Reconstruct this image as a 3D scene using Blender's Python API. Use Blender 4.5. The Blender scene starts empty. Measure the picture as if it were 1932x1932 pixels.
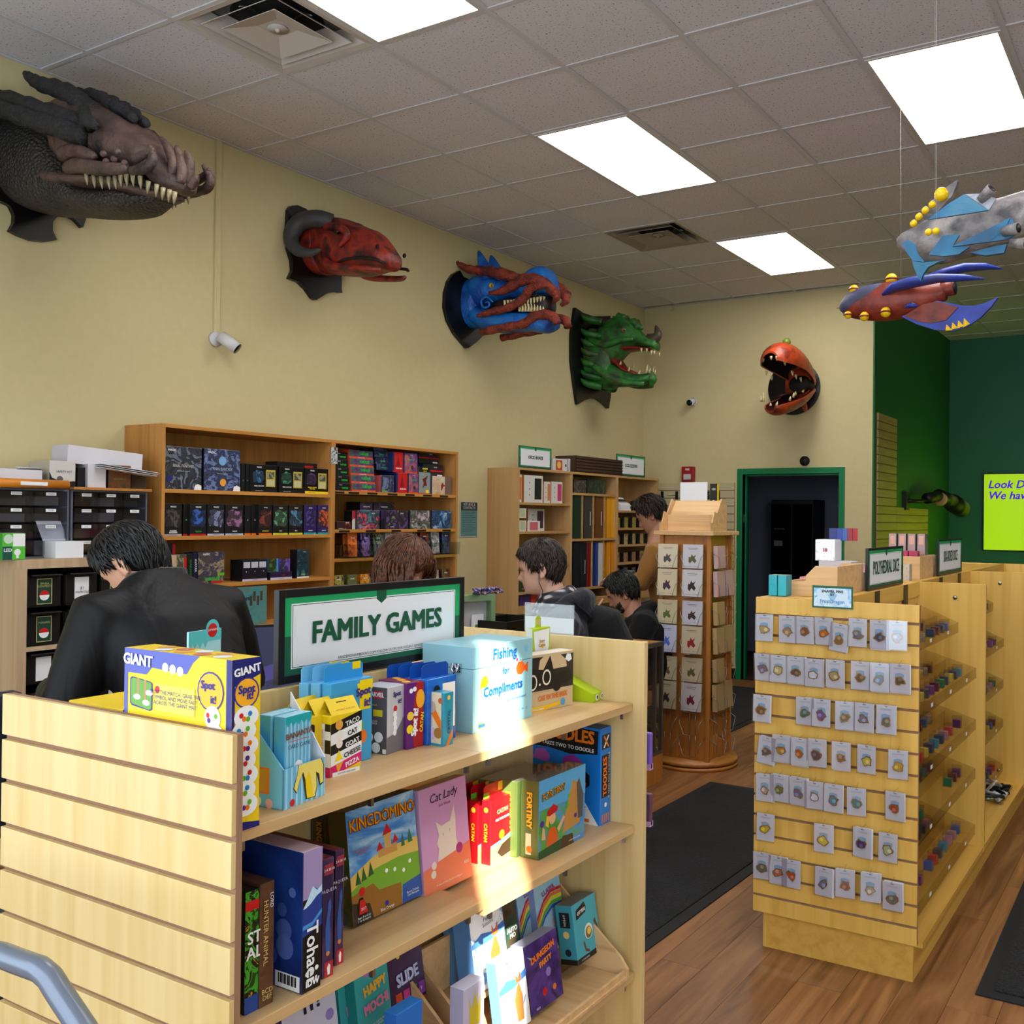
import bpy, bmesh, math, random
from mathutils import Vector, Matrix, noise
random.seed(7)
SC = bpy.context.scene
COL = SC.collection
# ------------------------------------------------------------------ camera
F, YAW, PITCH, ROLL, PX, PY = 1881.2, -.5429, .0057, .0106, 1108.02, 965.26
CAM = Vector((4.7331, -3.3295, 1.5335))
fw = Vector((math.sin(YAW)*math.cos(PITCH), math.cos(YAW)*math.cos(PITCH), math.sin(PITCH)))
rt0 = Vector((math.cos(YAW), -math.sin(YAW), 0)); up0 = rt0.cross(fw)
rt = rt0*math.cos(ROLL)+up0*math.sin(ROLL); up = up0*math.cos(ROLL)-rt0*math.sin(ROLL)
cd = bpy.data.cameras.new('camera'); cam = bpy.data.objects.new('camera', cd); COL.objects.link(cam)
cd.sensor_width = 36; cd.lens = F/1932*36; cd.shift_x = -(PX-966)/1932; cd.shift_y = (PY-966)/1932
cd.clip_start = .05; cd.clip_end = 200
mw = Matrix((rt, up, -fw)).transposed().to_4x4(); mw.translation = CAM; cam.matrix_world = mw
SC.camera = cam
# ------------------------------------------------------------------ world, sun, daylight, exposure
W = bpy.data.worlds.new('sky'); SC.world = W; W.use_nodes = True
wn = W.node_tree.nodes; bg = wn['Background']
sky = wn.new('ShaderNodeTexSky'); sky.sky_type = 'NISHITA'; sky.sun_disc = False
sky.sun_elevation = math.radians(33); sky.sun_rotation = math.radians(138); sky.air_density = 1.0; sky.dust_density = 1.5
W.node_tree.links.new(sky.outputs[0], bg.inputs[0]); bg.inputs[1].default_value = .22
SUNDIR = Vector((-.66*.839, .75*.839, -.545)).normalized()
sl = bpy.data.lights.new('sun', 'SUN'); sl.energy = 26; sl.angle = math.radians(.53); sl.color = (1, .93, .82)
so = bpy.data.objects.new('sun', sl); COL.objects.link(so); so.rotation_euler = SUNDIR.to_track_quat('-Z', 'Y').to_euler()
so.location = (12, -12, 9)
def area(name, loc, size, energy, color, direction):
    l = bpy.data.lights.new(name, 'AREA'); l.shape = 'RECTANGLE'; l.size, l.size_y = size; l.energy = energy; l.color = color
    o = bpy.data.objects.new(name, l); COL.objects.link(o); o.location = loc
    o.rotation_euler = Vector(direction).to_track_quat('-Z', 'Y').to_euler(); return o
area('daylight_window', (2.7, -4.02, 1.82), (4.8, 2.6), 112, (.86, .93, 1.0), (0, 1, 0))
area('daylight_side_window', (7.35, -4.02, 1.82), (2.8, 2.6), 95, (.86, .93, 1.0), (0, 1, 0))
cy_ = SC.cycles; cy_.adaptive_threshold = .07; cy_.transparent_max_bounces = 14; cy_.max_bounces = 4; cy_.diffuse_bounces = 2; cy_.glossy_bounces = 2; cy_.transmission_bounces = 2; cy_.caustics_reflective = cy_.caustics_refractive = False
vs = SC.view_settings; vs.view_transform = 'Standard'; vs.look = 'None'; vs.exposure = 0.33; vs.gamma = 1; vs.use_curve_mapping = False

# ------------------------------------------------------------------ helpers
def ray(u, v): return rt*((u-PX)/F) - up*((v-PY)/F) + fw
def at(u, v, ax, val):                     # where the line of sight of a photo pixel meets the plane ax = val
    d = ray(u, v); i = 'xyz'.index(ax); return CAM + d*((val-CAM[i])/d[i])
def dist(p): return (Vector(p)-CAM).dot(fw)
def lin(c):
    return tuple((x/12.92 if x <= .04045 else ((x+.055)/1.055)**2.4) for x in c)
def rgb(*c): return lin([x/255 for x in c])
MATS = {}
def nodes(name):
    m = bpy.data.materials.new(name); m.use_nodes = True; nt = m.node_tree
    return m, nt, nt.nodes['Principled BSDF']
def mat(name, c, rough=.55, metal=0, spec=.4, bump=0, bscale=200, var=0, emit=0, trans=0, alpha=1, coat=0):
    if name in MATS: return MATS[name]
    m, nt, b = nodes(name); c = rgb(*c)
    b.inputs['Base Color'].default_value = (*c, 1); b.inputs['Roughness'].default_value = rough
    b.inputs['Metallic'].default_value = metal; b.inputs['Specular IOR Level'].default_value = spec
    b.inputs['Coat Weight'].default_value = coat
    if trans: b.inputs['Transmission Weight'].default_value = trans
    if alpha < 1: b.inputs['Alpha'].default_value = alpha
    if emit: b.inputs['Emission Color'].default_value = (*c, 1); b.inputs['Emission Strength'].default_value = emit
    if bump or var:
        tc = nt.nodes.new('ShaderNodeTexCoord'); n = nt.nodes.new('ShaderNodeTexNoise'); n.inputs['Scale'].default_value = bscale
        n.inputs['Detail'].default_value = 3; nt.links.new(tc.outputs['Object'], n.inputs['Vector'])
        if bump:
            bp = nt.nodes.new('ShaderNodeBump'); bp.inputs['Strength'].default_value = bump; bp.inputs['Distance'].default_value = .01
            nt.links.new(n.outputs['Fac'], bp.inputs['Height']); nt.links.new(bp.outputs[0], b.inputs['Normal'])
        if var:
            n2 = nt.nodes.new('ShaderNodeTexNoise'); n2.inputs['Scale'].default_value = bscale*.06; nt.links.new(tc.outputs['Object'], n2.inputs['Vector'])
            r = nt.nodes.new('ShaderNodeValToRGB'); nt.links.new(n2.outputs['Fac'], r.inputs[0])
            r.color_ramp.elements[0].position = .3; r.color_ramp.elements[1].position = .7
            r.color_ramp.elements[0].color = (*[x*(1-var) for x in c], 1); r.color_ramp.elements[1].color = (*[min(1, x*(1+var)) for x in c], 1)
            nt.links.new(r.outputs[0], b.inputs['Base Color'])
    MATS[name] = m; return m
def ramp(nt, src, cols, pos=None, mode='LINEAR'):
    r = nt.nodes.new('ShaderNodeValToRGB'); cr = r.color_ramp; cr.interpolation = mode
    while len(cr.elements) < len(cols): cr.elements.new(.5)
    for i, c in enumerate(cols):
        cr.elements[i].position = pos[i] if pos else i/(len(cols)-1); cr.elements[i].color = (*rgb(*c), 1)
    nt.links.new(src, r.inputs[0]); return r
def art(name, cols, scale=6, seed=0, rough=.4, dist=1.2, mode='LINEAR', squash=(1, 1, 1), coat=.2):
    """flat print: patches of ink in a handful of colours"""
    if name in MATS: return MATS[name]
    m, nt, b = nodes(name); tc = nt.nodes.new('ShaderNodeTexCoord'); mp = nt.nodes.new('ShaderNodeMapping')
    mp.inputs['Location'].default_value = (seed*3.1, seed*1.7, seed*2.3); mp.inputs['Scale'].default_value = squash
    n = nt.nodes.new('ShaderNodeTexNoise'); n.inputs['Scale'].default_value = scale; n.inputs['Detail'].default_value = 5
    n.inputs['Distortion'].default_value = dist; n.inputs['Roughness'].default_value = .6
    nt.links.new(tc.outputs['Object'], mp.inputs[0]); nt.links.new(mp.outputs[0], n.inputs['Vector'])
    k = len(cols); r = ramp(nt, n.outputs['Fac'], cols, [.3+.4*i/(k-1) for i in range(k)], mode)
    nt.links.new(r.outputs[0], b.inputs['Base Color']); b.inputs['Roughness'].default_value = rough; b.inputs['Coat Weight'].default_value = coat
    MATS[name] = m; return m
def wood(name, light, dark, axis='Z', scale=1.0, rough=.42, strength=1.0):
    """laminate / veneer: long soft grain running along one object axis"""
    if name in MATS: return MATS[name]
    m, nt, b = nodes(name); tc = nt.nodes.new('ShaderNodeTexCoord'); mp = nt.nodes.new('ShaderNodeMapping')
    s = [26*scale]*3; s['XYZ'.index(axis)] = 1.1*scale; mp.inputs['Scale'].default_value = s
    oi = nt.nodes.new('ShaderNodeObjectInfo'); va = nt.nodes.new('ShaderNodeVectorMath'); va.operation = 'ADD'
    nt.links.new(tc.outputs['Object'], va.inputs[0]); ml = nt.nodes.new('ShaderNodeMath'); ml.operation = 'MULTIPLY'; ml.inputs[1].default_value = 37
    nt.links.new(oi.outputs['Random'], ml.inputs[0]); nt.links.new(ml.outputs[0], va.inputs[1])
    nt.links.new(va.outputs[0], mp.inputs[0])
    n = nt.nodes.new('ShaderNodeTexNoise'); n.inputs['Scale'].default_value = 1; n.inputs['Detail'].default_value = 6; n.inputs['Distortion'].default_value = .6
    nt.links.new(mp.outputs[0], n.inputs['Vector'])
    mid = tuple((a+c)/2 for a, c in zip(light, dark))
    lo = tuple(l+(d-l)*strength for l, d in zip(light, dark))
    r = ramp(nt, n.outputs['Fac'], [lo, mid, light, light], [.25, .42, .6, 1])
    nt.links.new(r.outputs[0], b.inputs['Base Color']); b.inputs['Roughness'].default_value = rough
    MATS[name] = m; return m
def clear(name, tint=(235, 240, 242), gloss=.12, rough=.05):
    """thin clear plastic or glass sheet: mostly see-through with a sheen"""
    if name in MATS: return MATS[name]
    m = bpy.data.materials.new(name); m.use_nodes = True; nt = m.node_tree; nt.nodes.clear()
    o = nt.nodes.new('ShaderNodeOutputMaterial'); mx = nt.nodes.new('ShaderNodeMixShader'); t = nt.nodes.new('ShaderNodeBsdfTransparent')
    g = nt.nodes.new('ShaderNodeBsdfGlossy'); g.inputs['Roughness'].default_value = rough; t.inputs[0].default_value = (*rgb(*tint), 1)
    mx.inputs[0].default_value = gloss
    nt.links.new(t.outputs[0], mx.inputs[1]); nt.links.new(g.outputs[0], mx.inputs[2]); nt.links.new(mx.outputs[0], o.inputs[0])
    MATS[name] = m; return m

class B:
    """collects shapes; build() links them as one mesh object"""
    def __init__(s): s.v = []; s.f = []; s.m = []; s.sm = []
    def add(s, vs, fs, m=0, smooth=False):
        o = len(s.v); s.v += [tuple(p) for p in vs]
        for f in fs: s.f.append([i+o for i in f]); s.m.append(m); s.sm.append(smooth)
        return s
    def box(s, a, b, m=0, mm=None):
        (x0, y0, z0), (x1, y1, z1) = a, b
        x0, x1 = min(x0, x1), max(x0, x1); y0, y1 = min(y0, y1), max(y0, y1); z0, z1 = min(z0, z1), max(z0, z1)
        vs = [(x0,y0,z0),(x1,y0,z0),(x1,y1,z0),(x0,y1,z0),(x0,y0,z1),(x1,y0,z1),(x1,y1,z1),(x0,y1,z1)]
        fs = [(3,2,1,0),(4,5,6,7),(0,1,5,4),(2,3,7,6),(1,2,6,5),(3,0,4,7)]   # bottom top -y +y +x -x
        if mm is None: return s.add(vs, fs, m)
        o = len(s.v); s.v += vs
        for f, k in zip(fs, mm): s.f.append([i+o for i in f]); s.m.append(k); s.sm.append(False)
        return s
    def cbox(s, c, d, m=0): return s.box([c[i]-d[i]/2 for i in range(3)], [c[i]+d[i]/2 for i in range(3)], m)
    def quad(s, a, b, c, d, m=0): return s.add([a, b, c, d], [(0, 1, 2, 3)], m)
    def prism(s, poly, ax, lo, hi, m=0, smooth=False):
        """poly: 2-D points in the two other axes (in order xyz without ax)"""
        n = len(poly); k = 'xyz'.index(ax)
        def P(p, h):
            q = list(p); q.insert(k, h); return q
        ar = sum(poly[i][0]*poly[(i+1) % n][1]-poly[(i+1) % n][0]*poly[i][1] for i in range(n))
        pl = list(poly) if (ar > 0) != (k == 1) else list(poly)[::-1]
        vs = [P(p, lo) for p in pl]+[P(p, hi) for p in pl]
        s.add(vs, [list(range(n))[::-1], list(range(n, 2*n))], m)
        return s.add(vs, [(i, (i+1) % n, n+(i+1) % n, n+i) for i in range(n)], m, smooth)
    def tube(s, pts, rad, n=8, m=0, caps=True, smooth=True, flat=1.0, twist=0):
        pts = [Vector(p) for p in pts]; k = len(pts)
        if not hasattr(rad, '__len__'): rad = [rad]*k
        prev = None; rings = []
        for i, p in enumerate(pts):
            t = (pts[min(i+1, k-1)]-pts[max(i-1, 0)]).normalized()
            if prev is None: a = t.orthogonal().normalized() if abs(t.z) > .95 else Vector((0, 0, 1)).cross(t).normalized()
            else: a = (prev-t*prev.dot(t)).normalized()
            prev = a; b = t.cross(a)
            rings.append([p+(a*math.cos(2*math.pi*j/n+twist)+b*math.sin(2*math.pi*j/n+twist)*flat)*rad[i] for j in range(n)])
        vs = [q for r in rings for q in r]
        fs = [(i*n+j, i*n+(j+1) % n, (i+1)*n+(j+1) % n, (i+1)*n+j) for i in range(k-1) for j in range(n)]
        if caps: fs += [list(range(n))[::-1], [(k-1)*n+j for j in range(n)]]
        return s.add(vs, fs, m, smooth)
    def cyl(s, a, b, r, n=16, m=0, r2=None): return s.tube([a, b], [r, r if r2 is None else r2], n, m)
    def lathe(s, prof, c=(0, 0, 0), n=24, m=0, axis='z', smooth=True):
        vs = []; k = len(prof)
        for r, h in prof:
            for j in range(n):
                a = 2*math.pi*j/n; x, y = r*math.cos(a), r*math.sin(a)
                p = {'z': (x, y, h), 'x': (h, x, y), 'y': (y, h, x)}[axis]; vs.append([p[i]+c[i] for i in range(3)])
        fs = [(i*n+j, i*n+(j+1) % n, (i+1)*n+(j+1) % n, (i+1)*n+j) for i in range(k-1) for j in range(n)]
        if prof[0][0] > 1e-5: fs.append(list(range(n))[::-1])
        if prof[-1][0] > 1e-5: fs.append([(k-1)*n+j for j in range(n)])
        return s.add(vs, fs, m, smooth)
    def ball(s, c, r, n=12, m=0, sc=(1, 1, 1)):
        k = max(5, n*2//3); vs = []; c = Vector(c)
        for i in range(k+1):
            t = math.pi*i/k
            for j in range(n):
                a = 2*math.pi*j/n; vs.append(c+Vector((math.sin(t)*math.cos(a)*sc[0], math.sin(t)*math.sin(a)*sc[1], math.cos(t)*sc[2]))*r)
        return s.add(vs, [(i*n+j, (i+1)*n+j, (i+1)*n+(j+1) % n, i*n+(j+1) % n) for i in range(k) for j in range(n)], m, True)
    def loft(s, rings, m=0, caps=True, smooth=True):
        n = len(rings[0]); k = len(rings); vs = [p for r in rings for p in r]
        fs = [(i*n+j, i*n+(j+1) % n, (i+1)*n+(j+1) % n, (i+1)*n+j) for i in range(k-1) for j in range(n)]
        if caps: fs += [list(range(n))[::-1], [(k-1)*n+j for j in range(n)]]
        return s.add(vs, fs, m, smooth)
    def build(s, name, mats, parent=None, loc=None, bevel=0, sub=0, world=False, fix=True, rot=None):
        me = bpy.data.meshes.new(name); me.from_pydata(s.v, [], s.f); me.polygons.foreach_set('material_index', s.m); me.polygons.foreach_set('use_smooth', s.sm)
        for q in (mats if isinstance(mats, (list, tuple)) else [mats]): me.materials.append(q)
        if fix:
            bm = bmesh.new(); bm.from_mesh(me); bmesh.ops.recalc_face_normals(bm, faces=bm.faces); bm.to_mesh(me); bm.free()
        o = bpy.data.objects.new(name, me); COL.objects.link(o)
        if parent:
            o.parent = parent
            if world: o.matrix_parent_inverse = Matrix.Identity(4); me.transform(root_mat(parent).inverted())
        if loc is not None: o.location = loc
        if rot is not None: o.rotation_euler = rot
        if bevel:
            md = o.modifiers.new('edge', 'BEVEL'); md.width = bevel; md.segments = 2; md.limit_method = 'ANGLE'
        if sub:
            md = o.modifiers.new('smooth', 'SUBSURF'); md.levels = sub; md.render_levels = sub
        return o
def root_mat(o):
    m = o.matrix_basis.copy()
    while o.parent: o = o.parent; m = o.matrix_basis @ m
    return m
def tag(o, label, cat, group=None, kind=None):
    if label: o['label'] = label
    if cat: o['category'] = cat
    if group: o['group'] = group
    if kind: o['kind'] = kind
    return o
def thing(name, label, cat, loc=(0, 0, 0), rz=0, group=None, rot=None):
    o = bpy.data.objects.new(name, None); COL.objects.link(o); o.location = loc; o.rotation_euler = rot or (0, 0, rz); o.empty_display_size = .05
    return tag(o, label, cat, group)
def struct(o):
    o['kind'] = 'structure'; return o
def copy_tree(o, parent=None):
    c = o.copy(); COL.objects.link(c); c.parent = parent
    for ch in list(o.children): copy_tree(ch, c)
    return c
# faces of an upright box in its own frame: +x is its front (x right = +y), -y its near side
def face(fc, p, off=.0006):
    """matrix placing the xy plane of a flat print on a face; p is a point on that face"""
    R = {'+x': ((0, 1, 0), (0, 0, 1), (1, 0, 0)), '-y': ((1, 0, 0), (0, 0, 1), (0, -1, 0)), '+z': ((0, 1, 0), (-1, 0, 0), (0, 0, 1)),
         '-x': ((0, -1, 0), (0, 0, 1), (-1, 0, 0)), '+y': ((-1, 0, 0), (0, 0, 1), (0, 1, 0)), '-z': ((0, 1, 0), (1, 0, 0), (0, 0, -1)), '+zx': ((1, 0, 0), (0, 1, 0), (0, 0, 1))}[fc]
    m = Matrix([Vector(r) for r in R]).transposed().to_4x4(); m.translation = Vector(p)+Vector(R[2])*off; return m
def text(body, size, m, parent, mtx, bold=.0, align='CENTER', rotz=0, sx=1, shear=0, name='lettering', spacing=1):
    c = bpy.data.curves.new(name, 'FONT'); c.body = body; c.size = size; c.align_x = align; c.align_y = 'CENTER';     c.resolution_u = 2; c.shear = shear; c.space_character = spacing; c.space_line = .9; c.materials.append(m)
    o = bpy.data.objects.new(name, c); COL.objects.link(o); o.parent = parent
    o['heavy'] = bold*size
    o.matrix_local = mtx @ Matrix.Rotation(rotz, 4, 'Z') @ Matrix.Diagonal((sx, 1, 1, 1)); return o
def flat(name, polys, mats, parent, mtx, off=0):
    """flat print: list of (points, material index) on one face"""
    b = B()
    for i, (pts, k) in enumerate(polys): b.add([(p[0], p[1], off+i*.00004) for p in pts], [list(range(len(pts)))], k)
    o = b.build(name, mats, parent, fix=False); o.matrix_local = mtx; return o
def disc(cx, cy, r, n=20, ry=None): return [(cx+r*math.cos(2*math.pi*i/n), cy+(ry or r)*math.sin(2*math.pi*i/n)) for i in range(n)]
def rect(x0, y0, x1, y1): return [(x0, y0), (x1, y0), (x1, y1), (x0, y1)]
# ================================================================== the room
ZC = 3.649
m_tan = mat('tan_paint', (204, 190, 144), .75, bump=.06, bscale=350, var=.02)
m_green_dk = mat('dark_green_paint', (42, 108, 84), .6, bump=.05, bscale=350)
m_green_dk2 = mat('forest_green_paint', (32, 100, 54), .6, bump=.05, bscale=350)
m_casing = mat('door_green_gloss', (0, 116, 68), .35)
m_black = mat('black_plastic', (14, 14, 15), .45)
m_white = mat('white_plastic', (225, 225, 222), .4)
m_steel = mat('brushed_steel', (170, 172, 175), .3, 1)
m_dark = mat('dark_charcoal', (30, 30, 33), .6)
m_paper = mat('white_paper', (232, 232, 236), .7)
m_backroom = mat('backroom_paint', (126, 128, 146), .8)

def floor_mat():
    m, nt, b = nodes('vinyl_plank'); tc = nt.nodes.new('ShaderNodeTexCoord'); mp = nt.nodes.new('ShaderNodeMapping')
    mp.inputs['Scale'].default_value = (15, 1.3, 15); oi = nt.nodes.new('ShaderNodeObjectInfo')
    va = nt.nodes.new('ShaderNodeVectorMath'); va.operation = 'ADD'; ml = nt.nodes.new('ShaderNodeMath'); ml.operation = 'MULTIPLY'; ml.inputs[1].default_value = 53
    nt.links.new(oi.outputs['Random'], ml.inputs[0]); nt.links.new(tc.outputs['Object'], va.inputs[0]); nt.links.new(ml.outputs[0], va.inputs[1])
    nt.links.new(va.outputs[0], mp.inputs[0])
    n = nt.nodes.new('ShaderNodeTexNoise'); n.inputs['Scale'].default_value = 1.2; n.inputs['Detail'].default_value = 7; n.inputs['Distortion'].default_value = 1.6
    nt.links.new(mp.outputs[0], n.inputs['Vector'])
    r = ramp(nt, n.outputs['Fac'], [(104, 66, 36), (128, 84, 47), (144, 98, 58), (160, 112, 68)], [.3, .45, .58, .75])
    hs = nt.nodes.new('ShaderNodeHueSaturation'); mr = nt.nodes.new('ShaderNodeMapRange'); mr.inputs[3].default_value = .88; mr.inputs[4].default_value = 1.1
    nt.links.new(oi.outputs['Random'], mr.inputs[0]); nt.links.new(mr.outputs[0], hs.inputs['Value']); nt.links.new(r.outputs[0], hs.inputs['Color'])
    nt.links.new(hs.outputs[0], b.inputs['Base Color']); b.inputs['Roughness'].default_value = .38
    bp = nt.nodes.new('ShaderNodeBump'); bp.inputs['Strength'].default_value = .12; bp.inputs['Distance'].default_value = .002
    nt.links.new(n.outputs['Fac'], bp.inputs['Height']); nt.links.new(bp.outputs[0], b.inputs['Normal']); return m
m_floor = floor_mat()
m_floor_base = mat('floor_joint', (60, 36, 20), .6)
fl = struct(B().box((-.2, -4.2, -.12), (9.2, 9.0, -.004)).build('floor', m_floor_base))
fl['label'] = 'brown wood-look plank floor of the shop'
plank = None
for i in range(29):
    x = 1.5+i*.152; off = (i*.4373) % 1.22
    for k in range(-4, 8):
        y0 = -3.2+k*1.22+off-.6
        if y0 > 5.5 or y0+1.22 < -1.9 or (x < 2.9 and y0+1.22 < -.6): continue
        if plank is None: plank = B().box((.0006, .0006, 0), (.1514, 1.2194, .006)).build('plank', m_floor, fl); o = plank
        else: o = plank.copy(); COL.objects.link(o); o.parent = fl
        o.location = (x, y0, -.006)
fb = B().box((0, -3.95, -.006), (1.5, 5.6, 0)).box((1.5, -3.95, -.006), (2.9, -.6, -.0005)).box((2.9, -3.95, -.006), (5.908, -1.6, -.0005)).box((1.5+29*.152, -3.95, -.006), (9, 8.85, 0)).box((2.3, 6.8, -.006), (5.91, 8.85, 0)).build('plank_field', m_floor, fl)
fb['kind'] = 'stuff'

# ceiling: slab, lay-in tiles, grid
def tile_mat():
    m, nt, b = nodes('mineral_fibre_tile'); tc = nt.nodes.new('ShaderNodeTexCoord')
    v = nt.nodes.new('ShaderNodeTexNoise'); v.inputs['Scale'].default_value = 95; v.inputs['Detail'].default_value = 2; nt.links.new(tc.outputs['Object'], v.inputs['Vector'])
    r = ramp(nt, v.outputs['Fac'], [(112, 106, 108), (214, 211, 217), (220, 217, 223)], [.30, .37, .8]); nt.links.new(r.outputs[0], b.inputs['Base Color'])
    bp = nt.nodes.new('ShaderNodeBump'); bp.inputs['Strength'].default_value = .35; bp.inputs['Distance'].default_value = .003
    nt.links.new(v.outputs['Fac'], bp.inputs['Height']); nt.links.new(bp.outputs[0], b.inputs['Normal']); b.inputs['Roughness'].default_value = .9; return m
m_tile = tile_mat()
m_grid = mat('ceiling_grid_enamel', (204, 202, 206), .5)
ce = struct(B().box((-.2, -4.2, ZC+.06), (9.2, 9.0, ZC+.2)).build('ceiling', mat('plenum', (120, 112, 108), .9)))
ce['label'] = 'suspended ceiling of speckled square tiles'
LIGHTS = [(2, -2), (2, 2), (2, 6), (5, 2), (5, -2), (8, -2), (8, 2)]
VENTS = [(1, -1), (1, 5)]
used = set((j, i+k) for j, i in LIGHTS for k in (0, 1)) | set(VENTS)
t0 = None; rest = B()
for j in range(-1, 15):
    for i in range(-7, 15):
        x0 = .38+j*.61; y0 = i*.61
        if (j, i) in used or x0 > 8.99: continue
        if j < 3 and y0 > 5.5 or (x0+.61 < 2.4 and y0 > 5.3): continue
        cx_, cy_ = x0+.305, y0+.305; d = dist((cx_, cy_, ZC)); seen = False
        if d > 3.2:
            q = Vector((cx_, cy_, ZC))-CAM; uu = PX+F*q.dot(rt)/d; vv = PY-F*q.dot(up)/d
            seen = -330 < uu < 2200 and vv > -330
        xa = max(x0, 0)
        ya = y0; yb = min(y0+.61, 5.6) if x0 < 2.2 else y0+.61
        if not seen: rest.box((xa+.006, ya+.006, ZC+.004), (x0+.604, yb-.006, ZC+.016)); continue
        if xa == x0 and yb == y0+.61:
            if t0 is None: t0 = B().box((-.299, -.299, 0), (.299, .299, .012)).build('ceiling_tile', m_tile, ce); o = t0
            else: o = t0.copy(); COL.objects.link(o); o.parent = ce
            o.location = (cx_, cy_, ZC+.003+random.uniform(-.0015, .001)); o.rotation_euler = (random.uniform(-.003, .003), random.uniform(-.002, .002), random.choice((0, math.pi/2, math.pi)))
        else: B().box((xa+.004, ya+.006, ZC+.003), (x0+.604, yb-.006, ZC+.015)).build('ceiling_tile', m_tile, ce)
o = rest.build('ceiling_tile_field', m_tile, ce); o['kind'] = 'stuff'
for j in range(0, 15):
    x = .38+j*.61; y1 = 5.6 if x < 2.3 else 8.85
    B().box((x-.012, -3.95, ZC-.003), (x+.012, y1, ZC+.002)).box((x-.0015, -3.95, ZC+.002), (x+.0015, y1, ZC+.035)).build('grid_runner', m_grid, ce)
for i in range(-6, 15):
    y = i*.61; x0 = 0 if y < 5.5 else 2.33
    B().box((x0, y-.012, ZC-.002), (9, y+.012, ZC+.003)).box((x0, y-.0015, ZC+.003), (9, y+.0015, ZC+.033)).build('cross_tee', m_grid, ce)
B().box((0, -3.95, ZC-.004), (.022, 5.6, ZC+.001)).box((0, 5.578, ZC-.004), (2.31, 5.6, ZC+.001)).build('edge_angle', m_grid, ce)
m_diff = mat('lit_diffuser', (255, 253, 250), .5, emit=9.5)
m_fix = mat('fixture_enamel', (205, 200, 196), .45)
LW = ['above the first wall dragon and the large vent', 'over the middle of the shop', 'near the back wall', 'beside the hanging rocket', 'close to the shop window',
      'by the far side wall near the window', 'by the far side wall in the middle']
for n_, (j, i) in enumerate(LIGHTS):
    x0 = .38+j*.61; y0 = i*.61
    t = thing('ceiling_light', 'lit two-by-four fluorescent ceiling panel '+LW[n_], 'ceiling light', (x0+.305, y0+.61, ZC), 0, 'fluorescent ceiling panels')
    B().box((-.293, -.598, -.006), (-.278, .598, .03)).box((.278, -.598, -.006), (.293, .598, .03)).box((-.278, -.598, -.006), (.278, -.583, .03)).box((-.278, .583, -.006), (.278, .598, .03)).build('frame', m_fix, t)
    B().box((-.278, -.583, -.0045), (.278, .583, .001)).build('diffuser', m_diff, t)
m_vent = mat('vent_enamel', (196, 188, 182), .4); m_duct = mat('duct_black', (12, 11, 11), .7); m_vent2 = mat('grimy_vent_enamel', (150, 138, 124), .5)
def vent(j, i, label, mv):
    t = thing('ceiling_vent', label, 'air vent', (.38+j*.61+.305, i*.61+.305, ZC), 0, 'square ceiling air diffusers')
    def ring(a, za, b_, zb, nm):
        b = B(); c = [(-a, -a, za), (a, -a, za), (a, a, za), (-a, a, za), (-b_, -b_, zb), (b_, -b_, zb), (b_, b_, zb), (-b_, b_, zb)]
        b.add(c, [(k, (k+1) % 4, 4+(k+1) % 4, 4+k) for k in range(4)]); o = b.build(nm, mv, t, fix=False)
        md = o.modifiers.new('sheet', 'SOLIDIFY'); md.thickness = .003
    ring(.297, .0, .265, .004, 'outer_flange'); ring(.265, .004, .2, .055, 'outer_cone'); ring(.225, -.004, .15, .05, 'middle_cone'); ring(.165, -.012, .06, .02, 'inner_cone')
    B().box((-.06, -.06, .018), (.06, .06, .022)).build('centre_plate', mv, t)
    B().cyl((0, 0, .018), (0, 0, .010), .045, 20).ball((0, 0, .01), .012, 10).build('centre_boss', mv, t)
    B().cyl((0, 0, .058), (0, 0, .05), .2, 24).build('duct_mouth', m_duct, t)
    for sx, sy in ((1, 0), (-1, 0), (0, 1), (0, -1)):
        B().tube([(sx*.1, sy*.1, .03), (sx*.16, sy*.16, .045), (sx*.21, sy*.21, .02)], .004, 6).build('spring_clip', m_steel, t)
vent(1, -1, 'large pale square air diffuser next to the ceiling light above the first dragon', m_vent)
vent(1, 5, 'dusty square air diffuser between two far ceiling lights', m_vent2)

# walls
def wallbox(name, a, b, m, label): 
    o = struct(B().box(a, b).build(name, m)); o['label'] = label; return o
wallbox('wall_left', (-.15, -4, 0), (0, 5.75, ZC+.1), m_tan, 'long tan wall with mounted dragon heads')
wb = struct(B().box((0, 5.6, 0), (1.08, 5.75, ZC+.1)).box((2.012, 5.6, 0), (2.31, 5.75, ZC+.1)).box((1.08, 5.6, 2.0), (2.012, 5.75, ZC+.1)).build('wall_back', m_tan)); wb['label'] = 'tan back wall around the green door opening'
wallbox('wall_alcove_side', (2.31, 5.6, 0), (2.325, 8.85, ZC+.1), m_green_dk2, 'forest green side wall of the alcove')
wallbox('wall_alcove_back', (2.2, 8.85, 0), (9.2, 9.0, ZC+.1), m_green_dk, 'dark teal green rear wall of the alcove')
wallbox('wall_right', (9, -4, 0), (9.15, 9, ZC+.1), m_tan, 'tan wall on the far right side')
m_alu = mat('storefront_aluminium', (120, 122, 124), .35, .8)
y0, y1 = -4.0, -3.95
wf = struct(B().box((0, y0, 0), (9, y1, .45)).box((0, y0, 3.2), (5.494, y1, ZC+.1)).box((5.67, y0, 3.2), (9, y1, ZC+.1)).box((5.494, y0, 3.5), (5.67, y1, ZC+.1)).box((0, y0, .45), (.2, y1, 3.2)).box((5.2, y0, .45), (5.494, y1, 3.2)).box((5.67, y0, .45), (5.9, y1, 3.2)).box((8.8, y0, .45), (9, y1, 3.2)).build('wall_front', m_tan))
wf['label'] = 'street front wall with shop windows'
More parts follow.
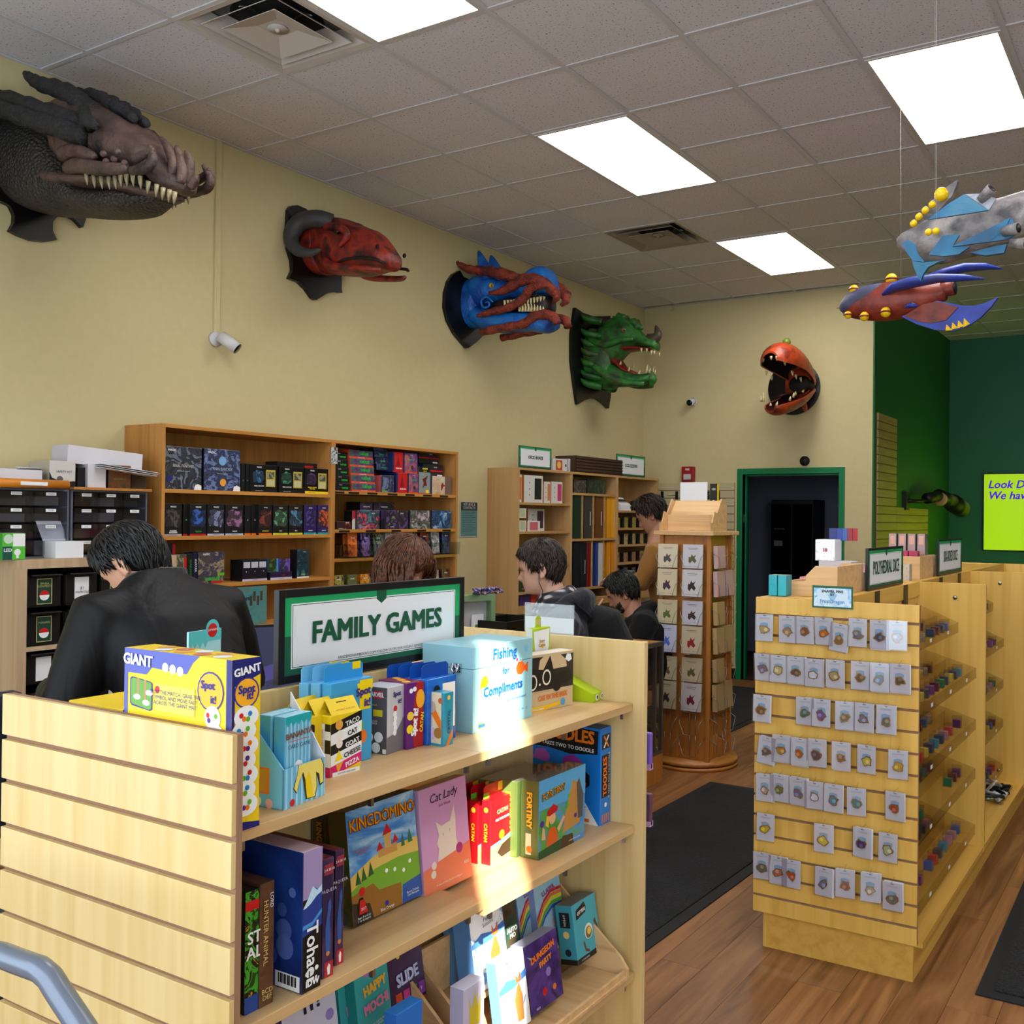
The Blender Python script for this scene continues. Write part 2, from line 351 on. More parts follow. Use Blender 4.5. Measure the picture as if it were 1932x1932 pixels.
w1 = struct(B().box((.2, y0+.002, .45), (.25, y1-.002, 3.2)).box((5.15, y0+.002, .45), (5.2, y1-.002, 3.2)).box((.25, y0+.002, .45), (5.15, y1-.002, .5)).box((.25, y0+.002, 3.15), (5.15, y1-.002, 3.2)).box((2.68, y0+.002, .5), (2.72, y1-.002, 3.15)).build('window_1', m_alu))
w1['label'] = 'wide shop window with aluminium frame'
m_pane = clear('window_glass', (250, 252, 252), .04)
B().box((.25, y0+.02, .5), (2.68, y0+.026, 3.15)).build('pane', m_pane, w1); B().box((2.72, y0+.02, .5), (5.15, y0+.026, 3.15)).build('pane', m_pane, w1)
w3 = struct(B().box((5.9, y0+.002, .45), (5.95, y1-.002, 3.2)).box((8.75, y0+.002, .45), (8.8, y1-.002, 3.2)).box((5.95, y0+.002, .45), (8.75, y1-.002, .5)).box((5.95, y0+.002, 3.15), (8.75, y1-.002, 3.2)).build('window_3', m_alu)); w3['label'] = 'second shop window beside the sidelight'
B().box((5.95, y0+.02, .5), (8.75, y0+.026, 3.15)).build('pane', m_pane, w3)
w2 = struct(B().box((5.494, y0+.01, .45), (5.67, y0+.016, 3.5)).build('window_2', m_pane)); w2['label'] = 'narrow sidelight window beside the entrance'
op = struct(B().box((-12, -11, -.2), (10.62, -10, 10)).build('wall_sun_block', mat('sun_block_face', (205, 200, 190), .8))); op['label'] = 'unseen pale block added across the street to shade the wide shop window'  # unseen block added to keep direct sun off the wide window
o2 = struct(B().box((11.12, -10.04, -.2), (22, -10, 10)).build('wall_sun_block_second', MATS['sun_block_face'])); o2['label'] = 'second unseen pale block added across the street to shade the side window'  # thin unseen slab added against sun, leaving a gap for the streak
gr = struct(B().box((-14, -11, -.3), (16, -4.0, -.12)).build('pavement', mat('concrete_pavement', (150, 148, 144), .9))); gr['label'] = 'concrete pavement outside the shop'

# doorway and the room behind it
d = struct(B().box((1.026, 5.585, 0), (1.08, 5.76, 2.014)).box((2.012, 5.585, 0), (2.066, 5.76, 2.014)).box((1.08, 5.585, 1.958), (2.012, 5.76, 2.014)).build('door_1', m_casing, bevel=.003))
d['label'] = 'green painted door frame of the open doorway'
B().box((1.08, 5.66, 0), (1.095, 5.70, 1.958)).box((1.997, 5.66, 0), (2.012, 5.70, 1.958)).box((1.095, 5.66, 1.943), (1.997, 5.70, 1.958)).build('door_stop', m_casing, d)
B().box((1.0795, 5.62, 1.5), (1.084, 5.65, 1.58)).build('strike_plate', m_steel, d)
wallbox('wall_backroom_rear', (0, 7.6, 0), (2.25, 7.7, ZC), m_backroom, 'dim blue grey wall of the room behind the door')
wallbox('wall_backroom_side', (.2, 5.75, 0), (.25, 7.6, ZC), m_backroom, 'dim side wall of the room behind the door')
bbm = mat('black_vinyl_base', (16, 16, 17), .5)
bb = struct(B().box((.0, 5.59, 0), (1.026, 5.6, .1)).box((2.066, 5.59, 0), (2.31, 5.6, .1)).build('baseboard_back', bbm)); bb['label'] = 'black vinyl baseboard along the back wall'
# ================================================================== printed cartons
INK = {}
def ink(r, g, b, rough=.45):
    return mat('ink_%d_%d_%d' % (r, g, b), (r, g, b), rough, coat=.15)
WHT, BLK, YEL, NAV, RED, ORG, PNK, LBL, TEA, GRN, PUR = (ink(240, 240, 240), ink(18, 18, 20), ink(246, 214, 20), ink(44, 46, 140), ink(200, 28, 30), ink(236, 120, 24),
                                                      ink(214, 24, 110), ink(120, 190, 228), ink(24, 170, 178), ink(96, 176, 40), ink(86, 40, 130))
def fpt(fc, u, v, d, w, h):
    return {'+x': (d/2, (u-.5)*w, v*h), '-y': ((u-.5)*d, -w/2, v*h), '+z': ((.5-v)*d, (u-.5)*w, h), '-x': (-d/2, (.5-u)*w, v*h)}[fc]
def fdim(fc, d, w, h): return {'+x': (w, h), '-y': (d, h), '+z': (w, d), '-x': (w, h)}[fc]
def deco(o, d, w, h, items):
    """flat print on a box: ('t', face, u, v, text, height, ink, opts) ('p', face, pts, ink) ('d', face, u, v, r, ink)"""
    flats = {}
    for it in items:
        fc = it[1]; W_, H_ = fdim(fc, d, w, h)
        if it[0] == 't':
            _, fc, u, v, s, hh, m = it[:7]; k = it[7] if len(it) > 7 else {}
            text(s, hh, m, o, face(fc, fpt(fc, u, v, d, w, h), .0022), **k)
        else:
            if it[0] == 'd': pts = disc(it[2], it[3], it[4]/W_, 18, it[4]/H_*(it[6] if len(it) > 6 else 1)); m = it[5]
            else: pts, m = it[2], it[3]
            flats.setdefault(fc, []).append(([((a-.5)*W_, b*H_) for a, b in pts], m))
    for fc, L in flats.items():
        ms = []
        for _, m in L:
            if m not in ms: ms.append(m)
        flat('print', [(p, ms.index(m)) for p, m in L], ms, o, face(fc, fpt(fc, .5, 0, d, w, h), .0005))
LASTC = [None, 0, 0]
def carton(name, label, cat, loc, rz, dim, mats, items=(), group=None, lean=0, parent=None):
    """mats: front, sides, top"""
    d, w, h = dim; f, s, t = mats; ms = [f, s, t]
    b = B().box((-d/2, -w/2, 0), (d/2, w/2, h), mm=[2, 2, 1, 1, 0, 0])
    o = b.build(name, ms, parent, bevel=min(.0015, d/8)); o.location = loc; o.rotation_euler = (0, lean, rz)
    if lean: o.rotation_euler = (Matrix.Rotation(rz, 3, 'Z') @ Matrix.Rotation(lean, 3, 'Y')).to_euler()
    if label: tag(o, label, cat, group)
    deco(o, d, w, h, items); LASTC[:] = [o, w, h]; return o
def boxpx(A, Bf, z, depth, top):
    """near and far bottom corners of the front, seen in the photograph on a shelf of height z -> place, turn and size"""
    a = at(*A, 'z', z); b = at(*Bf, 'z', z); v = b-a; w = v.length; rz = math.atan2(-v.x, v.y)
    h = at(A[0], top, 'y', a.y).z - z; n = Vector((math.cos(rz), math.sin(rz), 0)); c = (a+b)/2-n*depth/2
    return c, rz, (depth, w, h)
def cpx(name, label, cat, A, Bf, z, depth, top, mats, items=(), group=None, lean=0, rz=None):
    c, r, dim = boxpx(A, Bf, z, depth, top)
    if rz is not None: r = rz
    return carton(name, label, cat, c, r, dim, mats, items, group, lean)

# ================================================================== front gondola (family games)
m_maple = wood('maple_laminate', (224, 196, 140), (208, 174, 110), 'Z', 1.0, .38)
m_maple_y = wood('maple_laminate_shelf', (212, 176, 126), (194, 154, 104), 'Y', 1.2, .36)
m_core = mat('slatwall_core', (150, 112, 88), .8, bump=.1, bscale=600)
m_edge = mat('maple_edge_band', (196, 160, 84), .5)
GX0, GX1, GY0, GY1, GZ = 2.954, 3.554, -2.359, -1.068, 1.213
def slat_panel(parent, x0, x1, yf, z0, z1, first, m, thick=.019, back=True, spacing=.0762, groove=.009):
    """slatwall facing -y: backing board with separate slats and open grooves"""
    p = B().box((x0, yf+.009, z0), (x1, yf+thick, z1)).build('slat_panel', m_core, parent, world=True)
    zs = [z1]; z = z1-first
    while z-groove/2 > z0+.02: zs += [z+groove/2, z-groove/2]; z -= spacing
    zs.append(z0)
    for k in range(0, len(zs), 2):
        B().box((x0, yf, zs[k+1]), (x1, yf+.009, zs[k])).build('slat', m, p, world=True, bevel=.0008)
    return p
g = thing('display_gondola', 'maple shop gondola with slatwall end and shelves of family games', 'gondola', (3.254, -1.72, 0))
slat_panel(g, GX0, GX1, GY0, .1, GZ, .0748, m_maple)
B().box((GX0, GY0+.019, .1), (GX1, GY0+.0195, GZ)).build('panel_backing', m_edge, g, world=True)
B().box((GX0, GY1-.019, .1), (GX1, GY1, GZ+.005)).build('end_panel', m_maple, g, world=True, bevel=.001)
B().box((3.236, GY0+.02, .14), (3.255, GY1-.02, 1.2)).build('centre_divider', m_maple, g, world=True)
ym = -1.72
for z, xf, dz in ((1.06, 3.522, 0), (.765, 3.53, -.014), (.38, 3.535, 0)):
    for a, b_, zz in ((GY0+.021, ym-.001, z), (ym+.001, GY1-.02, z+dz)):
        B().box((3.257, a, zz-.019), (xf, b_, zz)).build('shelf', m_maple_y, g, world=True, bevel=.001)
        for yb in (a+.03, (a+b_)/2, b_-.04):
            B().add([(3.256, yb-.002, zz-.02), (3.256, yb-.002, zz-.075), (xf-.02, yb-.002, zz-.02), (3.256, yb+.002, zz-.02), (3.256, yb+.002, zz-.075), (xf-.02, yb+.002, zz-.02)],
                    [(0, 1, 2), (5, 4, 3), (0, 3, 4, 1), (1, 4, 5, 2), (2, 5, 3, 0)]).build('shelf_bracket', m_black, g, world=True)
            B().box((xf-.012, yb-.004, zz-.034), (xf-.004, yb+.004, zz-.019)).build('bracket_tip', m_steel, g, world=True)
for z in (1.06, .765, .38):
    B().box((2.985, GY0+.021, z-.019), (3.234, GY1-.02, z)).build('shelf', m_maple_y, g, world=True, bevel=.001)
B().box((GX0+.03, GY0+.03, .0), (GX1-.03, GY1-.03, .1)).build('plinth', m_maple_y, g, world=True)
B().box((GX0, GY0+.02, .1), (GX1, GY1-.02, .14)).build('base_deck', m_maple_y, g, world=True)
# kettle lock screws on the far panel
S1, S2L, S2R, S3 = 1.06, .765, .751, .38

# --- sign on top
m_sgreen = mat('sign_green', (28, 160, 96), .5); m_sdark = mat('sign_dark_green', (22, 92, 66), .5); m_stext = mat('sign_text_green', (18, 84, 56), .5)
m_sframe = mat('sign_frame_black', (22, 22, 24), .35)
def sign(name, label, corner_bl, corner_br, h, body, size, plane, tilt=0, fr=.016, depth=.012, foot=True, sub=None, sx=1, bold=.04):
    """framed printed sign standing on its lower edge between two points"""
    a = Vector(corner_bl); b_ = Vector(corner_br); v = b_-a; w = v.length; rz = math.atan2(-v.x, v.y)
    t = thing(name, label, 'sign', (a+b_)/2, rz)
    if tilt: t.rotation_euler = (Matrix.Rotation(rz, 3, 'Z') @ Matrix.Rotation(tilt, 3, 'X')).to_euler()
    B().box((-depth, -w/2, 0), (depth*.2, -w/2+fr, h)).box((-depth, w/2-fr, 0), (depth*.2, w/2, h)).box((-depth, -w/2+fr, 0), (depth*.2, w/2-fr, fr)).box((-depth, -w/2+fr, h-fr), (depth*.2, w/2-fr, h)).build('frame', m_sframe, t, bevel=.001)
    iw, ih = w-2*fr, h-2*fr
    B().box((-depth*.8, -iw/2, fr), (-.001, iw/2, h-fr)).build('board', m_paper, t)
    q = [(rect(-iw/2, 0, iw/2, ih), 0), (rect(-iw/2, 0, iw/2, ih*.5), 1), (rect(-iw*.468, ih*.072, iw*.468, ih*.915), 2), (rect(-iw*.463, ih*.085, iw*.463, ih*.90), 1), (rect(-iw*.46, ih*.094, iw*.46, ih*.89), 2),
         ([(-iw*.028, ih), (-iw*.028, ih*.88), (0, ih*.815), (iw*.028, ih*.88), (iw*.028, ih)], 3)]
    flat('print', q, [m_sgreen, m_sdark, m_paper, m_stext], t, face('+x', (0, 0, fr), .0002))
    text(body, size, m_stext, t, face('+x', (0, 0, h*.5), .0022), bold=bold, sx=sx)
    if sub: text(sub, size*.14, m_dark, t, face('+x', (0, iw*.05, fr+ih*.13), .0022))
    if foot: B().box((-.035, -w*.4, -.002), (.025, w*.4, .0035)).build('foot', m_black, t)
    return t
bl = at(523, 1284, 'x', 3.246); br = at(874, 1208, 'x', 3.246)
bl.z = br.z = 1.206
sign('tabletop_sign', 'black framed FAMILY GAMES sign with green border on the gondola', bl, br, .182, 'FAMILY GAMES', .06, 0, sub='PANDEMONIUMBOOKS.COM FOLLOW US ON OUR SOCIALS @PANDYGAMECIRC', sx=1, foot=False)

# --- top shelf, from the slatwall end towards the far panel
yel = ink(240, 204, 26); blu = ink(84, 92, 178); 
c = at(489, 1557, 'z', S1); ht = at(492, 1238, 'y', c.y).z-S1
def remap(L):
    r = []
    for it in L:
        it = list(it)
        if it[1] == '-y':
            if it[0] == 'p': it[2] = [(a, .42+.58*b) for a, b in it[2]]
            else: it[3] = .42+.58*it[3]
        r.append(tuple(it))
    return r
gb = carton('game_box', 'big yellow GIANT picture matching game standing behind the slatwall end', 'game box', (c.x-.128, c.y-.027, S1), 0, (.256, .054, ht), (yel, yel, yel), remap([
    ('p', '-y', [(0, 1), (0, .74), (.22, .74), (.27, .82), (.6, .80), (.66, .93), (.72, 1)], blu), ('p', '-y', rect(0, 0, .035, 1), blu), ('p', '-y', rect(.955, 0, 1, 1), ink(36, 40, 120)),
    ('t', '-y', .14, .88, 'GIANT', .024, WHT, dict(bold=.04, rotz=-.02)), ('d', '-y', .4, .84, .0075, WHT), ('d', '-y', .47, .83, .0075, WHT), ('d', '-y', .54, .82, .0075, WHT),
    ('p', '-y', [(.06, .42), (.06, .68), (.08, .70), (.26, .67), (.28, .65), (.28, .38), (.26, .36), (.08, .39)], NAV), ('p', '-y', [(.07, .43), (.07, .67), (.09, .69), (.26, .66), (.27, .64), (.27, .39), (.25, .37), (.08, .41)], ink(104, 160, 60)),
    ('p', '-y', rect(.13, .5, .15, .69), ink(190, 130, 90)), ('p', '-y', rect(.2, .46, .22, .68), ink(190, 130, 90)), ('d', '-y', .13, .49, .009, WHT, .5), ('d', '-y', .22, .44, .009, WHT, .5), ('d', '-y', .25, .55, .009, WHT, .5),
    ('p', '-y', rect(.31, .38, .68, .66), ink(250, 226, 90)), ('d', '-y', .33, .6, .006, RED),
    ('t', '-y', .5, .52, 'SPOT THE MATCH, GRAB THE\nSYMBOL AND MOVE FAST\nACROSS THE GIANT MAT', .009, NAV),
    ('d', '-y', .82, .66, .03, NAV), ('d', '-y', .82, .66, .0275, ink(250, 180, 40)), ('t', '-y', .8, .72, 'Spot', .017, NAV, dict(bold=.04)), ('t', '-y', .85, .58, 'it!', .016, NAV, dict(bold=.04)),
    ('d', '-y', .84, .40, .018, WHT), ('d', '-y', .87, .2, .021, WHT), ('p', '-y', [(.62, .0), (.63, .1), (.9, .12), (.91, 0)], ink(40, 36, 34)),
    ('p', '+x', [(0, .86), (.15, .84), (1, .9), (1, 1), (0, 1)], ink(28, 34, 112)), ('t', '+x', .5, .93, 'GIANT', .0165, WHT, dict(bold=.04, rotz=.12)), ('p', '+x', rect(0, 0, .1, 1), ink(28, 34, 112)), ('p', '+x', [(.1, 0), (1, 0), (1, .03), (.1, .06)], ink(28, 34, 112)),
    ('d', '+x', .5, .8, .0235, NAV), ('d', '+x', .5, .8, .021, ink(250, 176, 40)), ('t', '+x', .48, .82, 'Spot', .017, NAV, dict(bold=.04)), ('t', '+x', .6, .78, 'it!', .016, NAV, dict(bold=.04))]
    + [('d', '+x', .5-.08*(k % 2), .66-.086*k, .023, WHT, .72) for k in range(7)] + [('d', '+x', .5-.08*(k % 2)+dx, .66-.086*k+dy, .004, [RED, ink(30, 130, 200), GRN, ORG, PUR][(k+n) % 5]) for k in range(7) for n, (dx, dy) in enumerate(((-.18, .01), (.12, .015), (.05, -.015), (-.08, -.012)))]
    + [('d', '-y', .84+dx, .4+dy, .004, m) for dx, dy, m in ((-.04, .02, RED), (.03, .02, GRN), (-.03, -.03, PUR))] + [('d', '-y', .87+dx, .2+dy, .005, m) for dx, dy, m in ((-.03, .0, ORG), (.05, .01, ORG), (.0, .05, ink(30, 130, 200)), (-.02, -.06, BLK))]
    + [('d', '+z', .3+.4*(k % 2), .16+.09*k, .014, [WHT, ink(236, 170, 80), ink(214, 120, 90)][k % 3]) for k in range(8)]))
# low box on the far side of the divider and a teal card behind the yellow box
carton('flat_game_box', 'yellow and blue flat box lying behind the slatwall top edge', 'game box', (3.07, -2.16, 1.061), math.pi/2, (.2, .16, .13), (yel, ink(40, 90, 160), yel), [('t', '+z', .5, .5, 'Giant', .03, WHT, dict(bold=.05)), ('p', '+z', rect(.1, .1, .9, .4), blu)])
a = at(430, 1235, 'x', 3.2)
tc = carton('hang_card', 'teal scalloped hang card behind the yellow giant box', 'hang card', (3.2, at(385, 1240, 'x', 3.2).y, 1.2), .2, (.004, .085, at(400, 1192, 'x', 3.2).z-1.2), (ink(170, 220, 232),)*3, [
    ('p', '+x', [(0, .82), (.06, .74), (.12, .82), (.18, .72), (.26, .82), (.34, .72), (.42, .82), (.5, .72), (.58, .82), (1, .82), (1, 1), (0, 1)], ink(90, 196, 200)), ('d', '+x', .72, 1.0, .018, ink(90, 200, 205)), ('d', '+x', .72, .98, .013, RED), ('t', '+x', .72, .99, 'JAPANIME', .006, WHT),
    ('p', '+x', rect(.68, .1, .88, .45), YEL)])
tc.location.z = 1.205
# --- open counter display
c, rz, (dd, ww, hh) = boxpx((534, 1530), (613, 1500), S1, .075, 1453)
t = thing('counter_display', 'open sky blue counter display tray marked BANANYA card game', 'display box', c, rz)
lb = ink(110, 190, 226); lb2 = ink(160, 212, 236)
stripe = [('p', '+x', rect(.04+k*.12, 0, .09+k*.12, 1), lb2) for k in range(8)]
def part(nm, a_, b_, m, par): return B().box(a_, b_).build(nm, m, par)
o = B().box((dd/2-.002, -ww/2, 0), (dd/2, ww/2, hh)).build('front_wall', lb, t); o2 = o
deco(o2, dd, ww, hh, stripe+[('p', '+x', [(.34, 1), (.3, .75), (.22, .45), (.3, .3), (.36, .55), (.42, .75), (.46, .5), (.52, .08), (.75, .06), (.8, .3), (.78, .6), (.86, .3), (.95, .35), (.96, .8), (.9, 1)], ink(60, 44, 20)),
     ('p', '+x', [(.35, 1), (.31, .75), (.24, .46), (.3, .34), (.37, .62), (.45, .8), (.5, .6), (.55, .1), (.73, .08), (.78, .3), (.76, .7), (.84, .62), (.87, .35), (.94, .38), (.94, .8), (.88, 1)], ink(242, 220, 110)),
     ('p', '+x', [(.5, .6), (.55, .1), (.7, .08), (.66, .4), (.6, .75)], ink(244, 206, 20)), ('d', '+x', .2, .12, .006, RED)])
o = B().add([(-dd/2, -ww/2, 0), (dd/2, -ww/2, 0), (dd/2, -ww/2, hh), (-dd/2, -ww/2, hh*2.2), (-dd/2, -ww/2+.002, 0), (dd/2, -ww/2+.002, 0), (dd/2, -ww/2+.002, hh), (-dd/2, -ww/2+.002, hh*2.2)], [(0, 1, 2, 3), (7, 6, 5, 4), (0, 4, 5, 1), (1, 5, 6, 2), (2, 6, 7, 3), (3, 7, 4, 0)]).build('side_wall', ink(110, 190, 228), t)
deco(o, dd, ww, hh, [('p', '-y', rect(.28, .35, .62, 1.0), ORG), ('p', '-y', rect(.33, .4, .57, .95), ink(200, 150, 60)), ('d', '-y', .3, .15, .008, WHT), ('d', '-y', .62, .12, .008, ink(230, 180, 180))])
B().add([(-dd/2, ww/2, 0), (dd/2, ww/2, 0), (dd/2, ww/2, hh), (-dd/2, ww/2, hh*2.6), (-dd/2, ww/2-.002, 0), (dd/2, ww/2-.002, 0), (dd/2, ww/2-.002, hh), (-dd/2, ww/2-.002, hh*2.6)], [(0, 1, 2, 3), (7, 6, 5, 4), (0, 4, 5, 1), (1, 5, 6, 2), (2, 6, 7, 3), (3, 7, 4, 0)]).build('side_wall', m_paper, t)
B().box((-dd/2, -ww/2, 0), (dd/2, ww/2, .002)).build('tray_floor', m_paper, t)
B().box((-dd/2, -ww/2, 0), (-dd/2+.002, ww/2, hh*2.2)).build('rear_wall', lb, t)
for k in range(2):
    q = Matrix.Translation(c) @ Matrix.Rotation(rz, 4, 'Z') @ Vector((.018-.03*k, -.008, .003))
    carton('card_game_box', ['BANANYA card game box at the front of its blue display tray', 'second sky blue card game box deeper in the display tray'][k], 'card game', q, rz, (.024, ww*.62, .143), (lb, ink(70, 165, 216), lb2), ([('p', '+x', rect(.04+j*.14, 0, .1+j*.14, 1), lb2) for j in range(7)]
      + [('p', '+x', [(0, .93), (.1, .88), (.2, .93), (.3, .88), (.4, .93), (.5, .88), (.6, .93), (.7, .88), (.8, .93), (.9, .88), (1, .93), (1, 1), (0, 1)], TEA), ('t', '+x', .5, .78, 'BANANYA', .0135, ink(130, 80, 40), dict(bold=.03, rotz=.05)), ('t', '+x', .5, .65, 'CARD GAME', .0095, ink(60, 90, 110)),
         ('p', '+x', rect(.1, .705, .9, .715), ink(210, 110, 90)), ('d', '+x', .5, .4, .011, WHT), ('p', '+x', [(.3, .25), (.75, .25), (.7, .38), (.3, .36)], ink(236, 216, 120))] if k == 0 else []), 'card games in the blue tray')
# --- rows of small boxed games
gcol = (yel, ink(240, 206, 20), yel)
def taco(k, A, Bf):
    c, rz, (dd, ww, hh) = boxpx(A, Bf, S1, .036, 1351)
    it = [('p', '-y', rect(0, .0, 1, .16), PNK), ('p', '-y', rect(0, .16, 1, .38), WHT), ('p', '-y', rect(0, .38, 1, .6), BLK), ('p', '-y', rect(0, .6, 1, .74), WHT), ('p', '-y', rect(0, .74, 1, .86), BLK),
          ('p', '-y', rect(.3, .2, .6, .86), WHT), ('t', '-y', .46, .55, 'TACO CAT GOAT', .0062, PNK, dict(rotz=-math.pi/2))]
    if k == 0:
        rows = [(.93, .72, BLK, 'TACO', WHT), (.76, .55, WHT, 'CAT', BLK), (.58, .38, BLK, 'GOAT', WHT), (.42, .22, WHT, 'CHEESE', BLK), (.24, .07, PNK, 'PIZZA', WHT)]
        for top, bot, m, s, mt in rows:
            it += [('p', '+x', [(0, bot-.06), (1, bot+.08), (1, top+.07), (0, top-.07)], m), ('t', '+x', .68, (top+bot)/2+.02, s, .0125, mt, dict(bold=.03, rotz=.2))]
        it += [('d', '+x', .26, .83, .009, ink(226, 160, 70)), ('d', '+x', .28, .66, .009, ink(235, 232, 225)), ('d', '+x', .27, .52, .008, ink(240, 225, 215)), ('p', '+x', [(.12, .24), (.38, .26), (.26, .42)], YEL), ('p', '+x', [(.16, .2), (.4, .22), (.24, .04)], ink(236, 160, 40)), ('p', '+x', rect(.06, .0, .94, .07), WHT), ('t', '+x', .5, .035, 'FAST FUN CARD GAME', .0042, BLK)]
    o = carton('card_game_box', ['yellow TACO CAT GOAT CHEESE PIZZA card game nearest the shelf edge', 'second yellow taco card game behind the front one', 'third yellow taco card game behind the others'][k], 'card game', c, rz, (dd, ww, hh), gcol, it, 'yellow taco card games')
    b = B(); y0, y1 = -ww*.46, ww*.46      # roof-shaped hang tab
    b.add([(dd/2-.001, y0, hh), (dd/2-.001, y1, hh), (-.002, y1, hh+.026), (-.002, y0, hh+.026), (-dd/2+.001, y0, hh), (-dd/2+.001, y1, hh)], [(0, 1, 2, 3), (3, 2, 5, 4)])
    tb = b.build('hang_tab', yel, o, fix=False); md = tb.modifiers.new('card', 'SOLIDIFY'); md.thickness = .0012
    if k == 0: B().box((.002, -.012, hh+.012), (.0035, .012, hh+.02)).build('hang_slot', BLK, tb).rotation_euler = (0, -.0, 0); text('GETS CRAZY IN SECONDS', .004, RED, tb, face('+x', (dd/2-.004, 0, hh+.0075), .002))
for k in range(3): taco(k, (623-30*k, 1468+2*k-k*k), (681-33*k, 1451.5+1*k-k*k*1.5))
def tabbox(name, label, A, Bf, top, depth, m, tabm, tabh, items, group, z=S1):
    c, rz, dim = boxpx(A, Bf, z, depth, top); o = carton(name, label, 'card game', c, rz, dim, (m, m, m), items, group)
    d, w, h = dim
    b = B().prism([(-w/2+.004, h), (w/2-.004, h), (w/2-.004, h+tabh-.006), (w/2-.012, h+tabh), (-w/2+.012, h+tabh), (-w/2+.004, h+tabh-.006)], 'x', -d/2+.001, -d/2+.0022)
    tb = b.build('hang_tab', tabm, o); return o, tb, dim
sb = ink(60, 160, 220)
def XP(u, x, z):
    '''photo pixel of the shelf point under image column u on the plane x'''
    lo, hi = 300, 4000
    for _ in range(40):
        m = (lo+hi)/2
        if at(u, m, 'x', x).z > z: lo = m
        else: hi = m
    return (u, lo)
for k in range(3):
    it = [('t', '-y', .5, .62, 'Spot', .012, ink(60, 44, 130), dict(bold=.04, rotz=-math.pi/2))]
    if k == 0: it += [('p', '+x', [(.66, .78), (1, .86), (1, .98), (.62, .94)], YEL), ('p', '+x', rect(.68, .62, .95, .98), YEL), ('t', '+x', .76, .84, 'Spot', .021, ink(60, 44, 130), dict(bold=.05, rotz=.08)), ('t', '+x', .86, .70, 'it!', .021, ink(60, 44, 130), dict(bold=.05)), ('d', '+x', .62, .42, .018, GRN), ('d', '+x', .75, .3, .013, ORG), ('d', '+x', .4, .3, .014, ink(230, 200, 120))]
    o, tb, dim = tabbox('card_game_box', ['sky blue Spot it game with yellow flash on its hang tab, frontmost of three', 'middle sky blue tab game of the three under the sign', 'rear sky blue tab game of the three under the sign'][k], XP(623-22*k, 3.375-.029*k, 1.06), XP(701-22*k, 3.375-.029*k, 1.06), 1290, .024, sb if k == 0 else ink(104, 182, 226), ink(50, 150, 214) if k == 0 else ink(112, 184, 226), .03, it, 'sky blue tab games')
    d, w, h = dim; flat('print', [(rect(w*.2, h+.016, w*.4, h+.03), 0)], [YEL], tb, face('+x', (-d/2+.0022, 0, 0), .0004))
c, rz, dim = boxpx((729.5, 1424.6), (763, 1413), S1, .062, 1298)
mv = ink(112, 106, 112); mv2 = ink(196, 194, 202)
carton('game_box', 'grey Spot it game box with red logo patch on its side', 'game box', c, rz, dim, (mv2, ink(84, 78, 84), mv2), [('p', '+x', [(.0, 0), (.0, .25), (.5, .3), (1, .55), (1, 0)], mv), ('t', '+x', .5, .88, 'Spot', .0135, ink(50, 36, 110), dict(bold=.05, rotz=.05)), ('t', '+x', .66, .76, 'it!', .013, ink(50, 36, 110), dict(bold=.05)),
    ('d', '+x', .45, .66, .006, RED)] + [('d', '+x', .42+.03*(k % 2), .58-.07*k, .006, WHT) for k in range(5)] + [('p', '-y', rect(.3, .83, .82, .94), RED), ('t', '-y', .56, .885, 'MARVEL', .0125, WHT, dict(bold=.03, sx=.9)), ('t', '-y', .3, .75, 'FUN\nas a spinning wheel', .005, YEL), ('p', '-y', rect(.46, .56, .82, .66), ink(220, 196, 20)), ('t', '-y', .45, .47, 'WHO IS IN\nTHE DECK', .005, WHT), ('d', '-y', .3, .24, .0105, WHT), ('d', '-y', .68, .25, .0105, WHT), ('d', '-y', .2, .08, .0105, WHT), ('d', '-y', .58, .09, .0105, WHT), ('p', '-y', rect(.84, .01, .98, .08), WHT)])
c, rz, dim = boxpx((766, 1415), (799, 1407), S1, .085, 1290)
carton('game_box', 'red and purple Spot it Catan game box', 'game box', c, rz, dim, (ink(170, 26, 34), ink(96, 30, 110), ink(130, 40, 60)), [('p', '+x', [(0, 0), (.45, 0), (.3, .4), (.55, 1), (0, 1)], ink(92, 28, 112)), ('d', '+x', .78, .74, .012, ink(246, 170, 30), 1.6), ('t', '+x', .45, .4, 'Spot it!', .019, WHT, dict(bold=.06, rotz=math.pi/2-.12)), ('t', '+x', .85, .38, 'CATAN', .012, YEL, dict(bold=.03, rotz=math.pi/2-.1)), ('d', '+x', .25, .88, .005, WHT), ('d', '+x', .45, .9, .005, WHT),
    ('d', '+x', .2, .3, .009, YEL), ('d', '+x', .22, .5, .009, ink(240, 200, 60))] + [('d', '+z', .3+.1*k, .2+.15*k, .009, [YEL, ORG][k % 2]) for k in range(5)])
c, rz, dim = boxpx((836, 1409), (855, 1403.5), S1, .055, 1308)
carton('game_box', 'teal card box with orange ribbon and a pale crystal picture', 'card game', c, rz, dim, (ink(30, 150, 180), ink(226, 210, 180), ink(60, 150, 180)), [('p', '-y', [(0, .98), (.2, .98), (1, .4), (1, .2), (0, .86)], ORG), ('p', '-y', rect(.9, 0, 1, 1), ink(30, 150, 180)), ('p', '-y', rect(0, 0, 1, .04), ink(30, 150, 180)), ('d', '-y', .42, .72, .012, ink(190, 170, 150)), ('d', '-y', .4, .22, .014, ink(205, 190, 205)), ('d', '-y', .75, .24, .011, ink(170, 120, 60)), ('d', '-y', .85, .85, .006, ink(190, 100, 60)), ('t', '+x', .5, .45, 'CRYSTAL', .012, ink(20, 60, 120), dict(rotz=math.pi/2, bold=.03)), ('d', '+x', .5, .9, .005, ink(230, 190, 80)), ('p', '+x', [(.2, 0), (.9, .3), (.9, .15), (.5, 0)], ORG)])
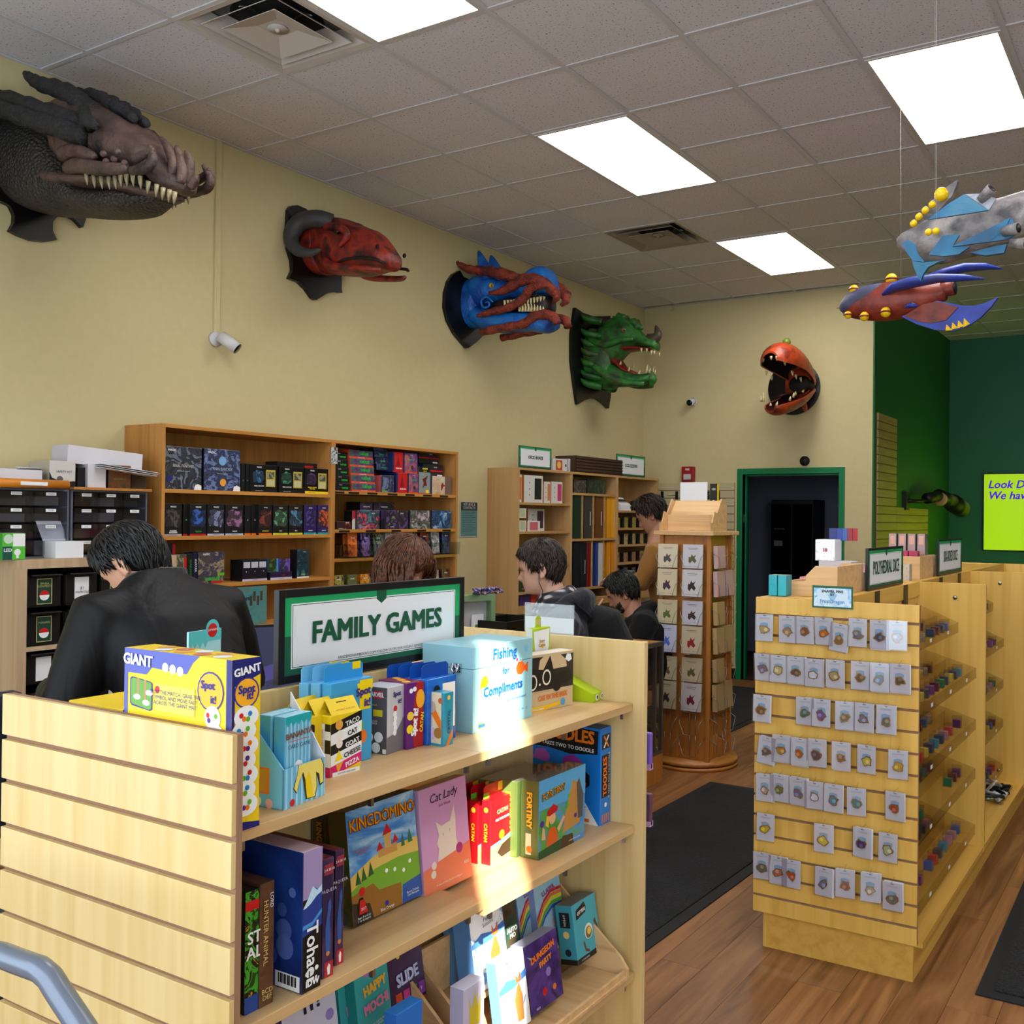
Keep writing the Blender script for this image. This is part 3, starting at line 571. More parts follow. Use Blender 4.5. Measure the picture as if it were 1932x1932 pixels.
bt = art('blue_tab_print', [(6, 60, 150), (20, 100, 200), (30, 130, 220)], 9, 3)
for k in range(4):
    it = [('p', '+x', rect(.5, .2, .95, .9), WHT), ('t', '+x', .6, .45, 'S\nP\nA\nD', .012, ink(30, 70, 170)), ('d', '+x', .3, .82, .01, BLK), ('d', '+x', .3, .72, .009, ink(226, 170, 140))] if k == 0 else []
    tabbox('card_game_box', ['blue playing card box with hang tab beside the sky blue chest, frontmost', 'second blue hang tab card box under the sign edge', 'third blue hang tab card box under the sign edge', 'rearmost blue hang tab card box against the divider'][k], XP(806-22*k, 3.395-.0275*k, 1.06), XP(860-22*k, 3.395-.0275*k, 1.06), 1283, .022, bt, ink(12, 74, 168), .028, it, 'blue hang tab card boxes')
# --- hinged chest
c, rz, (dd, ww, hh) = boxpx((893, 1385), (1003, 1352), S1, .144, 1222)
cb = ink(150, 200, 214)
t = thing('hinged_chest', 'light blue hinged game chest with a metal clasp and fish artwork', 'game chest', c, 0)
body = B().box((-dd/2, -ww/2, 0), (dd/2, ww/2, hh*.74)).build('chest_body', cb, t, bevel=.001)
lid = B().box((-dd/2, -ww/2, hh*.745), (dd/2, ww/2, hh)).build('chest_lid', cb, t, bevel=.001)
cl = B().box((-.012, -.006, hh*.70), (.012, 0, hh*.80)).tube([(-.008, -.008, hh*.80), (-.008, -.012, hh*.74), (0, -.014, hh*.69), (.008, -.012, hh*.74), (.008, -.008, hh*.80)], .003, 8).build('clasp', mat('chrome', (200, 205, 210), .15, 1), t, loc=(dd*.2, -ww/2, 0))
bi = ink(20, 92, 176); 
deco(body, dd, ww, hh, [('t', '+x', .52, .66, 'for', .022, bi, dict(bold=.02)), ('t', '+x', .48, .455, 'Compliments', .03, bi, dict(bold=.03, sx=.92, rotz=.02)), ('t', '+x', .7, .30, "Catch 'em kind in mind!", .0085, bi), ('p', '+x', [(.12, .6), (.17, .65), (.22, .63), (.24, .56), (.2, .5), (.15, .52), (.1, .48)], ink(250, 190, 20)), ('p', '+x', [(.7, .66), (.74, .73), (.82, .73), (.86, .67), (.92, .72), (.91, .58), (.86, .62), (.8, .57), (.73, .58)], ink(240, 90, 20)),
     ('d', '+x', .08, .86, .0, bi), ('p', '+x', rect(.08, .04, .18, .1), ink(100, 180, 60)), ('p', '+x', rect(.09, .05, .19, .085), bi), ('t', '+x', .82, .14, '2+   4+   15', .008, bi), ('p', '+x', rect(.3, .12, .5, .13), cb)])
deco(lid, dd, ww, hh, [('t', '+x', .5, .875, 'Fishing', .034, bi, dict(bold=.02)), ('d', '+x', .88, .88, .008, LBL), ('d', '+x', .72, .76, .0075, ink(240, 220, 230)), ('d', '+x', .72, .76, .004, ink(220, 60, 110))])
# --- cat in the box, cubes pack, lime wedge
c, rz, dim = boxpx((1001, 1346), (1080.5, 1329.5), S1, .045, 1237)
kc = ink(206, 178, 140)
carton('game_box', 'tan CAT IN THE BOX game with a black cat face', 'game box', c, rz, dim, (kc, ink(190, 160, 120), ink(220, 205, 190)), [
    ('p', '+x', rect(0, .36, 1, .95), ink(40, 36, 34)), ('p', '+x', [(.16, .7), (.2, .9), (.32, .97), (.66, .97), (.82, .85), (.84, .72)], kc), ('p', '+x', [(0, .4), (0, .76), (.28, .72), (.44, .96), (.52, .7), (.6, .62), (.9, .68), (.98, .5), (.8, .42)], ink(24, 22, 22)),
    ('d', '+x', .36, .58, .0155, ink(238, 225, 205), 1.25), ('d', '+x', .36, .58, .0115, ink(20, 18, 18), 1.3), ('d', '+x', .04, .52, .0155, ink(238, 225, 205), 1.25), ('d', '+x', .04, .52, .0115, ink(20, 18, 18), 1.3), ('d', '+x', .2, .47, .003, WHT), ('d', '+x', .6, .42, .016, ink(24, 22, 22)), ('p', '+x', [(.8, .86), (.84, .95), (.93, .94), (.96, .84), (.88, .8)], WHT),
    ('t', '+x', .5, .23, 'CAT IN THE BOX', .0175, ink(224, 110, 40), dict(bold=.05, sx=.78, rotz=.03)), ('t', '+x', .25, .34, 'a Quantum Trick-taking Game', .0045, ink(224, 110, 40)), ('p', '+x', [(0, 0), (.36, 0), (.36, .09), (0, .09)], ink(244, 190, 20)), ('t', '+x', .17, .045, 'Deluxe Edition', .0065, WHT, dict(bold=.03)), ('p', '+x', [(.36, .02), (.7, .06), (.7, .12), (.36, .09)], ink(244, 190, 20)), ('d', '+x', .75, .1, .009, ink(80, 160, 200))])
lime = ink(176, 204, 20)
c, rz, dim = boxpx(XP(1003, 3.33, 1.06), XP(1037, 3.33, 1.06), S1, .02, 1187)
o = carton('hang_pack', 'lime Story Cubes pack with rounded header behind the cat box', 'dice pack', c, 0, dim, (lime, ink(220, 220, 210), lime), [('p', '+x', [(.06, .96), (.94, .98), (.9, .72), (.62, .6), (.52, .54), (.44, .6), (.14, .7)], WHT), ('t', '+x', .5, .8, 'Story\nCubes', .0115, ink(190, 120, 40), dict(bold=.03)), ('d', '+x', .55, .76, .006, YEL), ('d', '+x', .5, .33, .007, WHT), ('d', '+x', .8, .37, .006, ink(90, 40, 20))])
B().prism([(-.012, dim[2]), (.012, dim[2]), (.012, dim[2]+.022), (.006, dim[2]+.029), (-.006, dim[2]+.029), (-.012, dim[2]+.022)], 'x', -.002, .0).build('header_tab', lime, o)
B().prism([(-.007, dim[2]+.006), (.007, dim[2]+.006), (.007, dim[2]+.021), (-.007, dim[2]+.021)], 'x', .0, .001).build('header_print', ink(205, 180, 140), o)
a = at(1119, 1326, 'z', S1); b_ = at(1151, 1315, 'z', S1); w = (b_-a).length
t = thing('wedge_display', 'lime green wedge shaped card display at the far panel', 'display box', ((a.x+b_.x)/2, (a.y+b_.y)/2, S1), math.atan2(-(b_-a).x, (b_-a).y))
B().prism([(0, 0), (0, .022), (-.15, .078), (-.15, 0)], 'y', -w/2, w/2).build('wedge_body', lime, t, bevel=.001)
for k in range(3): flat('print', [(disc(-w*.28+w*.28*k, .011, .0085), 0), (disc(-w*.28+w*.28*k+.002, .011, .005), 1)], [WHT, ink(60, 40, 30)], t, face('+x', (0, 0, 0), .0006))
# ================================================================== middle shelf
SM = .765
def pal(*c): return [tuple(x) for x in c]
cb0, _r, d0 = boxpx((440, 1925), (477, 1910), SM, .2, 1690)
carton('game_box', 'dark box with green and yellow fireworks and white lettering on its spine', 'game box', (cb0.x, cb0.y, SM), 0, (.2, d0[1], d0[2]), (art('firework_print', pal((10, 12, 10), (20, 60, 20), (60, 160, 40), (12, 12, 12), (190, 150, 20), (14, 14, 14)), 26, 1, mode='CONSTANT'), BLK, BLK), [('p', '+x', rect(0, .84, 1, .92), RED), ('t', '+x', .5, .55, 'ST\nAL', .026, WHT, dict(bold=.02)), ('p', '+x', rect(0, 0, 1, .14), ink(30, 70, 150))], 'upright boxes at the slatwall end of the middle shelf')
cb_, _r, db_ = boxpx((478, 1909), (508.5, 1895), SM, .2, 1672)
carton('game_box', 'brown shrink wrapped box with tall gold lettering on its spine', 'game box', (cb_.x, cb_.y, SM), 0, (.2, db_[1]-.001, db_[2]), (art('brown_spine', pal((46, 28, 20), (84, 54, 36), (110, 76, 50)), 14, 2), mat('brown_board', (70, 48, 36), .35), mat('brown_board', (70, 48, 36), .35)), [('t', '+x', .35, .6, 'HUNTER ANIMAL', .013, ink(220, 190, 120), dict(rotz=-math.pi/2)), ('t', '+x', .5, .1, 'BCD\nDEF', .011, ink(220, 190, 120)), ('t', '+x', .75, .85, 'LORD', .009, WHT, dict(rotz=-math.pi/2))], 'upright boxes at the slatwall end of the middle shelf')
c, rz, dim = boxpx((537, 1889), (581, 1873), SM, .235, 1616)
blu2 = ink(24, 40, 92)
carton('game_box', 'tall navy box with ocean wave spine lettered Tohaei', 'game box', (c.x, c.y, SM), 0, dim, (BLK, art('deep_navy_print', pal((14, 26, 70), (22, 44, 110), (30, 70, 150)), 8, 4), ink(196, 170, 176)), [
    ('p', '+x', rect(0, .66, 1, 1), ink(160, 140, 186)), ('p', '+x', [(0, .4), (1, .44), (1, .72), (.8, .7), (.6, .73), (.4, .66), (.2, .64), (0, .6)], ink(30, 60, 140)), ('p', '+x', [(0, .6), (.25, .66), (.5, .74), (.75, .7), (1, .73), (1, .68), (.7, .66), (.4, .62), (.15, .6)], ink(190, 220, 240)), ('p', '+x', [(0, .48), (.5, .49), (1, .56), (1, .53), (.5, .46), (0, .45)], ink(70, 140, 210)),
    ('t', '+x', .45, .28, 'Tohaei', .034, WHT, dict(rotz=-math.pi/2, bold=.02)), ('t', '+x', .5, .06, 'IDW', .014, WHT, dict(bold=.05)), ('d', '+x', .25, .13, .004, WHT), ('d', '+x', .5, .14, .004, WHT), ('d', '+x', .75, .15, .004, WHT),
    ('d', '-y', .82, .42, .018, ink(70, 90, 160)), ('d', '-y', .83, .3, .02, ink(80, 100, 170)), ('d', '-y', .8, .56, .011, ink(60, 80, 150)), ('d', '-y', .9, .7, .008, ink(90, 110, 180)), ('d', '-y', .7, .22, .014, ink(60, 80, 150)), ('p', '-y', rect(.74, .01, .98, .12), WHT)] + [('p', '-y', rect(.77+.018*k, .04, .78+.018*k+.006*(k % 2), .11), BLK) for k in range(10)], 'upright boxes at the slatwall end of the middle shelf')
pq = art('dusk_spine', pal((26, 22, 60), (52, 34, 78), (84, 46, 84), (34, 50, 104)), 9, 5)
for k, (A, Bf, top) in enumerate([((589, 1856), (614, 1846), 1627), ((615, 1830), (635, 1822), 1610)]):
    c, rz, dim = boxpx(A, Bf, SM, .2, top)
    carton('game_box', ['purple dusk spine box with a blue animal next to the navy wave box', 'purple dusk spine box with a blue animal, the one set further in'][k], 'game box', (c.x, c.y, SM), 0, (dim[0], dim[1]-.001, dim[2]), (pq, ink(40, 30, 60), ink(120, 50, 56)), [
        ('p', '+x', rect(.1, .86, .95, .95), ink(150, 50, 70)), ('t', '+x', .5, .905, '2-4 30 10', .006, WHT), ('t', '+x', .5, .73, 'PAQUETA', .0075, ink(200, 190, 220)), ('p', '+x', [(.3, .2), (.25, .4), (.45, .55), (.5, .62), (.7, .66), (.8, .58), (.66, .5), (.75, .3), (.7, .2)], ink(50, 90, 160)), ('p', '+x', rect(.2, .0, 1, .13), ink(176, 44, 50)), ('p', '+x', [(.5, .02), (.45, .08), (.6, .115), (.75, .09), (.7, .02)], WHT), ('d', '+x', .5, .2, .004, ink(200, 140, 60))], 'upright boxes at the slatwall end of the middle shelf')
c, rz, dim = boxpx((636, 1752), (661, 1744), SM, .05, 1612)
carton('game_box', 'green and black Spot it box wedged before the kingdom castle game', 'game box', c, rz, dim, (ink(30, 30, 34), GRN, GRN), [('p', '+x', [(0, .75), (.5, .78), (.55, 1), (0, 1)], GRN), ('p', '+x', [(0, .3), (.8, .16), (.8, .4), (0, .4)], GRN), ('p', '+x', [(0, .0), (.9, 0), (.9, .1), (0, .2)], ink(50, 110, 190)), ('p', '+x', [(0, .4), (.65, .42), (.72, .66), (.3, .7), (0, .66)], WHT), ('t', '+x', .3, .47, 'IT!', .02, PUR, dict(bold=.05)), ('d', '+x', .2, .6, .006, YEL)])
# castle game: two more copies behind, spines showing
kd = art('castle_spine', pal((30, 40, 14), (60, 70, 20), (96, 60, 20), (40, 60, 20)), 12, 6)
fy0, fy1 = at(668, 1640, 'x', 3.42), at(799, 1580, 'x', 3.42); KW = fy1.y-fy0.y-.002
def lean_box(name, label, u0, u1, x, z, depth, topv, mats, items, group=None, lean=-.12):
    p0 = at(*XP(u0, x, z), 'z', z); p1 = at(*XP(u1, x, z), 'z', z); w = p1.y-p0.y
    h = (at(u0, topv, 'y', p0.y).z-z)
    o = carton(name, label, 'game box', (x-depth/2*math.cos(lean), (p0.y+p1.y)/2, z+.0+abs(math.sin(lean))*depth/2), 0, (depth, w-.001, h), mats, items, group, lean); return o
sky_ = art('castle_sky', pal((40, 104, 190), (70, 140, 214), (150, 196, 236), (236, 242, 248)), 10, 7, squash=(1, .6, 1.6))
lean_box('game_box', 'KINGDOMINO game with red castle on green fields, facing out', 667, 796, 3.415, SM, .047, 1541, (sky_, kd, kd), [
    ('p', '+x', [(0, .42), (.3, .52), (.55, .56), (1, .56), (1, .3), (0, .25)], ink(222, 186, 96)), ('p', '+x', [(0, .3), (.35, .42), (.7, .44), (1, .42), (1, .12), (0, .06)], ink(120, 170, 50)), ('p', '+x', [(0, 0), (.7, 0), (.7, .2), (.38, .22), (.3, .3), (0, .26)], ink(150, 100, 40)), ('p', '+x', [(0, 0), (.28, 0), (.24, .14), (0, .2)], ink(58, 44, 34)), ('p', '+x', [(.7, 0), (1, 0), (1, .2), (.72, .17)], ink(40, 84, 160)),
    ('p', '+x', [(.40, .5), (.41, .56), (.68, .58), (.68, .5)], ink(206, 150, 80)), ('p', '+x', [(.5, .56), (.5, .68), (.6, .69), (.6, .56)], ink(216, 170, 100)), ('p', '+x', [(.48, .68), (.55, .78), (.62, .69)], RED), ('p', '+x', [(.38, .56), (.43, .64), (.48, .57)], RED), ('p', '+x', [(.62, .58), (.66, .66), (.71, .59)], RED),
    ('p', '+x', [(.06, .34), (.1, .46), (.14, .34)], ink(40, 90, 40)), ('p', '+x', [(.14, .35), (.18, .48), (.22, .36)], ink(50, 100, 40)), ('p', '+x', [(.24, .37), (.28, .5), (.32, .38)], ink(40, 90, 40)), ('p', '+x', [(.74, .52), (.77, .64), (.8, .52)], ink(50, 110, 60)), ('p', '+x', [(.84, .53), (.88, .66), (.92, .53)], ink(60, 120, 60)), ('d', '+x', .62, .34, .004, WHT), ('d', '+x', .75, .3, .004, WHT), ('d', '+x', .5, .36, .004, WHT), ('d', '+x', .85, .36, .004, WHT),
    ('t', '+x', .5, .855, 'KINGDOMINO', .032, ink(120, 50, 10), dict(bold=.06, sx=.86)), ('t', '+x', .502, .858, 'KINGDOMINO', .032, ink(246, 160, 20), dict(bold=.02, sx=.86)), ('t', '+x', .18, .62, 'Create your own\nkingdom!', .007, ink(220, 110, 20)), ('p', '+x', [(.06, .0), (.06, .16), (.1, .22), (.14, .22), (.18, .16), (.18, .0)], ink(0, 0, 0)), ('p', '+x', [(.08, .08), (.1, .2), (.16, .2), (.2, .08)], RED), ('t', '+x', .14, .12, '2017', .007, WHT), ('d', '+x', .14, .27, .008, RED), ('t', '+x', .14, .04, 'Ages 8 and up\n2 to 4 players', .006, WHT), ('t', '+x', .47, .035, 'Blue Orange', .0075, WHT), ('d', '+x', .47, .075, .005, NAV), ('t', '+x', .86, .07, 'Bruno Cathala\nCyril Bouquet', .006, WHT)], 'castle game copies')
for k in range(2):
    o = lean_box('game_box', ['castle game copy right behind the facing one, brown spine showing', 'rearmost castle game copy against the divider, brown spine showing'][k], 648-27*k, 770-27*k, 3.362-.05*k, SM, .046, 1538, (ink(60, 120, 60), kd, kd), [('t', '-y', .5, .62, 'KINGDOMINO', .02, ink(220, 130, 20), dict(rotz=-math.pi/2, bold=.04, sx=.8)), ('p', '-y', rect(.9, 0, 1, 1), ink(60, 120, 190))], 'castle game copies', lean=-.04)
pkk = ink(206, 150, 196); ck = ink(226, 208, 196)
lean_box('game_box', 'pink Cat Lady game showing a white cat with purple yarn', 801.5, 891, 3.42, SM-.007, .03, 1497, (pkk, ink(180, 140, 176), ink(190, 160, 150)), [
    ('p', '+x', [(0, 0), (1, 0), (1, .36), (.5, .3), (0, .24)], ink(226, 116, 84)), ('p', '+x', [(.3, .28), (.34, .4), (.3, .45), (.36, .52), (.3, .66), (.42, .6), (.6, .62), (.7, .76), (.72, .6), (.7, .45), (.74, .36), (.7, .32), (.5, .3)], ck), ('d', '+x', .76, .33, .011, ink(170, 50, 120)), ('d', '+x', .22, .26, .008, ck), ('d', '+x', .2, .18, .008, ck), ('p', '+x', rect(.44, .5, .45, .53), ink(150, 130, 120)), ('p', '+x', rect(.58, .52, .59, .55), ink(150, 130, 120)),
    ('t', '+x', .48, .885, 'Cat Lady', .025, ink(40, 24, 44), dict(shear=.3, rotz=.03)), ('t', '+x', .5, .8, 'Josh Wood', .008, ink(110, 60, 100)), ('t', '+x', .5, .07, 'A Game of Feline Fun for 2-4 Players', .0055, ink(240, 220, 200)), ('t', '+x', .88, .17, 'AEG', .009, ink(240, 220, 220))], lean=-.1)
# red travel game packs
for k in range(3):
    o, tb, dim = tabbox('card_game_box', ['red CATAN ON THE ROAD pack at the front, half in sunlight', 'second red travel pack behind the front one', 'third red travel pack mostly hidden behind the pink cat box'][k], XP(925-24*k, 3.40-.03*k, S2R), XP(966-24*k, 3.40-.03*k, S2R), 1512, .026, ink(190, 14, 24), ink(170, 10, 24), .03, [
        ('t', '+x', .5, .8, 'CATAN', .0135, ink(252, 226, 130), dict(bold=.03, rotz=.05, sx=.9)), ('t', '+x', .5, .68, 'ON THE ROAD', .0078, WHT, dict(bold=.02, rotz=.05)), ('p', '+x', [(0, .3), (.5, .34), (1, .42), (1, 0), (0, 0)], ink(226, 190, 110)), ('d', '+x', .5, .42, .01, YEL), ('p', '+x', [(.3, .16), (.5, .26), (1, .34), (1, .1), (.5, .06)], ink(60, 40, 24)), ('p', '+x', [(0, .26), (1, .34), (1, .38), (0, .3)], ink(90, 150, 190)), ('t', '-y', .5, .5, 'CATAN', .012, YEL, dict(rotz=-math.pi/2, bold=.03)), ('d', '-y', .5, .85, .006, ink(240, 180, 40))], 'red travel game packs', S2R)
    d, w, h = dim; flat('print', [(rect(w*.2, h+.008, w*.44, h+.028), 0), (rect(-w*.46, h-.005, -w*.2, h+.012), 1)], [ink(236, 200, 40), GRN], tb, face('+x', (-d/2+.0022, 0, 0), .0004))
fo = ink(84, 104, 50); fa = art('fort_picture', pal((46, 130, 60), (90, 160, 60), (90, 150, 200), (60, 120, 190)), 9, 9)
for k in range(3):
    xf = 3.47-.052*k; zz = S2R
    o = lean_box('game_box', ['FORTINY game box in front, shrink wrapped with a child by a wooden tower', 'second green spine box of the shrink wrapped trio', 'rearmost green spine box of the shrink wrapped trio'][k], 1015-41*k, 1103-41*k, xf, zz, .05, 1475, (fa if k == 0 else fo, fo, mat('shrink_top', (120, 116, 104), .15, coat=.6)), [('t', '-y', .5, .62, 'FORTINY', .02, ink(240, 190, 40), dict(rotz=-math.pi/2, bold=.05)), ('p', '-y', rect(.3, .05, .6, .32), ink(226, 220, 200)), ('d', '-y', .5, .12, .008, ORG)] + ([
        ('p', '+x', [(0, .62), (1, .6), (1, 1), (0, 1)], ink(90, 170, 220)), ('p', '+x', [(.5, .2), (.56, .45), (.62, .62), (.72, .86), (.8, .8), (.86, .84), (.9, .5), (.88, .24)], ink(196, 140, 70)), ('p', '+x', [(.8, .78), (.86, .84), (.96, .6), (.94, .3), (.84, .3)], ink(90, 84, 80)), ('p', '+x', [(.18, .0), (.16, .2), (.22, .34), (.34, .34), (.4, .2), (.38, 0)], ink(226, 96, 30)), ('d', '+x', .28, .46, .014, ink(232, 176, 130)), ('p', '+x', [(.16, .46), (.18, .58), (.3, .64), (.4, .58), (.38, .53), (.22, .5)], RED), ('p', '+x', [(.14, .4), (.16, .52), (.22, .5), (.2, .36)], ink(246, 190, 60)), ('p', '+x', [(.38, .3), (.52, .44), (.55, .4), (.42, .24)], ink(232, 176, 130)), ('p', '+x', [(.06, .24), (.08, .4), (.12, .36), (.14, .22)], ink(232, 176, 130)), ('d', '+x', .07, .44, .008, PUR),
        ('p', '+x', [(0, 0), (.5, 0), (.5, .14), (0, .1)], ink(40, 80, 40)), ('p', '+x', [(.45, 0), (.75, 0), (.72, .14), (.5, .16)], ink(80, 54, 30)), ('t', '+x', .3, .79, 'FORTINY', .024, ink(150, 80, 10), dict(bold=.07, rotz=.08)), ('t', '+x', .3, .793, 'FORTINY', .024, ink(252, 204, 40), dict(bold=.02, rotz=.08)), ('t', '+x', .75, .06, 'A GAME FOR BUILDERS', .005, WHT), ('p', '+x', [(.56, .56), (.6, .6), (.64, .54), (.6, .5)], GRN), ('d', '+x', .63, .66, .005, GRN), ('d', '+x', .78, .36, .006, PUR)] if k == 0 else []), 'shrink wrapped green spine boxes', lean=0)
tb_ = ink(20, 120, 214)
p = at(1132, 1559.5, 'z', S2R); q = at(1154, 1550, 'z', S2R)
carton('game_box', 'tall bright blue TOODLES drawing game at the far panel', 'game box', (p.x-.115, (p.y+q.y)/2, S2R), 0, (.23, q.y-p.y, at(1154, 1369, 'y', q.y).z-S2R), (tb_, tb_, ink(40, 80, 130)), [
    ('p', '-y', [(.08, .74), (.1, .98), (.5, 1.0), (.97, .97), (.96, .73), (.6, .7), (.3, .74)], BLK), ('t', '-y', .53, .9, 'TOODLES', .045, ORG, dict(bold=.04, sx=.9, rotz=-.03)), ('t', '-y', .54, .775, 'IT TAKES TWO TO DOODLE', .0135, WHT, dict(bold=.02, rotz=-.04)), ('p', '-y', [(.1, .6), (.14, .7), (.26, .72), (.34, .64), (.3, .58)], ink(190, 90, 190)), ('p', '-y', [(.5, .58), (.52, .66), (.64, .7), (.76, .64), (.76, .56)], ink(150, 50, 150)), ('p', '-y', [(.02, .66), (.1, .68), (.1, .62)], ink(210, 120, 200)),
    ('p', '-y', [(.74, .5), (.78, .56), (.86, .5), (.86, .4), (.8, .36), (.76, .34)], BLK), ('p', '-y', [(.7, .3), (.76, .48), (.82, .42), (.8, .3)], ink(190, 90, 50)), ('p', '-y', [(.55, .05), (.74, .3), (.98, 0), (.6, 0)], WHT), ('p', '-y', rect(.45, .02, .86, .055), ORG), ('p', '-y', rect(.74, .17, .82, .175), BLK),
    ('p', '+x', [(.1, .78), (.12, .93), (.9, .93), (.9, .78)], BLK), ('p', '+x', [(.25, .8), (.35, .79), (.8, .91), (.7, .92)], WHT), ('p', '+x', [(.25, .91), (.35, .92), (.78, .8), (.7, .79)], ORG), ('p', '+x', [(.12, .28), (.12, .72), (.9, .72), (.9, .28)], BLK), ('t', '+x', .38, .5, 'TOODLES', .026, ORG, dict(rotz=math.pi/2, bold=.04, sx=.85)), ('t', '+x', .76, .5, 'IT TAKES TWO TO DOODLE', .009, WHT, dict(rotz=math.pi/2)), ('d', '+x', .5, .2, .006, WHT)] + [('p', '+x', rect(.12+.2*k, .02, .22+.2*k, .11), ORG) for k in range(4)])

# ================================================================== lower shelf: angled birch risers and more games
m_birch = wood('birch_ply', (222, 182, 132), (200, 156, 104), 'X', 1.4, .5)
m_plyedge = mat('ply_edge', (214, 140, 70), .5)
def riser(name, label, y0, y1, x0=3.29, z=S3, xs=.25):
    t = thing(name, label, 'display riser', (x0, (y0+y1)/2, z), 0, 'birch display risers on the lower shelf'); w = (y1-y0)/2
    for s in (-1, 1):
        B().prism([(0, 0), (xs, 0), (xs, .025), (xs-.02, .05), (.04, .2), (0, .21)], 'y', s*w-.004, s*w+.004).build('side_cheek', m_birch, t, bevel=.001)
    B().box((.0, -w+.005, 0), (.008, w-.005, .2)).build('back_board', m_birch, t)
    B().box((.01, -w+.005, .075), (.1, w-.005, .083)).build('upper_step', m_birch, t)
    B().box((.1, -w+.005, .0), (xs, w-.005, .008)).build('lower_step', m_birch, t)
    B().box((xs-.012, -w+.005, .008), (xs-.004, w-.005, .022)).build('lip', m_birch, t)
    return t
riser('display_riser', 'birch plywood stepped riser holding the Snailed It and mochi games', -2.31, -1.73)
riser('display_riser', 'birch plywood stepped riser holding the llama and otter games', -1.68, -1.13)
def l3(name, label, uL, uR, x, z, depth, topv, mats, items, group=None, lean=-.16): return lean_box(name, label, uL, uR, x, z, depth, topv, mats, items, group, lean)
U3, L3 = S3+.0835, S3+.0085
l3('game_box', 'white SNAILED IT card game with bold black lettering', 560, 662, 3.44, L3, .03, 1862, (ink(206, 206, 226), ink(70, 60, 120), ink(200, 200, 220)), [('t', '+x', .52, .85, 'SNAILED\nIT!', .036, BLK, dict(bold=.04, rotz=.05)), ('d', '+x', .25, .62, .012, PUR), ('d', '+x', .85, .7, .01, ink(150, 130, 200)), ('p', '+x', [(.1, .4), (.3, .7), (.5, .5), (.8, .3), (.6, .1), (.2, .1)], ink(120, 100, 180)), ('p', '+x', [(.3, 1), (.45, .94), (.6, 1)], YEL)])
tl = ink(60, 176, 176)
for k in range(2):
    l3('game_box', ['teal HAPPY MOCHI card game showing round sweets', 'second teal mochi game tucked behind on its left'][k], 690-33*k, 753-33*k, 3.40-.028*k, L3+.03, .026, 1838, (tl, ink(40, 150, 150), tl), [('d', '+x', .35, .93, .011, ink(180, 120, 200)), ('d', '+x', .6, .96, .01, ink(160, 90, 190)), ('t', '+x', .55, .79, 'HAPPY', .026, ink(252, 190, 50), dict(bold=.06, rotz=.12, sx=.8)), ('t', '+x', .55, .65, 'MOCHI', .026, ink(240, 140, 180), dict(bold=.06, rotz=.12, sx=.8)), ('t', '+x', .5, .5, 'THE CARD GAME WITH\nSWEET BITES!', .006, WHT, dict(rotz=.1)), ('p', '+x', rect(.04, 0, .96, .4), ink(176, 60, 30)), ('d', '+x', .3, .33, .012, ink(250, 190, 40)), ('d', '+x', .6, .3, .012, ink(250, 160, 30)), ('d', '+x', .8, .36, .009, ink(240, 220, 210)), ('d', '+x', .45, .16, .012, ink(250, 190, 40)), ('d', '+x', .15, .2, .01, ink(70, 150, 200))], 'teal mochi games')
l3('game_box', 'dark purple SLIDE number tile game', 747, 812, 3.37, L3+.06, .03, 1806, (ink(66, 34, 76), ink(50, 26, 60), ink(90, 50, 100)), [('t', '+x', .5, .66, 'SLIDE', .034, ink(196, 206, 240), dict(bold=.05, rotz=.08, sx=.8))] + [('p', '+x', rect(.12+.22*i+.02, .08+.16*j, .12+.22*i+.19, .08+.16*j+.13), [ink(90, 130, 210), ink(60, 170, 70), ink(220, 80, 40), ink(150, 70, 200), ink(210, 60, 140)][(i*2+j) % 5]) for i in range(4) for j in range(3) if i+j > 1] + [('t', '+x', .63, .3, '7', .012, WHT), ('t', '+x', .85, .46, '9', .012, WHT), ('p', '+x', [(0, 0), (.3, 0), (0, .3)], WHT), ('d', '+x', .3, .9, .005, YEL), ('d', '+x', .8, .93, .007, PUR)])
l3('card_game_box', 'bright blue snowflake card box lying at the front lip', 745, 795, 3.52, L3+.002, .03, 1915, (ink(30, 110, 200), ink(30, 100, 190), ink(50, 130, 214)), [('t', '+x', .5, .5, 'ICE', .016, WHT)], lean=0)
l3('card_game_box', 'small grey card box with a crowned green frog', 872, 912, 3.545, S3+.001, .034, 1868, (ink(196, 190, 214), ink(170, 164, 190), ink(200, 196, 216)), [('d', '+x', .55, .42, .014, ink(96, 140, 60)), ('p', '+x', [(.3, .66), (.26, .9), (.4, .8), (.55, .94), (.68, .8), (.82, .9), (.78, .66)], ink(214, 190, 50)), ('d', '+x', .45, .5, .003, WHT), ('d', '+x', .62, .5, .003, WHT), ('t', '-y', .5, .62, 'Frogs', .009, ink(160, 110, 80)), ('d', '-y', .5, .3, .008, ink(70, 60, 60))], lean=0)
wr = art('white_comic', pal((120, 160, 220), (236, 236, 240), (244, 244, 246), (244, 244, 246), (220, 110, 50)), 16, 11, mode='CONSTANT')
rps = [('t', '+x', .5, .86, 'Rubber\nPaper\nScissors', .0125, BLK, dict(rotz=.06)), ('p', '+x', [(.55, .1), (.5, .4), (.7, .62), (.8, .4), (.76, .1)], ink(226, 110, 50)), ('p', '+x', [(0, .62), (.3, .7), (.6, .66), (1, .72), (1, .62), (.5, .56), (0, .56)], ink(70, 120, 190)), ('p', '+x', [(.6, .6), (.62, .74), (.7, .62), (.78, .76), (.8, .6)], ink(226, 100, 40))]
l3('game_box', 'white Rubber Paper Scissors game with orange rabbit at the front lip', 951, 1003, 3.48, L3+.012, .028, 1826, (wr, ink(90, 140, 200), ink(230, 230, 235)), rps, 'white comic card games')
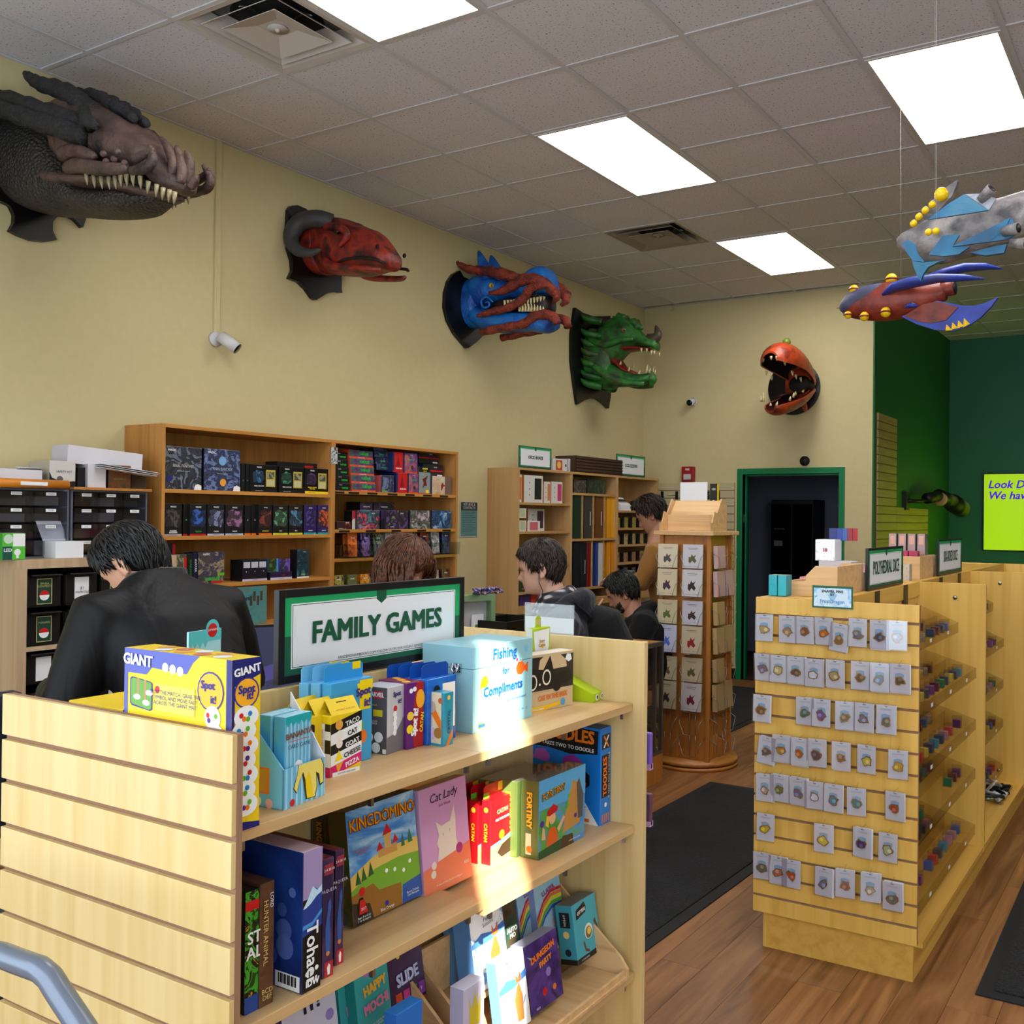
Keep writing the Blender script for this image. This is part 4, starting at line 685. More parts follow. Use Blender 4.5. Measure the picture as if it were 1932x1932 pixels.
l3('game_box', 'white comic card game standing high on the riser in the sun streak', 900, 962, 3.39, U3, .05, 1738, (wr, ink(90, 140, 200), ink(236, 236, 240)), rps, 'white comic card games')
l3('game_box', 'blue sided comic card game copy behind the sunlit one', 872, 930, 3.335, U3, .04, 1752, (ink(110, 160, 214), ink(96, 146, 206), ink(230, 230, 235)), [('d', '+x', .2, .7, .006, RED)], 'white comic card games')
l3('game_box', 'dark forest green card game with white lettering between comic and llama boxes', 958, 985, 3.355, U3, .03, 1700, (art('dark_forest', pal((20, 40, 36), (50, 80, 60), (100, 60, 40), (24, 36, 34)), 16, 12), BLK, BLK), [('t', '+x', .5, .42, 'AUTO\nMO', .015, WHT, dict(bold=.03))])
rb = art('llama_sky', pal((120, 190, 230), (160, 210, 236), (200, 190, 226)), 6, 13)
for k in range(2):
    l3('game_box', ['L.L.A.M.A card game with rainbow art nearest the otter box', 'second rainbow llama card game partly covered'][k], 1020-33*k, 1068-33*k, 3.375-.0*k-.02*k, U3, .024, 1676-0*k, (rb, ink(130, 150, 200), rb), [('t', '+x', .5, .82, 'L.L.A.M.A.', .0165, ink(150, 60, 140), dict(bold=.05, rotz=.15, sx=.85))] + [('p', '+x', [(0, .2+.06*j), (.3, .42+.06*j), (.6, .52+.06*j), (1, .5+.06*j), (1, .55+.06*j), (.6, .57+.06*j), (.3, .47+.06*j), (0, .25+.06*j)], [ink(60, 90, 200), GRN, YEL, ORG, RED][j]) for j in range(5)] + [('d', '+x', .6, .3, .011, ink(200, 190, 180)), ('p', '+x', rect(.2, .0, .5, .12), GRN), ('d', '+x', .3, .18, .007, RED)], 'rainbow llama games')
l3('game_box', 'dark violet monster game with jagged orange title', 1003, 1064, 3.475, L3+.012, .04, 1796, (art('violet_monster', pal((24, 14, 50), (60, 34, 110), (90, 60, 140), (30, 20, 60)), 9, 14), ink(30, 24, 50), ink(150, 150, 170)), [('t', '+x', .5, .78, 'DUNGEON', .0195, ink(240, 120, 30), dict(bold=.06, rotz=.14)), ('t', '+x', .55, .64, 'PARTY', .017, ink(240, 140, 30), dict(bold=.06, rotz=.14)), ('d', '+x', .62, .46, .01, ink(150, 120, 190)), ('d', '+x', .45, .22, .009, RED), ('d', '+x', .75, .2, .007, ORG), ('p', '+x', [(.05, .84), (.15, .76), (.12, .68), (.2, .78)], ink(120, 200, 230)), ('t', '+x', .2, .06, 'IELLO', .006, WHT)])
l3('game_box', 'turquoise OTTERS card game with grey otters round a ball', 1091, 1135, 3.45, L3+.03, .05, 1718, (ink(70, 170, 190), ink(60, 150, 170), ink(110, 120, 120)), [('p', '+x', [(.12, .72), (.14, .88), (.5, .96), (.56, .86), (.52, .78)], BLK), ('t', '+x', .33, .83, 'OTTERS', .011, WHT, dict(bold=.04, rotz=.12)), ('d', '+x', .56, .44, .019, ink(236, 232, 220)), ('d', '+x', .56, .42, .0145, ink(120, 100, 84)), ('d', '+x', .58, .44, .009, ink(236, 206, 90)), ('p', '+x', [(.8, .55), (.9, .4), (.8, .2), (.86, .2), (.96, .42), (.86, .6)], ink(110, 60, 40)), ('p', '+x', [(.3, .3), (.36, .14), (.52, .1), (.5, .15), (.4, .18), (.36, .32)], ink(110, 60, 40)), ('p', '+x', rect(0, 0, 1, .09), BLK), ('t', '+x', .3, .045, '3+ FUN GAME', .006, WHT), ('p', '-y', rect(.2, .62, .8, .88), BLK), ('t', '-y', .5, .75, 'OTTERS', .008, WHT, dict(rotz=-math.pi/2)), ('d', '-y', .5, .5, .009, ink(236, 206, 120)), ('d', '-y', .5, .2, .009, ink(30, 40, 50)), ('p', '-y', rect(0, 0, 1, .09), BLK)])
# folding trolley handle at the frame corner
m_tubeg = mat('grey_lacquered_tube', (116, 124, 140), .28, .35)
t = thing('trolley', 'grey bent metal tube handle of a trolley beside the slatwall end', 'trolley', (3.0, -2.62, 0))
pz = [at(-60, 1790, 'y', -2.56), at(0, 1800, 'y', -2.56), at(30, 1812, 'y', -2.56), at(75, 1828, 'y', -2.56), at(95, 1845, 'y', -2.56), at(110, 1870, 'y', -2.56), at(160, 1945, 'y', -2.56), at(330, 2250, 'y', -2.58)]
pl = [p.copy() for p in pz]; far = [Vector((p.x, p.y-.0, p.z)) for p in pl]
sm = [pl[0]]
for i in range(1, len(pl)): sm += [pl[i-1].lerp(pl[i], .5), pl[i]]
e = sm[-1]; B().tube(sm+[Vector((e.x+.1, e.y, .06))], .0165, 14).build('handle_tube', m_tubeg, t, world=True)
B().tube([pl[0], pl[0]+Vector((-.25, -.02, -.02)), pl[0]+Vector((-.33, -.02, -.1)), Vector((pl[0].x-.35, -2.58, .06))], .0165, 14).build('handle_tube', m_tubeg, t, world=True)
bx0, bx1 = pl[0].x-.4, e.x+.15
B().box((bx0, -2.64, .06), (bx1, -2.44, .085)).build('deck', m_dark, t, world=True, bevel=.004)
for xx in (bx0+.06, bx1-.06):
    for yy in (-2.61, -2.47): B().cyl((xx, yy-.012, .03), (xx, yy+.012, .03), .03, 16).build('wheel', m_black, t, world=True)
# ================================================================== wall bookcases
m_oak = wood('honey_oak_veneer', (196, 138, 72), (168, 108, 48), 'Z', .8, .42)
m_oak_y = wood('honey_oak_veneer_shelf', (200, 140, 66), (176, 112, 44), 'Y', .8, .42)
m_birchz = wood('birch_veneer', (196, 156, 104), (174, 132, 82), 'Z', .8, .45)
m_birchy = wood('birch_veneer_shelf', (192, 150, 94), (172, 128, 74), 'Y', .8, .45)
def bookcase(label, y0, y1, divs, ztop, zbot, depth, shelves, mz, my, t=.019):
    c = thing('bookcase', label, 'bookcase', (depth/2, (y0+y1)/2, zbot))
    B().box((.001, y0+t, zbot), (.008, y1-t, ztop-t)).build('back_panel', mz, c, world=True)
    for y in [y0+t/2]+divs+[y1-t/2]:
        w = t if y in (y0+t/2, y1-t/2) else .034
        B().box((.001, y-w/2, zbot), (depth, y+w/2, ztop-(t if w == .034 else 0))).build('side_panel' if w == t else 'divider', mz, c, world=True, bevel=.001)
    B().box((.001, y0+t, ztop-t), (depth-.002, y1-t, ztop)).build('top_board', my, c, world=True, bevel=.001)
    B().box((.008, y0+t, zbot), (depth-.003, y1-t, zbot+.06)).build('base_board', my, c, world=True)
    es = [y0+t]+[q for d in divs for q in (d-.017, d+.017)]+[y1-t]
    for k, zs in enumerate(shelves):
        for z in zs: B().box((.008, es[2*k]+.001, z-.02), (depth-.002, es[2*k+1]-.001, z)).build('shelf', my, c, world=True, bevel=.001)
    return c
AZ = [[1.655, 1.415, 1.16, .8, .42], [1.68, 1.443, 1.265, 1.03, .7, .4]]
bookcase('honey oak double bookcase of boxed trading cards on the long tan wall', -.143, 2.23, [1.03], 1.985, 0, .31, AZ, m_oak, m_oak_y)
BZ = [[1.645, 1.417, 1.159, .945], [1.74, 1.35, .93], [1.6, 1.44, 1.286, 1.122, .977]]
bookcase('birch triple bookcase of deck boxes, binders and card sleeves in the wall corner', 2.985, 5.36, [3.76, 4.545], 1.915, .775, .30, BZ, m_birchz, m_birchy)
for z_, us in ((AZ[1][0], (640, 668, 703, 741, 774, 807, 838)), (AZ[1][1], (650, 700, 748, 796, 843))):
    for u_ in us:
        p_ = at(u_, XP(u_, .31, z_)[1], 'x', .31); B().box((.3085, p_.y-.045, z_-.017), (.3095, p_.y+.045, z_-.005)).build('shelf_label', m_black, bpy.data.objects['bookcase'], world=True)
def sb(name, label, cat, uL, uR, vtop, z, x, depth, mats, items=(), group=None, h=None, lean=0):
    vm = XP(uL, x, z)[1]; a = at(uL, vm, 'x', x); b_ = at(uR, XP(uR, x, z)[1], 'x', x); w = b_.y-a.y
    h = h or at((uL+uR)/2, vtop, 'x', x).z-z
    return carton(name, label, cat, (x-depth/2-(h*.0 if not lean else 0), (a.y+b_.y)/2, z+(abs(math.sin(lean))*depth/2)), 0, (depth, w-.0015, h), mats, items, group, lean)
def deckart(seed, base, hi): return art('deck_art_%d' % seed, [base, tuple(int(q*.5) for q in hi), base, hi, tuple(int(q*.6) for q in base)], 11, seed, dist=2.5)
def deck_items(title, band, tcol=WHT, sz=.008):
    return [('t', '+x', .5, .9, 'MAGIC', sz*1.15, WHT, dict(bold=.03)), ('t', '+x', .5, .13, title, sz, tcol, dict(bold=.04)), ('p', '+x', rect(0, 0, 1, .06), band), ('t', '+x', .5, .03, 'COMMANDER DECK', sz*.55, BLK)]
G1 = 'boxed card sets on the first oak bay'
sb('card_set_box', 'large dark FINAL FANTASY boxed set at the left end of the top oak shelf', 'card box', 309, 380, 843, AZ[0][0], .29, .05, (deckart(41, (26, 24, 30), (120, 130, 150)), BLK, BLK), [('t', '+x', .2, .91, 'MAGIC', .016, WHT, dict(bold=.03)), ('t', '+x', .5, .55, 'FINAL FANTASY', .022, ink(210, 206, 196), dict(sx=.8)), ('t', '+x', .5, .43, 'COMMANDER DECK COLLECTION', .005, WHT), ('p', '+x', [(.8, 0), (.82, .1), (.9, .14), (1, .1), (1, 0)], WHT), ('d', '+x', .15, .25, .016, ink(40, 40, 120))], G1)
sb('card_set_box', 'large midnight blue FINAL FANTASY boxed set next to the dark one', 'card box', 384, 453, 848, AZ[0][0], .29, .05, (deckart(42, (30, 32, 66), (120, 140, 190)), BLK, BLK), [('t', '+x', .2, .91, 'MAGIC', .016, WHT, dict(bold=.03)), ('t', '+x', .5, .52, 'FINAL FANTASY', .022, ink(190, 200, 220), dict(sx=.8)), ('t', '+x', .5, .41, 'THE COLLECTORS EDITION SET', .005, WHT), ('d', '+x', .52, .2, .02, ink(240, 160, 60)), ('d', '+x', .5, .72, .024, ink(120, 170, 220)), ('p', '+x', [(.8, 0), (.82, .1), (.9, .14), (1, .1), (1, 0)], WHT)], G1)
for k in range(2):
    sb('card_deck_box', ['black plain side deck box just right of the blue boxed set', 'second black plain side deck box before the sword deck'][k], 'card box', 455+8.5*k, 462+8.5*k, 874+k, AZ[0][0], .27, .05, (BLK, BLK, BLK), [('d', '+x', .5, .4, .004, ink(40, 120, 140))], 'black commander decks on the top oak shelf')
for (u0, u1, v, tt, hi, band, lb, seed) in [(473, 523, 877, 'FINAL FANTASY', (60, 140, 200), BLK, 'black deck box with a blue sword on the top oak shelf', 43), (527, 573, 881, 'FINAL FANTASY', (70, 160, 120), BLK, 'black deck box with a teal haired figure on the top oak shelf', 44), (575, 619, 884, 'MARCH OF THE\nMACHINE', (120, 70, 150), YEL, 'black deck box with a yellow bottom band on the top oak shelf', 45)]:
    sb('card_deck_box', lb, 'card box', u0, u1, v, AZ[0][0], .285, .06, (mat('deck_black', (14, 13, 15), .35), BLK, BLK), [('t', '+x', .3, .9, 'MAGIC', .011, WHT, dict(bold=.03)), ('p', '+x', [(.08, .36), (.06, .7), (.25, .82), (.45, .74), (.5, .5), (.4, .34)], deckart(seed, (30, 28, 30), hi)), ('p', '+x', rect(.56, .2, .92, .82), ink(190, 170, 60)), ('p', '+x', rect(.6, .5, .88, .76), deckart(seed+30, (60, 80, 70), (170, 160, 120))), ('p', '+x', rect(.6, .24, .88, .46), ink(200, 190, 150)), ('t', '+x', .3, .22, tt, .0095, YEL if band is YEL else WHT, dict(bold=.03)), ('p', '+x', rect(0, 0, 1, .1), band), ('t', '+x', .3, .05, 'COMMANDER DECK', .006, WHT if band is BLK else BLK)], 'black commander decks on the top oak shelf')
sb('card_tray_box', 'black counter tray with a red label behind the top shelf decks', 'card box', 522, 607, 873, AZ[0][0], .19, .1, (BLK, BLK, BLK), [('p', '+x', rect(.6, .82, .8, .92), RED)], None)
row = [(309, 343, 950, 'MODERN\nHORIZONS', (90, 84, 80), ink(170, 166, 160), 'charcoal deck box with grey band at the left end of the second oak shelf'), (345, 357, 951, '', (10, 12, 10), RED, 'narrow black spine with a green spark on the second oak shelf'), (358, 389, 951, 'TURTLES', (60, 110, 200), RED, 'deck box with red band and green title on the second oak shelf'),
       (391, 423, 951, 'TARKIR', (150, 160, 200), ink(190, 200, 226), 'deck box with pale figures and icy band, left of its twin'), (425, 459, 952, 'TARKIR', (170, 120, 160), ink(190, 200, 226), 'deck box with violet blade art and icy band, right of its twin'), (461, 473, 953, '', (20, 16, 12), ORG, 'first narrow black spine with orange foot on the second oak shelf'), (474, 487, 953, '', (20, 16, 14), ORG, 'second narrow black spine with orange foot on the second oak shelf'),
       (488, 513, 952, 'AETHERDRIFT', (150, 70, 60), ORG, 'deck box with orange racing title on the second oak shelf'), (515, 543, 953, 'EDGE', (110, 190, 140), ink(206, 214, 40), 'deck box with lime streaks and yellow band, first of two'), (545, 571, 953, 'EDGE', (90, 150, 190), ink(206, 214, 40), 'deck box with icy blue face and yellow band, second of two'), (573, 597, 953, 'LORWYN', (90, 70, 170), TEA, 'violet deck box with teal band near the oak divider'), (599, 622, 953, 'LORWYN', (230, 110, 70), TEA, 'violet deck box with orange flame next to the oak divider')]
for k, (u0, u1, v, tt, hi, band, lb) in enumerate(row):
    nar = u1-u0 < 16
    sb('card_deck_box', lb, 'card box', u0, u1, v, AZ[0][1], .288 if not nar else .265, .06, (BLK if k < 10 else ink(48, 30, 92), BLK, BLK), [] if nar else [('p', '+x', [(.12, .3), (.02, .5), (.16, .66), (.1, .8), (.42, .84), (.62, .78), (.95, .82), (.88, .6), (.98, .44), (.8, .26), (.5, .3)], deckart(60+k, (24, 20, 26), hi))])
    deco(LASTC[0], .06, LASTC[1], LASTC[2], ([('d', '+x', .5, .5, .005, ink(60, 180, 60) if k == 1 else ink(150, 150, 150)), ('p', '+x', rect(0, 0, 1, .06), band)] if nar else deck_items(tt, band, ink(60, 190, 60) if tt == 'TURTLES' else ink(240, 200, 60) if band is ORG else WHT, .0095 if u1-u0 > 28 else .0075))); LASTC[0]['group'] = 'commander decks on the second oak shelf'
zz = AZ[0][2]
nb = ink(24, 26, 60)
sb('card_set_box', 'navy set box with a red edge half hidden behind the dark jacket', 'card box', 300, 330, 1026, zz, .25, .1, (nb, nb, nb), [('p', '+x', rect(.82, .4, 1, 1), RED), ('p', '+x', rect(0, .5, .3, .62), GRN)], None)
sb('card_set_box', 'navy and red card set box lower behind the dark jacket', 'card box', 318, 352, 1046, zz, .285, .08, (deckart(75, (30, 30, 60), (190, 60, 50)), nb, nb), [('p', '+x', rect(.84, 0, 1, .9), RED)], None)
sb('card_set_box', 'narrow black spine with green lettering on the third oak shelf', 'card box', 353, 364, 1045, zz, .285, .08, (BLK, BLK, nb), [('t', '+x', .5, .5, 'WAKANDA', .02, ink(40, 150, 60), dict(rotz=-math.pi/2))], None)
sb('card_set_box', 'narrow navy spine with white lettering on the third oak shelf', 'card box', 364.5, 372, 1043, zz, .285, .08, (nb, nb, nb), [('t', '+x', .5, .6, 'AVATAR', .018, WHT, dict(rotz=-math.pi/2))], None)
sb('card_set_box', 'large navy set box with crowded bronze art and green TURTLES title', 'card box', 373, 423, 1041, zz, .288, .08, (deckart(76, (40, 44, 84), (170, 150, 110)), nb, nb), [('t', '+x', .3, .92, 'MAGIC', .014, WHT, dict(bold=.03)), ('t', '+x', .52, .14, 'TURTLES', .024, ink(50, 180, 60), dict(bold=.05)), ('p', '+x', rect(.5, .02, .95, .08), RED), ('p', '+x', rect(.74, .24, 1, .33), GRN)], None)
sb('card_tray_box', 'black open card tray with white lettered tabs on the third oak shelf', 'card box', 457, 504, 1056, zz, .285, .1, (mat('tray_black', (24, 20, 34), .4), BLK, BLK), [('p', '+x', rect(.04, .62, .3, .9), ink(196, 196, 204)), ('p', '+x', rect(.35, .62, .62, .9), ink(196, 196, 204)), ('p', '+x', rect(.67, .62, .95, .9), ink(196, 196, 204)), ('p', '+x', rect(0, 0, 1, .1), ink(190, 186, 206)), ('t', '+x', .5, .05, 'IN SEARCH', .007, BLK), ('d', '+x', .15, .45, .003, WHT), ('d', '+x', .5, .45, .003, WHT), ('d', '+x', .85, .45, .003, WHT)], None)
for k in range(2):
    sb('card_deck_box', ['small deck box with green goblin art standing in the black tray', 'small deck box with blue wizard art standing in the black tray'][k], 'card box', 505+22*k, 525+22*k, 1054, zz+.001, .255, .05, (deckart(78+k, (20, 24, 36), [(90, 140, 60), (120, 110, 190)][k]), [ink(40, 120, 180), ink(110, 60, 170)][k], BLK), [('t', '+x', .45, .9, 'MAGIC', .007, RED, dict(bold=.03)), ('p', '+x', rect(.82, 0, 1, 1), [ink(60, 140, 200), ink(120, 70, 180)][k])], 'small decks in the black tray')
sb('card_tray_box', 'dark purple card tray front with white band before the small decks', 'card box', 510, 551, 1079, zz, .3, .03, (ink(44, 22, 60), BLK, BLK), [('t', '+x', .6, .6, 'MAGIC', .008, RED, dict(bold=.03)), ('p', '+x', rect(0, 0, 1, .3), ink(200, 196, 214)), ('t', '+x', .5, .15, 'IN SEARCH OF', .006, BLK)], None)
sb('card_deck_box', 'black deck box with teal dragon swirl at the right of the third oak shelf', 'card box', 560, 583, 1037, zz, .28, .06, (deckart(81, (16, 22, 26), (60, 130, 150)), BLK, BLK), [('t', '+x', .6, .92, 'MAGIC', .008, WHT), ('t', '+x', .5, .12, 'STRIX', .012, ink(160, 190, 40), dict(bold=.05)), ('p', '+x', rect(0, 0, 1, .05), WHT)], None)
# right oak bay
z1 = AZ[1][0]; tg = ink(50, 190, 70); mt = art('turtle_box_art', pal((40, 26, 56), (96, 54, 110), (60, 110, 90), (30, 60, 80)), 20, 91)
for k in range(5):
    sb('booster_box', 'black booster box, %s from the bottom of the leftmost right bay stack' % ['one', 'two', 'three', 'four', 'five'][k], 'card box', 634-.6*k, 661-1.4*k, 0, z1+.0485*k, .29-.01*k, .14, (BLK, BLK, BLK), [('t', '+x', .3, .75, 'MAGIC', .008, WHT), ('t', '+x', .6, .35, 'TURTLES', .013, tg, dict(bold=.05))], 'black booster boxes in a stack', h=.048)
for k in range(5):
    sb('booster_box', 'orange banded play booster box, number %s from the bottom of its stack' % ['one', 'two', 'three', 'four', 'five'][k], 'card box', 664-1.4*k, 709-1.4*k, 0, z1+.052*k, .292-.008*k, .14, (mt, ink(220, 70, 30), ink(60, 40, 60)), [('p', '+x', rect(0, .0, 1, .2), ink(226, 76, 30)), ('t', '+x', .5, .1, 'PLAY BOOSTERS', .008, WHT), ('t', '+x', .6, .58, 'TURTLES', .021, tg, dict(bold=.06)), ('t', '+x', .6, .88, 'MAGIC', .005, WHT)], 'orange banded booster boxes in a stack', h=.051)
for k, (v, h) in enumerate([(870, .04), (860, .05), (850, .05), (840, .05)]):
    sb('booster_box', 'dark blue booster box, number %s from the bottom behind the orange banded stack' % ['one', 'two', 'three', 'four'][k], 'card box', 710-2.0*k, 737-2.2*k, 0, z1+.145+.042*k, .24, .12, (deckart(92+k, (20, 22, 50), (90, 100, 160)), BLK, BLK), [('t', '+x', .5, .4, 'TURTLES', .012, tg, dict(bold=.05))], 'dark blue booster boxes in a stack', h=.041)
sb('card_set_box', 'dark night sky set box with pink edge below the dark blue stack', 'card box', 718, 743, 897, z1, .29, .2, (deckart(97, (28, 30, 56), (120, 130, 170)), ink(190, 90, 90), nb), [('p', '+x', rect(.1, .05, .5, .12), GRN)], None)
red_ = ink(196, 24, 32)
for k in range(2):
    sb('card_set_box', ['lower blue box with big red masked panel in the right oak bay', 'upper blue box with big red masked panel stacked in the right oak bay'][k], 'card box', 746-7*k+2, 769-8*k, 0, z1+.135*k, .29-.01*k, .14, (red_, ink(30, 40, 90), ink(30, 40, 90)), [('p', '+x', rect(0, 0, .12, 1), ink(30, 40, 100)), ('p', '+x', [(.3, .3), (.5, .9), (.7, .3)], ink(150, 14, 24)), ('t', '+x', .55, .2, 'SPIDER-MAN', .013, WHT, dict(bold=.04, sx=.8)), ('p', '+x', rect(0, 0, 1, .06), red_)], 'blue boxes with red panels', h=.134)
    sb('card_set_box', ['lower sunset set box with green title next to the red panel box', 'upper sunset set box with green title stacked on its twin'][k], 'card box', 771-8*k, 789-1.5*k, 0, z1+.135*k, .288-.01*k, .14, (art('sunset_print', pal((40, 40, 90), (110, 60, 130), (190, 110, 90), (60, 90, 160)), 10, 33), ink(40, 60, 120), ink(40, 60, 120)), [('t', '+x', .5, .9, 'MAGIC', .009, WHT), ('t', '+x', .5, .66, 'TURTLES', .014, ink(60, 190, 130), dict(bold=.05)), ('d', '+x', .6, .28, .014, ink(70, 40, 40)), ('p', '+x', rect(0, 0, 1, .08), ink(226, 70, 30))], 'sunset set boxes', h=.134)
sb('card_set_box', 'grey comic cover box titled AMAZING FANTASY in yellow', 'card box', 790, 812, 881, z1, .292, .05, (ink(140, 146, 146), ink(60, 60, 70), BLK), [('p', '+x', rect(0, .8, 1, 1), BLK), ('t', '+x', .5, .93, 'AMAZING', .014, YEL, dict(bold=.05, sx=.85)), ('t', '+x', .5, .84, 'FANTASY', .01, YEL, dict(bold=.04, sx=.85)), ('p', '+x', [(.3, .2), (.4, .4), (.3, .55), (.5, .6), (.8, .7), (.6, .5), (.7, .3), (.5, .3)], ink(110, 30, 34)), ('p', '+x', rect(.6, .02, .85, .16), YEL), ('p', '+x', rect(0, .0, 1, .03), red_)], None)
for k in range(2):
    sb('booster_box', ['navy and black booster box with a red stripe, upper of two at the back', 'navy and black booster box with a red stripe, lower of two at the back'][k], 'card box', 790+8*k, 827+9*k, 0, z1+.215-.09*k, .2+.03*k, .16, (ink(36, 30, 40), ink(30, 44, 100), ink(30, 44, 100)), [('t', '+x', .6, .75, 'SPIDER', .012, WHT), ('p', '+x', rect(0, .4, 1, .52), red_), ('p', '+x', rect(.7, .06, .95, .18), WHT)], None, h=.085)
sb('card_set_box', 'cream box with a small leaping red figure at the right end of the top shelf', 'card box', 815, 851, 899, z1, .292, .06, (art('cream_sand', pal((226, 214, 200), (216, 190, 160), (180, 140, 110)), 4, 34), ink(60, 70, 120), ink(220, 214, 206)), [('t', '+x', .3, .8, 'MAGIC', .01, BLK), ('p', '+x', [(.45, .5), (.55, .7), (.6, .55), (.75, .5), (.6, .45), (.5, .2), (.46, .3)], ink(150, 50, 40)), ('p', '+x', rect(.66, .0, 1, 1), ink(120, 90, 80)), ('t', '+x', .2, .2, 'BUNDLE', .007, WHT)], None)
z2 = AZ[1][1]
row2 = [(636, 663, 984, (170, 60, 50), (60, 20, 20), 'low crimson and black boxed set at the left of the second right bay shelf', 'Foundations'), (674, 716, 963, (214, 80, 110), (40, 130, 150), 'white magenta and teal split JUMPSTART box', 'JUMPSTART'), (729, 770, 963, (40, 34, 46), (110, 70, 150), 'charcoal and violet armored figure box on the second right bay shelf', 'MODERN'), (774, 812, 963, (196, 176, 190), (110, 120, 110), 'pale lilac box with standing sages on the second right bay shelf', 'Pioneer'), (815, 851, 963, (70, 130, 190), (40, 70, 130), 'sky blue battle box at the right of the second right bay shelf', 'ALCHEMY')]
for k, (u0, u1, v, c1, c2, lb, tt) in enumerate(row2):
    sb('card_set_box', lb, 'card box', u0, u1, v, z2, .29, .07, (art('set_art_%d' % k, [c1, c2, (30, 26, 30), c1, (200, 190, 180)], 14, 50+k), ink(60, 50, 60), ink(90, 80, 90)), [('t', '+x', .7, .84, 'MAGIC', .01, WHT, dict(bold=.03)), ('t', '+x', .25, .12, tt, .008, WHT)], 'set boxes on the second right bay shelf')
for k, (u0, u1, lb) in enumerate([(664, 674, 'narrow white spine with a red corner beside the low crimson set'), (718, 728, 'narrow black spine with violet lettering beside the JUMPSTART box')]):
    sb('card_set_box', lb, 'card box', u0, u1, 964, z2, .27, .07, ([ink(220, 214, 210), ink(30, 26, 40)][k], BLK, BLK), [('p', '+x', [(0, .5), (1, .7), (1, 1), (0, 1)], [ink(190, 40, 60), ink(60, 40, 90)][k])], None)
for k in range(2):
    sb('booster_box', ['black booster box lying on top of the row, left one with white title', 'black booster box lying on top of the row, right one with violet stripe'][k], 'card box', 679+26*k, 703+43*k-k*2, 0, z2+.118, .22, .12, (deckart(101+k, (24, 20, 26), (90, 60, 110)), BLK, BLK), [('t', '+x', .5, .45, 'HORIZONS', .012, ink(226, 210, 230), dict(bold=.04)), ('p', '+x', rect(0, 0, 1, .1), ink(150, 146, 160))], 'booster boxes lying on top', h=.055)
# acrylic bins of booster packs
m_acr = clear('acrylic_sheet', (244, 246, 246), .06)
def acrylic_bin(label, y0, y1, z, h, n, x1=.35):
    t = thing('acrylic_bin', label, 'acrylic bin', ((.05+x1)/2, (y0+y1)/2, z), 0); w = (y1-y0)/2; d = (x1-.05)/2
    B().box((d-.003, -w, 0), (d, w, h)).build('front_sheet', m_acr, t); B().box((-d, -w, 0), (d-.004, w, .003)).build('bottom_sheet', m_acr, t)
    for k in range(n+1): B().box((-d, -w+2*w*k/n-.0015, .003), (d-.003, -w+2*w*k/n+.0015, h)).build('partition', m_acr, t)
    return t
pcs = [((40, 26, 70), (110, 80, 160)), ((200, 60, 30), (240, 140, 60)), ((50, 30, 90), (150, 120, 190)), ((40, 44, 40), (140, 150, 130)), ((220, 216, 214), (90, 90, 100)), ((30, 90, 130), (120, 190, 220)), ((60, 54, 60), (190, 180, 170)), ((24, 30, 60), (190, 60, 40)), ((150, 146, 150), (220, 220, 226)), ((20, 24, 60), (70, 80, 140))]
nm = ['indigo', 'orange red', 'violet', 'dark green', 'white', 'blue', 'charcoal', 'navy and red', 'silver', 'midnight']
z3 = AZ[1][2]; acrylic_bin('clear acrylic pack bin on the third right bay shelf', 1.07, 2.21, z3+.001, .085, 10)
acrylic_bin('clear acrylic pack bin on the fourth right bay shelf', 1.07, 2.21, AZ[1][3]+.001, .075, 10)
for r, (z, h) in enumerate([(z3, .145), (AZ[1][3], .12)]):
    for k in range(10):
        y = 1.127+.114*k
        if r == 0 and k in (0,): continue
        base, hi = pcs[(k+3*r) % 10]
        if r: base, hi = [(70, 66, 50), (120, 110, 50), (190, 100, 30), (90, 84, 90), (60, 50, 40)][k % 5], [(190, 170, 80), (90, 110, 80), (240, 170, 60), (200, 190, 170), (120, 60, 60)][k % 5]
        for q in range(2):
            carton('booster_pack', '%s foil pack, %s in the %s slot of the %s acrylic bin' % ((nm[(k+3*r) % 10] if not r else ['olive', 'mustard', 'amber', 'stone', 'brown'][k % 5]), ['front one', 'rear one'][q], ['first', 'second', 'third', 'fourth', 'fifth', 'sixth', 'seventh', 'eighth', 'ninth', 'last'][k], ['upper', 'lower'][r]), 'booster pack', (.27-.04*q, y, z+.006), 0, (.012, .075, h-.01*q+random.uniform(0, .012)), (art('foil_%d_%d' % (r, k), [base, hi, base, (20, 20, 24)], 22, k+20*r, rough=.2), art('foil_%d_%d' % (r, k), [base], 1), m_dark), [('t', '+x', .5, .78, 'MAGIC', .011, WHT, dict(bold=.03))] if q == 0 else [], 'foil booster packs in acrylic bins', lean=-.06)
# shelf price labels
# ---- bookcase in the corner: deck boxes, binders, sleeves
wb_ = ink(216, 212, 206)
def dbox(label, uL, uR, vt, z, col, win=True, x=.28, d=.09):
    it = [('p', '+x', rect(.55, .12, .92, .9), ink(*col))] if win else [('p', '+x', rect(.18, .1, .82, .9), ink(*col))]
    it += [('d', '+x', .28, .72, .006, ink(*col)), ('d', '+x', .28, .5, .006, ink(*col)), ('d', '+x', .28, .28, .006, ink(*col)), ('t', '+x', .3, .9, 'BOX', .007, BLK)] if win else []
    sb('deck_box', label, 'deck box', uL, uR, vt, z, x, d, (wb_, ink(190, 120, 60), wb_), it, 'boxed card deck boxes')
b0, b1, b2, b3 = BZ[0]
dbox('narrow orange edged deck box at the left of the top birch shelf', 979, 984, 895, b0, (220, 110, 30), False)
dbox('large white deck box with black window on the top birch shelf', 988.5, 1024, 897, b0, (28, 34, 30))
dbox('white deck box with orange window on the top birch shelf', 1026, 1038.5, 909, b0, (206, 120, 50))
